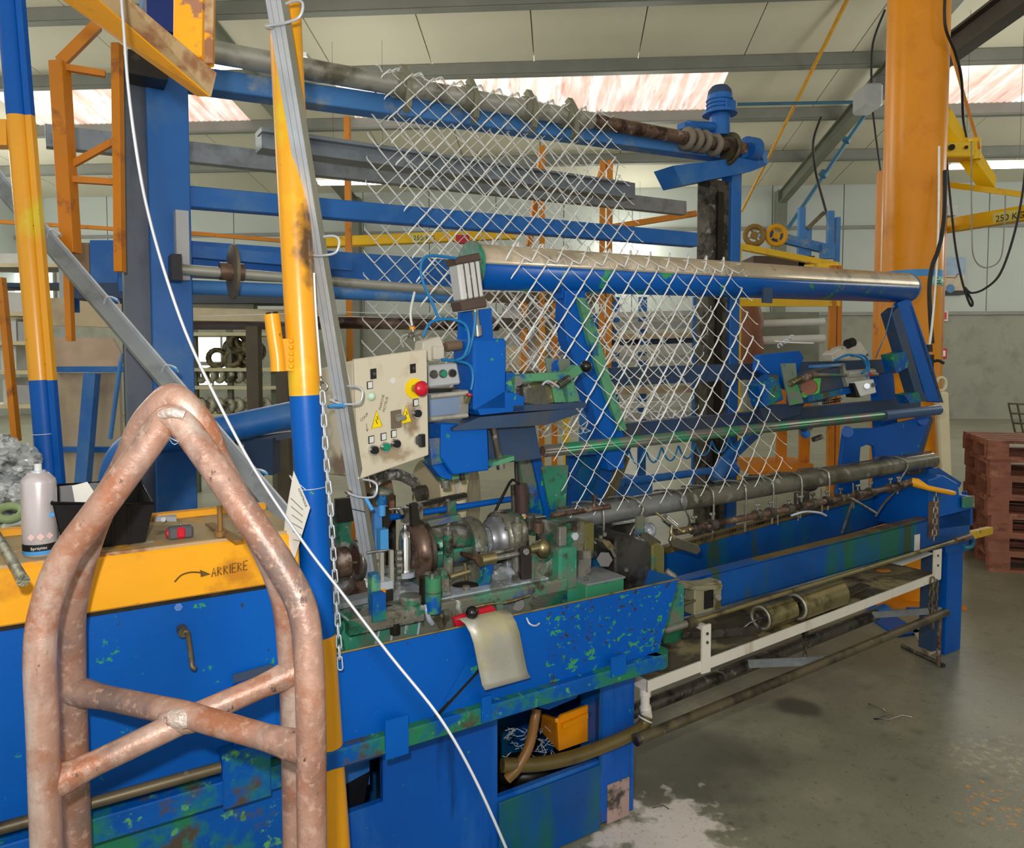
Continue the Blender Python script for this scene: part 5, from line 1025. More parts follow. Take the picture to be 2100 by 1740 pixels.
# ---- forming tube with the hook shaft
t = thing('forming_tube', 'long grey steel tube from which the mesh spirals leave', 'tube', W(1500, 1040, .3), TH)
fa, fb = W(1150, 1068, .3), W(1912, 944, .3); fk = .24
part('near_section', B().cyl(fa, lerp(fa, fb, fk), .038, n=28), mat('clean_grey_tube', (134, 136, 138), .32, .4, [((112, 112, 108), 9, .5, .66)], .08, 6), t); part('far_section', B().cyl(lerp(fa, fb, fk) + UD * .002, fb, .0385, n=28), mat('oily_grey_tube', (122, 120, 108), .28, .45, [((86, 82, 68), 6, .5, .64), ((160, 156, 146), 18, .6, .68)], .12, 6), t)
part('top_strip', B().beam(lerp(fa, fb, .0) + ZD * .04 + VD * .01, lerp(fa, fb, 1) + ZD * .045 + VD * .01, .012, .006), steeldk, t); part('end_ring', B().cyl(fb - UD * .002, fb + UD * .006, .03, n=24), steelbr, t)
part('support_bracket', B().wbox((1640, 1012), (1660, 1032), .3, .03), steeldk, t); part('end_stand', B().wbox((1878, 962), (1900, 1000), .3, .05), steeldk, t)
t = thing('hook_shaft', 'dark shaft with clamped wire hooks below the grey tube', 'shaft', W(1600, 1060, .26), TH)
sa, sb = W(1385, 1092, .26), W(1880, 990, .26)
part('shaft', B().cyl(sa, sb, .014, n=14), steelbr, t)
for k in (.06, .12, .28, .33, .40, .45, .5, .56, .62, .70, .76, .86, .9):
    c = lerp(sa, sb, k); cl = part('collar', B().cyl(c - UD * .016, c + UD * .016, .023, n=14), steeldk, t)
    part('wing_nut', B().cyl(c + ZD * .02, c + ZD * .04, .004, n=6).sph(c + ZD * .043 - UD * .008, .007, 8, 6).sph(c + ZD * .043 + UD * .008, .007, 8, 6), steel, cl)
def tube_at(px):
    k = (U(px, 1010, .3) - uvz(fa)[0]) / (uvz(fb)[0] - uvz(fa)[0]); return lerp(fa, fb, k)
for px, dn, kink in ((1222, .1, 0), (1296, .17, .05), (1385, .12, -.03), (1446, .16, 0), (1512, .16, 0), (1568, .15, 0), (1626, .15, 0), (1682, .14, 0), (1838, .13, .05)):
    c = tube_at(px); R = .045
    pp = [c + VD * .10 + ZD * .03 - UD * .03, c + VD * .05 + ZD * (R - .004) - UD * .02, c + ZD * R - UD * .008, c - VD * .034 + ZD * .034, c - VD * R + ZD * .0 + UD * kink * .3, c - VD * R - ZD * dn * .5 - UD * kink, c - VD * .04 - ZD * dn - UD * kink * 1.2]
    part('wire_hook', B().tube(spline(pp, 5), .0042, 7), steel, t)
for px in (1500, 1560, 1600, 1650, 1720):
    c = lerp(sa, sb, (px - 1385) / 495); part('peg', B().cyl(c - ZD * .06 + UD * .01, c + ZD * .06, .0035, n=6), steel, t)
part('loose_pin', B().cyl(W(1745, 1022, .24), W(1797, 1053, .22), .0055, n=8), steel, t); part('loop_handle', B().tube(spline([W(1622, 1058, .24), W(1650, 1050, .22), W(1680, 1052, .22), W(1694, 1058, .23)], 5), .005, 7), zinc, t); part('long_pin', B().cyl(W(1750, 1026, .25), W(1726, 1094, .25), .005, n=8), steeldk, t)
part('far_hook', B().tube(spline([W(1845, 1000, .24), W(1815, 1030, .24), W(1795, 1060, .25)], 4), .005, 7), steeldk, t)
t = thing('yellow_lever', 'yellow tapered handle at the right end of the hook shaft', 'handle', W(1915, 1010, .24), TH)
part('grip', B().tube([W(1868, 988, .24), W(1880, 991, .22), W(1902, 1001, .17), W(1950, 1011, .15), W(1957, 1012, .15)], [.02, .024, .013, .013, .01], 14), yellow, t); part('socket', B().cyl(W(1848, 995, .26), W(1872, 989, .235), .019, n=14), steelbr, t)

# ---- left clamp carriage and press unit
t = thing('press_unit', 'blue press head with a silver pneumatic cylinder left of the mesh', 'press', W(1010, 960, .3), TH)
vP = .22
part('cylinder_body', B().prism([W(*q, vP) for q in ((938, 540), (984, 532), (994, 610), (948, 618))], VD * .06), mat('aluminium', (214, 214, 212), .3, .35), t, bevel=.006)
for k in (.25, .5, .75): part('extrusion_groove', B().beam(lerp(W(938, 540, vP - .001), W(984, 532, vP - .001), k), lerp(W(948, 618, vP - .001), W(994, 610, vP - .001), k), .004, .004, VD), steeldk, t)
part('top_cap', B().prism([W(*q, vP - .004) for q in ((933, 528), (984, 518), (988, 533), (937, 543))], VD * .07), mat('brown_cap', (88, 72, 64), .4, .2), t, bevel=.003); part('bottom_cap', B().prism([W(*q, vP - .004) for q in ((944, 617), (996, 608), (1000, 630), (950, 638))], VD * .07), mat('brown_cap', (0, 0, 0)), t, bevel=.003)
part('rod_clevis', B().cyl(W(980, 690, vP + .03), W(974, 636, vP + .03), .01, n=12).cyl(W(980, 688, vP + .03), W(978, 668, vP + .03), .014, n=12), steel, t)
part('back_plate', B().prism([W(*q, vP + .08) for q in ((945, 640), (1008, 632), (1012, 700), (975, 860), (940, 850))], VD * .02), blue, t)
part('head', B().wbox((972, 693), (1040, 842), vP - .02, .14), blue, t, bevel=.008); part('head_toe', B().prism([W(*q, vP - .02) for q in ((978, 838), (1040, 800), (1076, 815), (1074, 842), (985, 852))], VD * .1), blue, t)
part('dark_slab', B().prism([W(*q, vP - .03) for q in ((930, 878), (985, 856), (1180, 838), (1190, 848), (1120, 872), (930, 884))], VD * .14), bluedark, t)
part('lower_block', B().prism([W(*q, vP - .01) for q in ((905, 868), (1000, 872), (1004, 965), (930, 975), (905, 940))], VD * .12), blue, t, bevel=.004)
part('dark_blue_block', B().prism([W(*q, vP + .05) for q in ((1000, 872), (1095, 862), (1110, 940), (1020, 952), (1004, 960))], VD * .1), bluedark, t); part('green_edge', B().beam(W(1000, 952, vP), W(1046, 938, vP), .05, .014), greenlt, t)  # big block in the dark blue paint, with a green edge
part('plunger', B().cyl(W(1026, 960, vP), W(1010, 872, vP), .011, n=12), steeldk, t); part('plunger_tip', B().cyl(W(1027, 962, vP), W(1025, 948, vP), .014, n=12), chrome, t)
part('side_cylinder', B().prism([W(*q, vP - .03) for q in ((882, 808), (948, 804), (950, 862), (884, 866))], VD * .05), mat('clear_cylinder', (126, 146, 176), .25, .3), t, bevel=.004)
for y in (812, 858): part('tie_rod', B().cyl(W(882, y + 2, vP - .035), W(958, y - 6, vP - .035), .008, n=10), tubeg, t)
part('end_head', B().wbox((944, 800), (962, 850), vP - .035, .06), steel, t, bevel=.003); part('fitting', B().cyl(W(958, 826, vP - .04), W(962, 812, vP - .05), .008, n=10), brassy, t); part('red_ring', B().cyl(W(962, 812, vP - .05), W(963, 808, vP - .05), .009, n=10), red, t)
part('green_foot', B().prism([W(*q, vP) for q in ((880, 900), (906, 898), (908, 950), (886, 955))], VD * .05), green, t); part('base_foot', B().prism([W(*q, vP + .02) for q in ((880, 950), (930, 945), (925, 985), (905, 980))], VD * .05), blue, t)
hz = [((868, 690), (880, 665), (900, 656), (930, 656), (955, 668), (962, 700), (952, 730), (935, 740)), ((905, 738), (945, 742), (965, 752), (970, 775), (966, 800)), ((935, 530), (880, 525), (863, 545), (868, 580), (888, 625), (900, 655)), ((975, 640), (972, 680), (962, 720), (950, 735))]
for i, h in enumerate(hz): part('air_hose', B().tube(spline([W(x, y, vP - .05 + .01 * i) for x, y in h], 6), .0045, 8), cabblue, t)
t = thing('valve_block', 'stained white valve block with fittings above the control box', 'valve', W(905, 740, .28), TH)
part('body', B().prism([W(*q, .28) for q in ((868, 700), (905, 690), (912, 712), (910, 740), (880, 742), (866, 720))], VD * .06), mat('stained_white', (196, 190, 174), .5, 0, [((110, 96, 70), 12, .56, .64)], .08, 8), t, bevel=.004); part('second_body', B().wbox((890, 710), (912, 738), .26, .04), mat('stained_white', (0, 0, 0)), t, bevel=.003)
part('solenoid', B().cyl(W(914, 712, .28), W(944, 708, .28), .016, n=12), mat('solenoid_brown', (120, 100, 80), .5), t); part('fitting', B().cyl(W(838, 690, .3), W(860, 682, .3), .01, n=10).cyl(W(850, 700, .3), W(846, 672, .3), .006, n=8), steel, t); part('red_tip', B().cyl(W(846, 676, .3), W(845, 670, .3), .009, n=8), orange, t)
part('white_hose', B().tube(spline([W(845, 668, .3), W(842, 640, .3), W(850, 600, .34)], 4), .004, 6), whitecl, t); part('lead', B().tube(spline([W(828, 712, .3), W(822, 700, .3), W(826, 690, .3), W(838, 686, .3)], 4), .004, 6), cabgrey, t)
def carriage(name, label, off, sx=1.0):
    return thing(name, label, 'clamp', off, TH)
t = carriage('knob_clamp', 'green and blue clamp with a black ball knob left of the mesh', W(1120, 840, .2))
v = .2
part('arm', B().prism([W(*q, v) for q in ((1044, 776), (1070, 768), (1168, 762), (1186, 748), (1200, 762), (1172, 780), (1080, 784), (1050, 792))], VD * .04), greenlt, t, bevel=.003)
part('ball_knob', B().sph(W(1202, 752, v - .005), .0205), mat('black_chrome', (0, 0, 0)), t); part('pivot', B().cyl(W(1062, 782, v - .004), W(1062, 782, v + .06), .016, n=16), blackm, t); part('mount', B().wbox((1038, 765), (1056, 806), v, .06), blueworn, t)
part('guard_plate', B().prism([W(*q, v + .06) for q in ((1118, 735), (1168, 736), (1172, 768), (1124, 770))], VD * .006), mat('grey_green_plate', (120, 132, 118), .45, .2, [((70, 160, 90), 12, .56, .62), ((0, 80, 160), 9, .58, .62)], .1, 6), t)
part('spring', B().tube(coil(W(1144, 792, v - .01), W(1168, 776, v - .01), .011, 7, 10), .0025, 5), steeldk, t)
part('jaw', B().prism([W(*q, v + .01) for q in ((1132, 795), (1152, 795), (1160, 825), (1138, 826))], VD * .05), greenlt, t); part('jaw', B().prism([W(*q, v + .03) for q in ((1162, 784), (1176, 780), (1188, 822), (1166, 826))], VD * .05), greenlt, t)
part('greasy_body', B().prism([W(*q, v + .01) for q in ((1075, 790), (1112, 782), (1134, 790), (1140, 828), (1110, 838), (1078, 830))], VD * .06), mat('greasy_metal', (96, 94, 84), .35, .4, [((190, 190, 190), 16, .6, .68), ((120, 120, 50), 9, .56, .64)], .2, 10, .2), t, bevel=.008); part('cam_rod', B().tube(spline([W(1112, 790, v - .01), W(1122, 782, v - .01), W(1134, 786, v - .01), W(1148, 796, v - .01)], 4), .004, 6), zinc, t)
part('base_rail', B().beam(W(1042, 838, v + .03), W(1190, 830, v + .03), .06, .02), bluedark, t)
t = carriage('knob_clamp', 'blue and green clamp carriage at the right end of the mesh', W(1680, 850, .5)); t['group'] = ''; del t['group']
v = .46
part('left_box', B().prism([W(*q, v) for q in ((1556, 790), (1596, 768), (1608, 820), (1570, 836))], VD * .08), blueworn, t, bevel=.004)
part('guard_plate', B().prism([W(*q, v - .01) for q in ((1602, 746), (1632, 745), (1636, 790), (1648, 826), (1620, 832), (1610, 790))], VD * .006), mat('grey_green_plate', (0, 0, 0)), t)
part('body', B().prism([W(*q, v + .02) for q in ((1640, 770), (1735, 748), (1745, 800), (1690, 824), (1640, 830))], VD * .08), bluedark, t, bevel=.004); part('green_side', B().prism([W(*q, v + .005) for q in ((1668, 776), (1684, 776), (1680, 806), (1650, 816), (1648, 806), (1664, 798))], VD * .02), mat('bright_green_chip', (100, 196, 90), .5), t)
part('roller', B().cyl(W(1658, 794, v - .01), W(1660, 794, v + .03), .038, n=22), mat('rust_roller', (120, 70, 46), .5, .2), t); part('arm', B().cyl(W(1640, 780, v - .02), W(1670, 768, v - .02), .018, n=14), steelbr, t); part('arm_rod', B().cyl(W(1670, 769, v - .02), W(1735, 770, v - .02), .009, n=10), greengrime, t)
part('spring', B().tube(coil(W(1620, 788, v - .02), W(1644, 776, v - .02), .014, 8, 10), .0028, 5), brassy, t)
part('upper_bar', B().beam(W(1664, 752, v + .02), W(1728, 748, v + .02), .03, .012), bluepale, t); part('end_plate', B().prism([W(*q, v) for q in ((1726, 748), (1732, 747), (1744, 790), (1738, 794))], VD * .07), tubeg, t); part('lower_bar', B().beam(W(1650, 818, v + .02), W(1740, 800, v + .02), .04, .03), blueworn, t)
part('cylinder', B().cyl(W(1735, 768, v), W(1790, 764, v), .02, n=14), tubeg, t); part('fitting', B().cyl(W(1782, 768, v - .02), W(1798, 768, v - .02), .011, n=10), brassy, t); part('red_ring', B().cyl(W(1781, 768, v - .02), W(1785, 768, v - .02), .012, n=10), red, t)
part('upper_frame', B().prism([W(*q, v + .15) for q in ((1560, 728), (1640, 720), (1648, 735), (1620, 800), (1556, 760))], VD * .04), blue, t); part('lower_frame', B().prism([W(*q, v + .12) for q in ((1556, 832), (1650, 828), (1640, 850), (1570, 870))], VD * .04), bluedark, t)
part('air_hose', B().tube(spline([W(1712, 740, v - .02), W(1740, 728, v - .03), (W(1768, 735, v - .03)), W(1778, 755, v - .03), W(1768, 766, v - .03)], 5), .006, 8), cabblue, t); part('air_hose', B().tube(spline([W(1745, 730, v - .02), W(1772, 730, v - .02), W(1782, 750, v - .02), W(1779, 775, v - .02)], 5), .006, 8), cabblue, t)
part('white_housing', B().prism([W(*q, v + .1) for q in ((1706, 726), (1720, 716), (1765, 700), (1785, 730), (1710, 742))], VD * .06), mat('stained_white', (0, 0, 0)), t, bevel=.005); part('black_plug', B().cyl(W(1738, 706, v + .09), W(1748, 702, v + .09), .025, n=12), black, t)
part('switch_box', B().prism([W(*q, v - .03) for q in ((1754, 784), (1792, 778), (1798, 806), (1766, 814))], VD * .06), whitecl, t, bevel=.004); part('switch_side', B().prism([W(*q, v - .025) for q in ((1750, 788), (1756, 784), (1768, 814), (1758, 816))], VD * .06), black, t); part('button', B().cyl(W(1778, 792, v - .03), W(1778, 792, v - .045), .014, n=14), zinc, t); part('button', B().cyl(W(1791, 790, v - .03), W(1791, 790, v - .04), .011, n=14), black, t)
part('chain_strip', B().tube(coil(W(1688, 826, v), W(1724, 820, v), .008, 9, 8), .003, 5), steeldk, t)
part('lower_fitting', B().cyl(W(1644, 880, .36), W(1662, 876, .36), .014, n=12).cyl(W(1668, 902, .36), W(1684, 896, .36), .012, n=12), steel, t); part('fitting_flange', B().cyl(W(1648, 884, .36), W(1654, 893, .36), .02, n=14), blueclean, t)

# ---- control box
A0 = atY(727, 737, 1.98); A1 = atY(876, 716, 2.12); A2 = atY(880, 934, 2.12); A3 = atY(735, 985, 1.98)
n0 = (A1 - A0).cross(A3 - A0).normalized()
if n0.y > 0: n0 = -n0
t = thing('control_box', 'cream electrical control box with a red emergency stop button', 'control box', atY(790, 985, 2.1))
back = atY(577, 777, 2.5) - atY(712, 742, 1.98)
pf = [A0, A1, A2, A3]; cen = (A0 + A1 + A2 + A3) / 4
part('door', B().prism(pf, -n0 * .018), cream, t, bevel=.003)
ins = [lerp(q, cen, .02) - n0 * .02 for q in pf]
part('body', B().prism(ins, back * .82), cream, t, bevel=.004)
def pan(px, py, off=0.0): return onP(px, py, A0, n0) + n0 * off
ex = (A1 - A0).normalized(); ey = (A0 - A3).normalized()
def rect(px, py, w0, h0, th, mm, name, lab=None): return part(name, B().obox(pan(px, py, th / 2), ex * w0 / 2, ey * h0 / 2, n0 * th / 2), mm, t, lab)
rect(765, 767, .017, .028, .004, black, 'switch_plate'); rect(846, 756, .017, .026, .004, black, 'switch_plate'); part('blank_hole', B().cyl(pan(805, 781), pan(805, 781, .002), .0085, n=16), whitecl, t)
for x, y in ((765, 767), (846, 756)): part('key_slot', B().cyl(pan(x, y), pan(x, y, .008), .005, n=12), steeldk, t)
for x, y in ((758, 790), (852, 826), (761, 902), (786, 896), (807, 890)): rect(x, y, .017, .021, .003, black, 'label_frame'); rect(x, y, .013, .017, .004, whitecl, 'label_card')
part('indicator', B().lathe(pan(760, 813), n0, [(0, .012), (.008, .012), (.014, .008), (.016, .002)], 18), mat('pale_green_lens', (206, 232, 206), .3), t)
es = part('emergency_ring', B().cyl(pan(849, 797), pan(849, 797, .004), .029, n=28), sticker, t, 'yellow ring'); part('stem', B().cyl(pan(849, 797, .004), pan(849, 797, .03), .012, n=18), brassy, es)
part('stop_button', B().lathe(pan(849, 797, .03), n0, [(0, .013), (.002, .02), (.014, .022), (.02, .017), (.023, .006)], 24), red, t, 'red mushroom button')
for x, y in ((772, 860), (832, 850)):
    s = .024; c = pan(x, y, .001); tr = part('hazard_sticker', B().prism([c - ex * s * .75 - ey * s, c + ex * s * .75 - ey * s, c + ey * s * 1.1], n0 * .001), sticker, t, 'yellow hazard triangle'); part('hazard_bolt', B().tube([c + ey * .008 + n0 * .0015, c + ex * .004 - ey * .0 + n0 * .0015, c - ex * .003 - ey * .002 + n0 * .0015, c + ex * .001 - ey * .013 + n0 * .0015], .0012, 4), ink, tr)
    part('hazard_border', B().tube([c - ex * s * .7 - ey * s * .95 + n0 * .001, c + ex * s * .7 - ey * s * .95 + n0 * .001, c + ey * s * 1.02 + n0 * .001], .0008, 4, True), ink, tr)
rect(811, 860, .03, .05, .008, mat('brown_plate', (110, 96, 80), .5), 'selector_plate'); part('selector_knob', B().obox(pan(813, 857, .02), ex * .012, ey * .006, n0 * .012).cyl(pan(813, 857, .008), pan(813, 857, .012), .012, n=16), steel, t)
for x, y, mm in ((852, 848, black), (764, 923, black), (788, 917, greenb), (809, 910, black)):
    bt = part('push_button', B().cyl(pan(x, y), pan(x, y, .012), .0145, n=20), chrome, t); part('button_cap', B().cyl(pan(x, y, .012), pan(x, y, .018), .011, n=18), mm, bt)
kn = part('rotary_knob', B().cyl(pan(858, 903), pan(858, 903, .006), .015, n=20), chrome, t); part('knob_grip', B().obox(pan(860, 903, .014), ex * .006, ey * .018, n0 * .009), black, kn)
for x, y, ww, txt in ((781, 842, .011, 'MARCHE'), (789, 846, .011, 'MOTEUR')):
    text_part('handwriting', txt, ww, pan(x, y), (ey * .94 + ex * .3), (-ex * .94 + ey * .3), inkbr, t, .0005)
text_part('handwriting', 'COUP', .011, pan(741, 866), (ex * .8 + ey * .6), ey, inkbr, t, .0005); part('drawn_arrow', B().tube([pan(751, 869, .001), pan(753, 884, .001)], .0006, 4).tube([pan(750, 880, .001), pan(753, 885, .001), pan(755, 880, .001)], .0006, 4), inkbr, t)
part('gland', B().cyl(pan(800, 965, -.05), pan(800, 985, -.06), .012, n=12), steeldk, t)
part('hose_braid', B().tube(spline([W(772, 985, .35), W(790, 975, .38), W(820, 975, .4), W(850, 990, .42)], 5), .018, 12), mat('braided_hose', (120, 116, 108), .5, .4, [((200, 198, 190), 60, .5, .56)], .3, 40), t)
t = thing('button_box', 'small pale grey box with three buttons right of the control box', 'button box', atY(912, 800, 2.22))
q = [atY(880, 750, 2.2), atY(938, 744, 2.24), atY(946, 788, 2.24), atY(880, 796, 2.2)]; nn = (q[1] - q[0]).cross(q[3] - q[0]).normalized(); nn = -nn if nn.y > 0 else nn
part('case', B().prism(q, -nn * .05), greyplast, t, bevel=.005); part('bracket', B().prism([atY(880, 798, 2.22), atY(942, 796, 2.26), atY(942, 806, 2.26), atY(880, 808, 2.22)], -nn * .05), blackm, t)
for x, mm in ((889, steeldk), (908, greenb), (927, black)): P = onP(x, 768 - (x - 889) * .06, q[0], nn); bt = part('button', B().cyl(P, P + nn * .006, .013, n=20), steeldk, t); part('button_cap', B().cyl(P + nn * .006, P + nn * .011, .01, n=18), mm, bt)
# cream drums behind the control box
t = thing('stained_drum', 'brown-stained cream drum below the control box', 'drum', W(885, 1050, .62), TH)
c = W(888, 1010, .62); part('disc', B().lathe(c, UD, [(-.03, .12), (-.02, .128), (.02, .128), (.03, .12)], 32), creamdirty, t); part('hub', B().cyl(c - UD * .06, c, .03, n=16), steeldk, t); part('stand', B().mbox(uvz(c)[0] - .02, uvz(c)[0] + .02, .6, .66, 0, c.z - .1), steeldk, t)
t = thing('cream_drum', 'clean cream drum with a steel rim behind the flange', 'drum', W(960, 1090, .6), TH)
c = W(955, 1030, .6); part('disc', B().lathe(c, UD * .75 - VD * .66, [(-.03, .135), (-.025, .14), (.02, .14), (.03, .13)], 36), creamcl, t); part('rim', B().torus(c, UD * .75 - VD * .66, .141, .004, 36, 6), zinc, t); part('stand', B().mbox(uvz(c)[0] + .03, uvz(c)[0] + .07, .62, .68, 0, c.z - .1), steeldk, t)
t = thing('brown_drum', 'brown wooden reel half hidden by the channel foot', 'reel', W(790, 1040, .6), TH)
c = W(772, 1022, .62); part('disc', B().lathe(c, UD, [(-.02, .11), (.02, .11)], 28), mat('brown_reel', (132, 98, 70), .6, 0, [((170, 150, 120), 8, .55, .65)], .15, 6), t); part('axle', B().cyl(c - UD * .1, c + UD * .04, .02, n=12), steeldk, t); part('stand', B().mbox(uvz(c)[0] + .04, uvz(c)[0] + .08, .64, .7, 0, c.z), steeldk, t)
t = thing('clamp_bolt_stand', 'green bracket with a hanging bolt under the press head', 'bracket', W(925, 985, .3), TH)
part('bracket', B().prism([W(*q, .3) for q in ((900, 978), (960, 966), (962, 975), (910, 990))], VD * .04), greenlt, t); part('bolt_head', B().cyl(W(914, 1000, .3), W(912, 985, .3), .014, n=8), steel, t); part('nut', B().cyl(W(948, 985, .3), W(947, 972, .3), .01, n=6), steeldk, t)
t = thing('coiled_air_hose', 'sagging coils of blue air hose under the guide tube', 'hose', W(1400, 940, .62), TH)
pts = []
for i in range(85):
    k = i / 84; x = 1288 + 240 * k; y = 938 - 34 * k + 6 * math.sin(math.pi * k); c = W(x, y, .6); a = k * 2 * math.pi * 7
    pts.append(c + ZD * .03 * math.cos(a) + (UD * .02 + VD * .03) * math.sin(a))
part('hose', B().tube(spline(pts, 2), .0042, 6), cabblue, t)

# ---- tray and pipes under the bed
VT = .1
t = thing('white_tray', 'long white drip tray on brackets below the bed', 'tray', W(1600, 1320, .25), TH)
TA, TB = W(1328, 1398, VT), W(1930, 1172, VT); hh = .04
def skew(A, Bq, v0, v1, z0, z1, b=None):
    b = b or B(); return b.hex([A + VD * v0 + ZD * z0, Bq + VD * v0 + ZD * z0, Bq + VD * v1 + ZD * z0, A + VD * v1 + ZD * z0, A + VD * v0 + ZD * z1, Bq + VD * v0 + ZD * z1, Bq + VD * v1 + ZD * z1, A + VD * v1 + ZD * z1])
part('front_lip', skew(TA, TB, 0, .006, -hh, 0.0), white, t); part('rear_lip', skew(TA, TB, .30, .306, -hh, .05), white, t)
part('tray_floor', skew(TA, TB, .006, .3, -.022, -.016), mat('tray_sludge', (96, 88, 68), .4, .1, [((168, 156, 112), 4, .5, .6), ((60, 54, 44), 7, .55, .65)], .2, 8, .1), t)
e = UD * .006; part('end_lip', B().hex([TA - ZD * hh, TA + e - ZD * hh, TA + e + VD * .3 - ZD * hh, TA + VD * .3 - ZD * hh, TA, TA + e, TA + e + VD * .3, TA + VD * .3]), white, t)
part('spout', B().cyl(W(1323, 1428, .125), W(1323, 1412, .125), .02, n=14), white, t)
part('bracket', B().wbox((1441, 1285), (1457, 1378), VT - .008, .008), white, t); part('bracket_arm', B().beam(W(1449, 1290, VT), W(1449, 1290, VT) + VD * .3 + ZD * .02, .02, .02), white, t); part('end_bracket', B().wbox((1916, 1130), (1930, 1185), VT - .004, .006), white, t)
for x, y in ((1450, 1300), (1450, 1318)): bolt(t, W(x, y, VT - .008), -VD, .006, .004, steeldk)
for x, y in ((1923, 1140), (1923, 1160)): bolt(t, W(x, y, VT - .004), -VD, .006, .004, steeldk)
part('label_sheet', skew(W(1850, 1165, VT + .1), W(1915, 1140, VT + .1), 0, .12, .01, .012), paper, t)
def roll(a, c, r, lab):
    def fz(P): k = (uvz(P)[0] - uvz(TA)[0]) / (uvz(TB)[0] - uvz(TA)[0]); return lerp(TA.z, TB.z, k) - .016
    vv = .12
    while vv < .36 and W(*a, vv).z > fz(W(*a, vv)) + r: vv += .005
    A, C = W(*a, vv), W(*c, vv); A.z = fz(A) + r; C.z = fz(C) + r
    d = (C - A).normalized(); t = thing('steel_roller', lab, 'roller', A - ZD * r, TH, 'steel rollers on the tray')
    part('drum', B().cyl(A, C, r, n=32), brassy, t); part('bore', B().cyl(A - d * .002, A + d * .004, r * .55, n=24), steeldk, t)
    part('face_ring', B().torus(A, d, r * .8, r * .1, 28, 8), tubeg, t); part('wire', B().tube([A + d * .02, A - d * .07 - ZD * r * .1, A - d * .12 - ZD * r * .4], .004, 6), chrome, t)
    part('lip', B().cyl(C, C + d * .01, r * .85, n=28), zincdk, t)
ZT = lambda px: 0
roll((1560, 1268), (1615, 1252), .056, 'shorter brass-coloured steel roller lying on the tray'); roll((1632, 1245), (1716, 1220), .062, 'longer brass-coloured steel roller lying on the tray')
solo('flat_bar', B().beam(W(1726, 1222, .2), W(1775, 1200, .2), .05, .008), brownpipe, 'short rusty flat bar on the tray beyond the rollers', 'bar', rz=TH)
solo('steel_strip', B().beam(W(1400, 1305, .13), W(1560, 1292, .16), .006, .03), steeldk, 'dark flat steel strip lying at the near end of the tray', 'bar', rz=TH)
solo('rag_scrap', B().sph(W(1810, 1170, .25), .03, 10, 6, (1.4, 1, .25)), mat('orange_rag', (176, 110, 40), .8), 'small orange rag scrap on the tray', 'rag')
t = thing('long_steel_rod', 'long thin steel rod running along the bed above the tray', 'rod', W(1700, 1190, .12), TH)
part('rod', B().cyl(W(1355, 1296, .12), W(1990, 1100, .12), .0095, n=12), brassy, t); part('collar', B().cyl(W(1408, 1280, .12), W(1424, 1275, .12), .02, n=16), brownpipe, t); part('near_grip', B().cyl(W(1352, 1297, .12), W(1406, 1280, .12), .014, n=12), steel, t)
part('end_fork', B().tube(spline([W(1990, 1100, .12), W(1996, 1112, .12), W(1990, 1122, .12), W(1975, 1125, .12)], 4), .012, 8), blueworn, t); part('end_collar', B().cyl(W(1958, 1110, .12), W(1990, 1100, .12), .016, n=12), steelbr, t)
solo('spirit_level', B().beam(W(1990, 1098, .2), W(2030, 1088, .3), .03, .04), mat('yellow_level', (216, 176, 30), .4, 0, [((60, 60, 40), 20, .6, .64)], .1, 8), 'yellow bar end sticking out beside the pallets', 'bar', rz=TH)
t = thing('limit_switch', 'grey limit switch box with a roller lever on the bed side', 'switch', W(1450, 1250, .14), TH)
part('case', B().wbox((1425, 1205), (1480, 1250), .13, .06), mat('aged_grey', (150, 144, 116), .5, .2, [((90, 80, 50), 9, .55, .65)], .1, 6), t, bevel=.004); part('black_panel', B().wbox((1446, 1214), (1463, 1246), .125, .006), black, t); part('plunger', B().cyl(W(1473, 1226, .13), W(1473, 1226, .11), .012, n=14), boltm, t)
part('lever', B().cyl(W(1425, 1232, .13), W(1380, 1246, .13), .005, n=8), brownpipe, t); part('hook_arm', B().tube(spline([W(1398, 1200, .14), W(1400, 1215, .14), W(1404, 1228, .14), W(1412, 1232, .14)], 4), .004, 6), steel, t); part('top_plate', B().prism([W(*q, .12) for q in ((1412, 1210), (1426, 1203), (1482, 1200), (1480, 1210))], VD * .08), mat('aged_grey', (0, 0, 0)), t)
solo('green_clamp_foot', B().prism([W(*q, .14) for q in ((1358, 1300), (1372, 1268), (1392, 1262), (1402, 1280), (1400, 1308), (1385, 1320), (1362, 1322))], VD * .05), mat('deep_green', (20, 92, 62), .45, 0, [((60, 60, 50), 9, .58, .66)], .1, 6), 'dark green clamp foot at the near end of the tray', 'clamp', rz=TH, bevel=.004)
VP2 = .06
t = thing('foot_bar', 'long grimy pipe foot bar close to the floor', 'pipe', W(1600, 1400, VP2), TH)
part('bar', B().cyl(W(1305, 1518, VP2), W(1940, 1256, VP2), .0185, n=16), brownpipe, t); part('end_plug', B().cyl(W(1303, 1519, VP2), W(1309, 1516, VP2), .021, n=14), steeldk, t)
part('link_plate', B().beam(W(1535, 1362, .32), W(1690, 1355, .08), .008, .035), zincdk, t); part('link_plate', B().beam(W(1790, 1262, .36), W(1932, 1252, .08), .008, .03), zincdk, t)
part('rear_bar', B().cyl(W(1290, 1462, .38), W(1812, 1254, .38), .03, n=16), steeldk, t)
part('rear_socket', B().cyl(W(1795, 1262, .38), W(1815, 1252, .38), .034, n=16), blueclean, t)
t = thing('tray_chain', 'spring and short chain holding the foot bar linkage under the tray', 'chain', W(1650, 1360, .2), TH)
part('spring', B().tube(coil(W(1652, 1315, .2), W(1650, 1288, .2), .012, 7, 10), .003, 5), steeldk, t); chain(t, [W(1652, 1315, .2), W(1650, 1362, .2)], .03, .003, .008, steeldk)
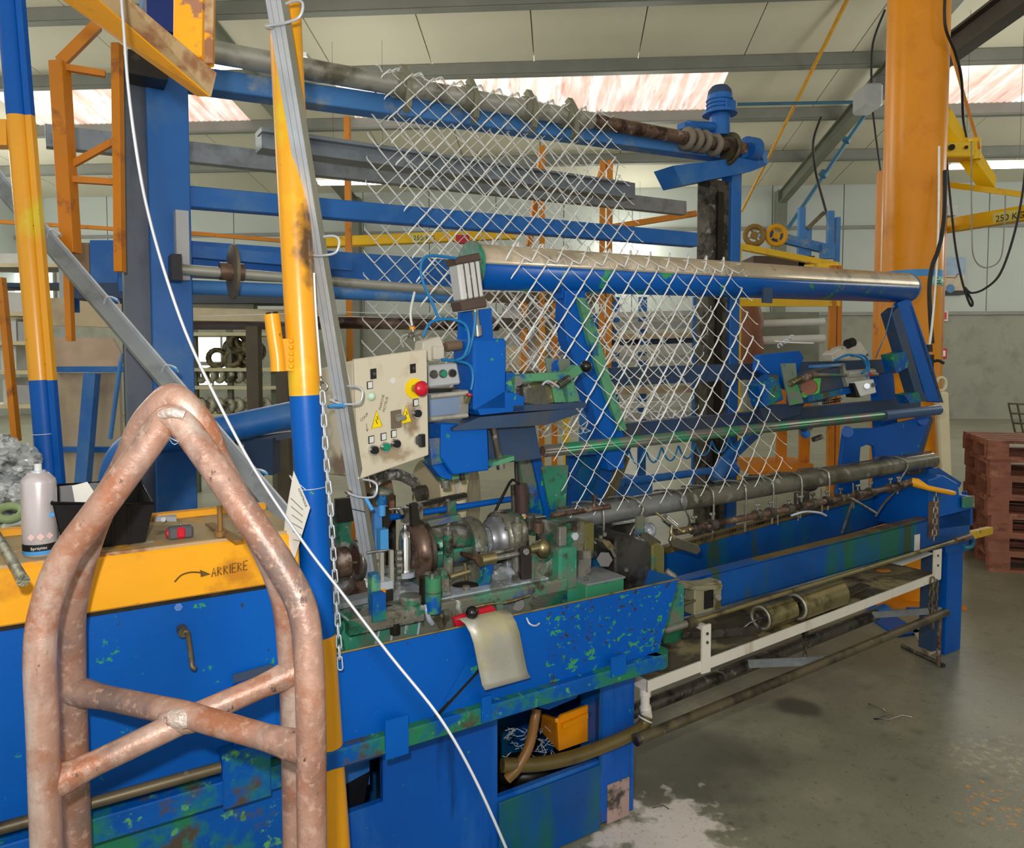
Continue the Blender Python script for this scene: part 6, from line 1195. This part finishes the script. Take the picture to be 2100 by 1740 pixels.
t = thing('hanging_chain', 'rusty chain hanging beside the end leg', 'chain', W(1912, 1290, .1), TH)
chain(t, [W(1920, 1008, .16), W(1918, 1060, .14), W(1915, 1110, .12)], .034, .0032, .009, steel); chain(t, [W(1913, 1185, .09), W(1908, 1240, .09), W(1912, 1290, .08)], .036, .004, .01, brownpipe); chain(t, [W(1920, 1190, .1), W(1917, 1262, .09)], .036, .004, .01, brownpipe)
t = thing('threaded_rod', 'dark threaded rod with a cross bar resting on the floor', 'rod', atZ(1935, 1366, 0.0))
a = atZ(1936, 1366, .012); part('threaded_rod', B().cyl(Vector((a.x - .03, a.y, .012)), Vector((a.x - .03, a.y, .3)), .011, n=10), steelbr, t); part('cross_bar', B().cyl(atZ(1850, 1325, .012), a, .011, n=10), steeldk, t)
for i, q in enumerate((((1790, 1240), (1890, 1300), (1840, 1308), (1770, 1262)), ((1845, 1225), (1915, 1238), (1900, 1262), (1860, 1250)))):
    solo('blue_floor_plate', B().prism([atZ(*k, 0.0) for k in q], ZD * .012), blue, ('larger blue steel plate lying flat on the floor under the bed', 'smaller blue steel plate lying flat under the end of the bed')[i], 'plate')
solo('pale_floor_board', B().prism([atZ(*k, .0) for k in ((1870, 1295), (1925, 1262), (1940, 1330), (1905, 1345))], ZD * .012), beige, 'pale board lying on the floor under the end of the bed', 'board')
solo('wire_offcut', B().tube([atZ(*q, .006) for q in ((1781, 1444), (1812, 1454), (1822, 1466), (1793, 1475), (1822, 1476), (1848, 1467), (1870, 1471))], .0035, 6), chrome, 'bent shiny wire offcut lying on the floor', 'wire')
solo('wire_offcut', B().tube([atZ(*q, .006) for q in ((1338, 1658), (1360, 1652), (1372, 1660))], .002, 5), steeldk, 'short dark wire scrap on the floor near the base', 'wire')
# ================================================================== foreground
# rusty pipe stand
t = thing('rusty_stand', 'four-legged stand of bent rusty tubes in the left foreground', 'stand', atY(360, 1740, 1.27) * 1.0)
t.location.z = 0; bpy.context.view_layer.update()
YF, YR = 1.17, 1.37; rT = .0243
fl_ = [atY(96, 1740, YF), atY(88, 1500, YF), atY(82, 1350, YF), atY(92, 1255, YF + .01), atY(130, 1150, YF + .02), atY(205, 1045, YF + .03), atY(290, 930, YF + .05), atY(334, 870, YF + .06)]
fr_ = [atY(374, 870, YF + .06), atY(430, 945, YF + .05), atY(506, 1055, YF + .03), atY(582, 1170, YF + .02), atY(620, 1250, YF + .01), atY(633, 1350, YF), atY(638, 1500, YF), atY(640, 1740, YF)]
def drop(P): return Vector((P.x, P.y, 0.0))
fpts = [drop(fl_[0])] + fl_[:-1] + [lerp(fl_[-1], fr_[0], .0), lerp(fl_[-1], fr_[0], .5) + ZD * .010, fr_[0]] + fr_[1:] + [drop(fr_[-1])]
part('front_hoop', B().tube(spline(fpts, 6), rT, 22), rust, t)
rl = [atY(160, 1740, YR), atY(152, 1500, YR), atY(148, 1350, YR), atY(152, 1230, YR - .02), atY(195, 1075, YR - .05), atY(258, 955, YR - .09), atY(290, 880, YR - .11), atY(322, 838, YR - .12)]
rr = [atY(386, 838, YR - .12), atY(420, 885, YR - .11), atY(452, 960, YR - .09), atY(525, 1090, YR - .05), atY(580, 1220, YR - .02), atY(596, 1350, YR), atY(602, 1500, YR), atY(606, 1740, YR)]
rpts = [drop(rl[0])] + rl + [lerp(rl[-1], rr[0], .5) + ZD * .02] + rr + [drop(rr[-1])]
part('rear_hoop', B().tube(spline(rpts, 6), rT * .98, 20), rust, t)
xc = (atY(378, 1474, 1.27))
def brace(P, c, Q):
    pts = [P, lerp(P, c, .1), lerp(P, c, .2), lerp(P, c, .32), c, lerp(Q, c, .32), lerp(Q, c, .2), lerp(Q, c, .1), Q]
    part('cross_brace', B().tube(pts, [.027, .0265, .0235, .0215, .0225, .0215, .0235, .0265, .027], 18), rust, t)
brace(atY(152, 1418, YR), xc + ZD * .008, atY(630, 1537, YF + .012)); brace(atY(104, 1610, YF + .015), xc - ZD * .004, atY(602, 1380, YR))
part('crossing_lump', B().sph(xc, .031, 20, 12, (1.55, .9, .85)), rust, t)
part('weld', B().sph(xc - Vector((-.004, .012, -.006)), .026, 20, 12, (1.5, .75, .75)), weld, t, 'pale weld lump')
wb = lambda pts, r: part('weld', B().tube(spline(pts, 4), r, 8), weld, t)
wb([atY(272, 940, 1.215), atY(292, 905, 1.22), atY(318, 866, 1.225)], .009); wb([atY(388, 866, 1.225), atY(414, 905, 1.22), atY(440, 950, 1.215)], .009); wb([atY(330, 852, 1.21), atY(354, 846, 1.205), atY(378, 852, 1.21)], .009)
part('crown_gusset', B().sph(atY(354, 852, 1.25), .028, 16, 10, (1.25, .8, 1.0)), rust, t)
part('wire_wisp', B().tube(spline([atY(340, 895, 1.24), atY(352, 900, 1.2), atY(366, 906, 1.2), atY(376, 900, 1.24)], 4), .0008, 4).tube(spline([atY(344, 895, 1.24), atY(358, 912, 1.2), atY(378, 895, 1.24)], 4), .0007, 4), zinc, t)

# yellow and blue pole with the hook stub
def poleseg(a, c, r, mm, name, parent): return part(name, B().cyl(a, c, r, n=32), mm, parent)
t = thing('safety_pole', 'thick yellow and blue pole with a welded hook stub in the foreground', 'pole', atY(690, 1740, 1.74))
pa = lambda y: atY(587 + (y - 0) * .0 + {0: 0}.get(y, 0), y, 1.78)
ctr = lambda y: 583 + 46 * (y / 1000) + (8e-6) * (y ** 2)
def PP(y): return atY(ctr(y), y, 1.78)
bot = PP(1740); dirp = (PP(1740) - PP(1500)).normalized(); gp = bot + dirp * (bot.z / -dirp.z); t.location = gp; bpy.context.view_layer.update()
top = PP(-60); burn = mat('scorched_yellow_paint', (236, 164, 22), .36, 0, [((226, 196, 30), 5, .56, .68), ((160, 110, 30), 40, .68, .72)], .06, 3, .04, coat=.3, spots=[(PP(500) + Vector((.036, -.02, 0)), (.04, .06, .11), (70, 52, 40), 30)])
ys = [-60, 400, 811, 1303]
part('upper_section', B().tube([PP(y) for y in (-800, -300, -60, 150, 300, 450, 600, 811)], .0375, 32), burn, t); part('blue_section', B().tube([PP(y) for y in (811, 980, 1150, 1303)], .0372, 32), blue, t, 'blue painted band')
part('lower_section', B().tube([PP(1303), PP(1420), PP(1560), PP(1740), gp + ZD * .01], .0374, 32), burn, t); part('joint_ring', B().torus(PP(1000), dirp, .0376, .0012, 32, 6), zinc, t)
hs = part('hook_stub', B().tube(spline([atY(557, 645, 1.74), atY(563, 690, 1.74), atY(569, 730, 1.74), atY(571, 762, 1.74)], 4), .018, 18), burn, t); part('stub_weld', B().obox(atY(590, 728, 1.755), Vector((.017, 0, 0)), Vector((0, .012, 0)), ZD * .038), burn, hs)
part('stub_hole', B().cyl(atY(558, 644, 1.74), atY(557.5, 641, 1.74), .014, n=14), blackm, hs)
for k in range(5): part('weld_bead', B().sph(atY(597, 700 + k * 13, 1.742), .006, 8, 6), burn, hs)
t = thing('thin_chain', 'thin galvanised chain hanging down the right side of the yellow and blue pole', 'chain', atY(698, 1380, 1.74))
part('cord', B().tube(spline([atY(644, 560, 1.76), atY(648, 640, 1.76), atY(654, 720, 1.76), atY(658, 775, 1.75)], 4), .0025, 6), wirem, t); part('snap_ring', B().torus(atY(664, 793, 1.74), Vector((.3, 1, 0)), .01, .003, 16, 6).torus(atY(658, 780, 1.74), Vector((1, .3, 0)), .008, .003, 14, 6), chrome, t)
chain(t, [atY(661, 805, 1.73), atY(668, 930, 1.73), atY(678, 1050, 1.73), atY(688, 1200, 1.73), atY(694, 1300, 1.73), atY(698, 1372, 1.73)], .034, .0019, .0062, zinc)
t = thing('paper_tag', 'white inspection tag tied to the yellow and blue pole', 'tag', atY(610, 1145, 1.70))
q = [atY(602, 966, 1.70), atY(636, 1042, 1.67), atY(604, 1148, 1.70), atY(582, 1095, 1.72), atY(585, 1060, 1.72)]
part('card', B().prism(q, Vector((0, .001, 0))), paper, t); nn = (q[1] - q[0]).cross(q[2] - q[0]).normalized(); nn = -nn if nn.y > 0 else nn
xd = (q[1] - q[0]).normalized(); yd = -(q[2] - q[1]).normalized()
def tg(px, py): return onP(px, py, q[0], nn) + nn * .001
text_part('heading', 'CONTROLE', .009, tg(612, 1003), (tg(630, 1046) - tg(612, 1003)), (tg(612, 1003) - tg(596, 1050)), ink, t, .0004)
lb = B()
for k in range(6): lb.beam(tg(597 + k * 1.0, 1022 + k * 17), tg(622 - k * .5, 1046 + k * 13), .0006, .0012, nn)
part('printed_line', lb, ink, t, kind='stuff'); part('tie_wire', B().tube(spline([tg(600, 985), atY(594, 975, 1.72), atY(610, 990, 1.74), PP(1000) + Vector((0, -.039, 0))], 4), .0008, 5), wirem, t)

# galvanised channel leaning through the picture
a, c = atY(556, -40, 1.62), atY(757, 1192, 2.14)
a, c = atY(553, -40, 1.62), atY(758, 1190, 2.1)
t = thing('galvanised_channel', 'long galvanised channel leaning from the top down to the machine bed', 'channel', c)
a00 = a; d = (c - a).normalized(); a = a - d * .45; wd, dp, th = .023, .017, .0025
prof = [(-wd, 0), (wd, 0), (wd, dp), (wd - .01, dp), (wd - .01, dp - th), (wd - th, dp - th), (wd - th, th), (-wd + th, th), (-wd + th, dp - th), (-wd + .01, dp - th), (-wd + .01, dp), (-wd, dp)]
prof = [(x, -y) for x, y in prof]
bx_ = B(); up = Vector((-.5, -.86, .1)); x = d.cross(up).normalized(); y = x.cross(d); SX = 1 if x.x > 0 else -1
bx_.sweep(prof, a, c, up); part('rail', bx_, zinc, t)
for k in (-.45, .35): part('rail_groove', B().sweep([(k * wd - .0008, .0003), (k * wd + .0008, .0003), (k * wd + .0008, -.0002), (k * wd - .0008, -.0002)], a, c, up), zincdk, t)
part('darker_side_strip', B().sweep([(SX * (wd + .0005), -.001), (SX * (wd + .003), -.001), (SX * (wd + .003), -dp + .001), (SX * (wd + .0005), -dp + .001)], a, c, up), mat('darker_zinc_side', (136, 134, 120), .5, .3), t)  # strip over the channel's right side, darker than its face
def along(yp):
    k = (yp + 40) / 1232; return lerp(a00, c, k)
for yp, tag in ((30, 0), (432, 0), (742, 1), (962, 1)):
    o = along(yp); x = d.cross(up).normalized() * SX
    cl = part('wire_clip', B().tube(spline([o + x * .03 * 0 - x * wd * -1 * 0 + y * .004 - x * .03, o + y * .012, o + x * .035 + y * .012, o + x * .075 + y * .006 + ZD * .008, o + x * .08 + ZD * .035, o + x * .062 + ZD * .045, o + x * .02 + ZD * .042], 4), .0032, 7), zinc, t)
    part('clip_weld', B().sph(o - x * .02 + y * .004, .009, 10, 6, (1.3, .8, .7)), mat('burnt_weld', (110, 84, 70), .5, .3, [((190, 190, 190), 30, .5, .6)], .2, 20), t)
    if tag: part('blue_sleeve', B().tube([o - x * .025 + y * .016 - ZD * .012, o + x * .03 + y * .016 - ZD * .002] if yp == 742 else [o + x * .05 + y * .012, o + x * .07 + y * .008 - ZD * .03], .006, 8), tapeblue, t)
part('guide_wire', B().tube([atY(626, 260, 1.8), atY(640, 360, 1.85), atY(660, 480, 1.9), atY(690, 640, 1.95), atY(712, 760, 2.0), atY(760, 1000, 2.1)], .0012, 5), wirem, t)
part('pencil_mark', B().beam(along(1005) - x * .03 - y * .0035 * -1, along(1003) + x * .03 + y * .0035, .001, .002), ink, t)

# second leaning bar at the left
t = thing('leaning_flat_channel', 'grey channel bar leaning behind the apex of the rusty stand', 'channel', atY(585, 1065, 2.16))
a2, c2 = atY(-60, 310, 2.75), atY(588, 1072, 2.18)
part('bar', B().beam(a2, c2, .05, .03, Vector((.4, -.8, .5))), zincdk, t, bevel=.002); part('edge', B().beam(a2 + Vector((.018, -.0, .02)), c2 + Vector((.018, 0, .02)), .006, .05, Vector((.4, -.8, .5))), zinc, t)
for k in (.28, .47, .65, .9):
    o = lerp(a2, c2, k); part('wire_clip', B().tube(spline([o, o + Vector((.03, -.03, .03)), o + Vector((.06, -.03, .025)), o + Vector((.065, -.02, .01))], 4), .003, 6), zinc, t); part('clip_sleeve', B().cyl(o + Vector((.045, -.03, .03)), o + Vector((.066, -.025, .016)), .005, n=8), tapeblue if k > .4 else zinc, t)

# left pole
t = thing('left_safety_pole', 'tall pole painted blue, yellow and blue at the left edge', 'pole', atY(100, 1300, 2.35))
def PL(y): return atY(18 + 76 * y / 900, y, 2.35)
t.location = Vector((PL(1200).x, 2.35, 0)); bpy.context.view_layer.update()
part('upper_section', B().cyl(PL(-500), PL(240), .034, n=28), blue, t, 'blue upper section'); part('yellow_section', B().cyl(PL(240), PL(780), .034, n=28), burn, t, 'yellow middle section'); part('lower_section', B().cyl(PL(780), PL(1180), .034, n=28), blue, t, 'blue lower section')
part('foot', B().cyl(PL(1180), Vector((PL(1180).x + .05, 2.35, 0)), .034, n=20), blue, t)
off = Vector((.044, -.012, 0))
part('side_strip', B().beam(PL(-500) + off, PL(240) + off, .02, .02, BY), blue, t); part('side_strip', B().beam(PL(240) + off, PL(780) + off, .02, .02, BY), burn, t); part('side_strip', B().beam(PL(780) + off, PL(1180) + off, .02, .02, BY), blue, t)
part('stub_rail', B().beam(atY(-30, 276, 2.36), atY(24, 276, 2.36), .05, .08), burn, t); part('tie_wire', B().torus(PL(890), PL(900) - PL(880), .036, .0015, 24, 5), zinc, t)
# yellow overhead frame
t = thing('overhead_yellow_frame', 'chipped yellow square-tube frame hanging into the top left corner', 'frame', atY(420, 170, 1.55))
def bm8(Ys, Ye, dY):
    p = {}
    for nm, a, c in (('L1', (112, -10), (405, 199)), ('L2', (190, -10), (432, 200)), ('L3', (258, -10), (444, 148))): p[nm] = (a, c)
    s1, e1 = atY(*p['L1'][0], Ys + dY), atY(*p['L1'][1], Ye + dY); s2, e2 = atY(*p['L2'][0], Ys), atY(*p['L2'][1], Ye); s3, e3 = atY(*p['L3'][0], Ys), atY(*p['L3'][1], Ye)
    return [s1, s2, s3, s1 + (s3 - s2), e1, e2, e3, e1 + (e3 - e2)]
h8 = bm8(1.3, 1.5, .05)
part('slanting_tube', B().hex(h8), yellowchip, t, bevel=.002)
off = (h8[2] - h8[3]).normalized() * .0008
part('bare_face', B().prism([lerp(h8[1], h8[2], .04), lerp(h8[5], h8[6], .04), lerp(h8[5], h8[6], .97), lerp(h8[1], h8[2], .97)], off), yellowbare, t)
part('upright_tube', B().beam(atY(398, 128, 1.53), atY(406, -480, 1.53), .06, .06, BY), yellowchip, t, bevel=.003); part('bare_edge', B().beam(atY(428, 130, 1.50), atY(436, -480, 1.50), .018, .003, BY), yellowbare, t)
# pale wire crossing the foreground
wp = [(240, -420, 1.17), (247, -60, 1.15), (254, 60, 1.14), (263, 180, 1.13), (280, 310, 1.12), (300, 420, 1.11), (332, 540, 1.1), (380, 680, 1.09), (440, 810, 1.08), (520, 960, 1.07), (620, 1110, 1.06), (700, 1215, 1.05), (800, 1345, 1.04), (900, 1470, 1.03), (970, 1590, 1.03), (1040, 1745, 1.03), (1080, 1850, 1.04)]
pw = [atY(*q) for q in wp]; pw += [pw[-1] + Vector((.08, .02, -.22)), pw[-1] + Vector((.2, .05, -.6)), Vector((pw[-1].x + .3, pw[-1].y + .06, .01))]
solo('feed_wire', B().tube(spline(pw, 5), .0022, 10), mat('bright_feed_wire', (216, 218, 226), .3, .6), 'pale feed wire curving down across the whole foreground', 'wire')
solo('tension_wire', B().tube([atY(380, 650, 3.0), atY(700, 640, 3.4), atY(980, 648, 3.9)], .0016, 5), wirem, 'thin taut wire passing level behind the yellow pole', 'wire')
# ---- things on the bench
c = atZ(84, 1136, 1.2)
t = thing('spray_can', 'silver spray can with a blue base band on the bench', 'spray can', c)
part('body', B().lathe(c, ZD, [(0, .029), (.002, .0315), (.006, .0325), (.15, .0325), (.158, .031), (.17, .02), (.172, .018)], 32), tin, t)
part('black_band', B().cyl(c + ZD * .012, c + ZD * .026, .0328, n=32), ink, t); part('blue_band', B().cyl(c + ZD * .004, c + ZD * .012, .033, n=32), tapeblue, t); part('valve_cup', B().cyl(c + ZD * .17, c + ZD * .176, .014, n=16), zinc, t); part('nozzle', B().cyl(c + ZD * .176, c + ZD * .19, .007, n=12), whitecl, t)
dv = Vector((-c.x, -c.y, 0)).normalized(); sd = Vector((-dv.y, dv.x, 0))
for k in (-.5, 0, .5):
    dr = (dv * math.cos(k) + sd * math.sin(k)); tx = ZD.cross(dr); P = c + dr * .033 + ZD * .042
    part('hazard_diamond', B().prism([P + tx * .0075, P + ZD * .0075, P - tx * .0075, P - ZD * .0075], dr * .0006), mat('pink_diamond', (226, 190, 186), .5), t)
part('blue_square', B().obox(c + (dv * .8 + sd * .6) * .0325 + ZD * .085, sd * .006, dv * .002, ZD * .004), tapeblue, t)
text_part('brand_text', 'Spraytec', .0085, c + dv * .0345 + ZD * .0165 - sd * -.0 + ZD.cross(dv) * -.018, ZD.cross(dv), ZD, paper, t, .0006)
P0 = atZ(200, 1140, 1.2); bx0, bx1 = uvz(atZ(120, 1142, 1.2)), uvz(atZ(298, 1100, 1.2))
t = thing('black_bin', 'black plastic storage bin on the bench beside the spray can', 'bin', m((bx0[0] + bx1[0]) / 2, .15, 1.2), TH)
u0, u1, v0, v1, z0, z1 = bx0[0] + .01, bx1[0] - .01, .06, .28, 1.202, 1.31
f = .018
part('front_wall', B().prism([m(u0, v0, z0), m(u1, v0, z0), m(u1 + f, v0 - .02, z1 - .02), m(u0 - f, v0 - .02, z1 - .0)], VD * .003), black, t); part('rear_wall', B().prism([m(u0, v1, z0), m(u1, v1, z0), m(u1 + f, v1 + f, z1), m(u0 - f, v1 + f, z1)], VD * .003), black, t)
part('side_wall', B().prism([m(u0, v0, z0), m(u0, v1, z0), m(u0 - f, v1 + f, z1), m(u0 - f, v0 - .02, z1)], UD * .003), black, t); part('side_wall', B().prism([m(u1, v0, z0), m(u1, v1, z0), m(u1 + f, v1 + f, z1), m(u1 + f, v0 - .02, z1 - .02)], UD * .003), black, t)
part('bottom', B().mbox(u0, u1, v0, v1, z0, z0 + .003), black, t); part('rim', B().tube([m(u0 - f, v0 - .02, z1), m(u1 + f, v0 - .02, z1 - .02), m(u1 + f, v1 + f, z1), m(u0 - f, v1 + f, z1)], .004, 6, True), black, t)
for k in (.2, .4, .6, .8): part('rib', B().beam(m(lerp(u0, u1, k), v0 - .002, z0), m(lerp(u0, u1, k), v0 - .02, z1 - .02), .004, .006, VD), black, t)
solo('paper_slip', B().prism([m(u0 + .03, .1, 1.25), m(u0 + .1, .12, 1.24), m(u0 + .05, .14, 1.335), m(u0 + .02, .13, 1.33)], VD * .001), paper, 'white paper slip sticking out of the black bin', 'paper')
c = atZ(370, 1104, 1.2)
t = thing('tape_measure', 'small red and grey gadget lying on the bench', 'gadget', c, TH)
part('case', B().obox(c + ZD * .014, UD * .026, VD * .014, ZD * .014), mat('dark_grey_case', (84, 84, 88), .5), t, bevel=.004); part('red_shell', B().obox(c + ZD * .014 - VD * .004, UD * .011, VD * .0125, ZD * .013), red, t, bevel=.005); part('red_end', B().cyl(c + ZD * .014 - UD * .024, c + ZD * .014 - UD * .03, .01, n=14), red, t); part('metal_ring', B().torus(c + ZD * .031, UD, .004, .0014, 12, 5), chrome, t)
b0, b1 = atZ(-25, 1068, 1.215), atZ(47, 1190, 1.218)
solo('threaded_bolt', B().cyl(b0, b1, .0095, n=14).cyl(b1, b1 + (b1 - b0).normalized() * .004, .0105, n=14), mat('old_bolt', (150, 150, 130), .45, .5, [((100, 100, 84), 30, .5, .6)], .15, 20, .4, 200), 'grey threaded rod lying on the bench corner', 'rod')
solo('adjuster_arm', B().cyl(atZ(452, 1100, 1.205), atZ(452, 1100, 1.205) + ZD * .07, .006, n=10).beam(atZ(430, 1075, 1.21), atZ(490, 1110, 1.21), .02, .006).cyl(atZ(452, 1100, 1.205), atZ(452, 1100, 1.205) + ZD * .012, .013, n=14), mat('brown_iron', (140, 104, 56), .5, .2), 'brown iron arm with an upright pin on the bench', 'arm')
solo('hinge_plate', B().prism([atZ(*q, 1.2) for q in ((318, 1062), (360, 1062), (362, 1070), (316, 1070))], ZD * .012).cyl(atZ(335, 1066, 1.212), atZ(335, 1066, 1.222), .006, n=8), greyplast, 'small grey plate with a bolt at the back of the bench', 'plate')
# bagged bundle at the left edge
t = thing('plastic_bundle', 'heap of grey plastic wrapped wire at the far left edge', 'bundle', atY(10, 1130, 1.95)); t.location.z = 0
wrap = mat('crumpled_plastic', (186, 190, 190), .2, .1, [((96, 96, 92), 14, .5, .6), ((236, 238, 238), 22, .58, .66)], .2, 12, .7, 30)
for i, (x, y, r) in enumerate(((-10, 930, .07), (40, 945, .06), (15, 985, .075), (45, 1020, .05), (-20, 1040, .09), (25, 1060, .06), (-30, 1110, .08))):
    c0 = atY(x, y, 2.25 + .04 * (i % 3)); b = B().sph(c0, r, 26, 18, (1.1, .8, .85))
    for q in b.v: q += (q - c0).normalized() * random.uniform(-.16, .1) * r + Vector((random.uniform(-1, 1), random.uniform(-1, 1), random.uniform(-1, 1))) * r * .05
    b.s = [False] * len(b.s)
    part('bag', b, wrap, t)
part('stand_block', B().abox(atY(-60, 1100, 2.3).x, atY(58, 1100, 2.3).x, 2.2, 2.5, 0, 1.1), greengrime, t)
for i, (x, y) in enumerate(((20, 1052), (36, 1085), (14, 1096))): part('tape_roll', B().torus(atY(x, y, 2.1), Vector((.3, -.5, 1)), .03, .012, 18, 8), mat('green_grey_tape', (150, 170, 120), .5) if i % 2 == 0 else whitecl, t)
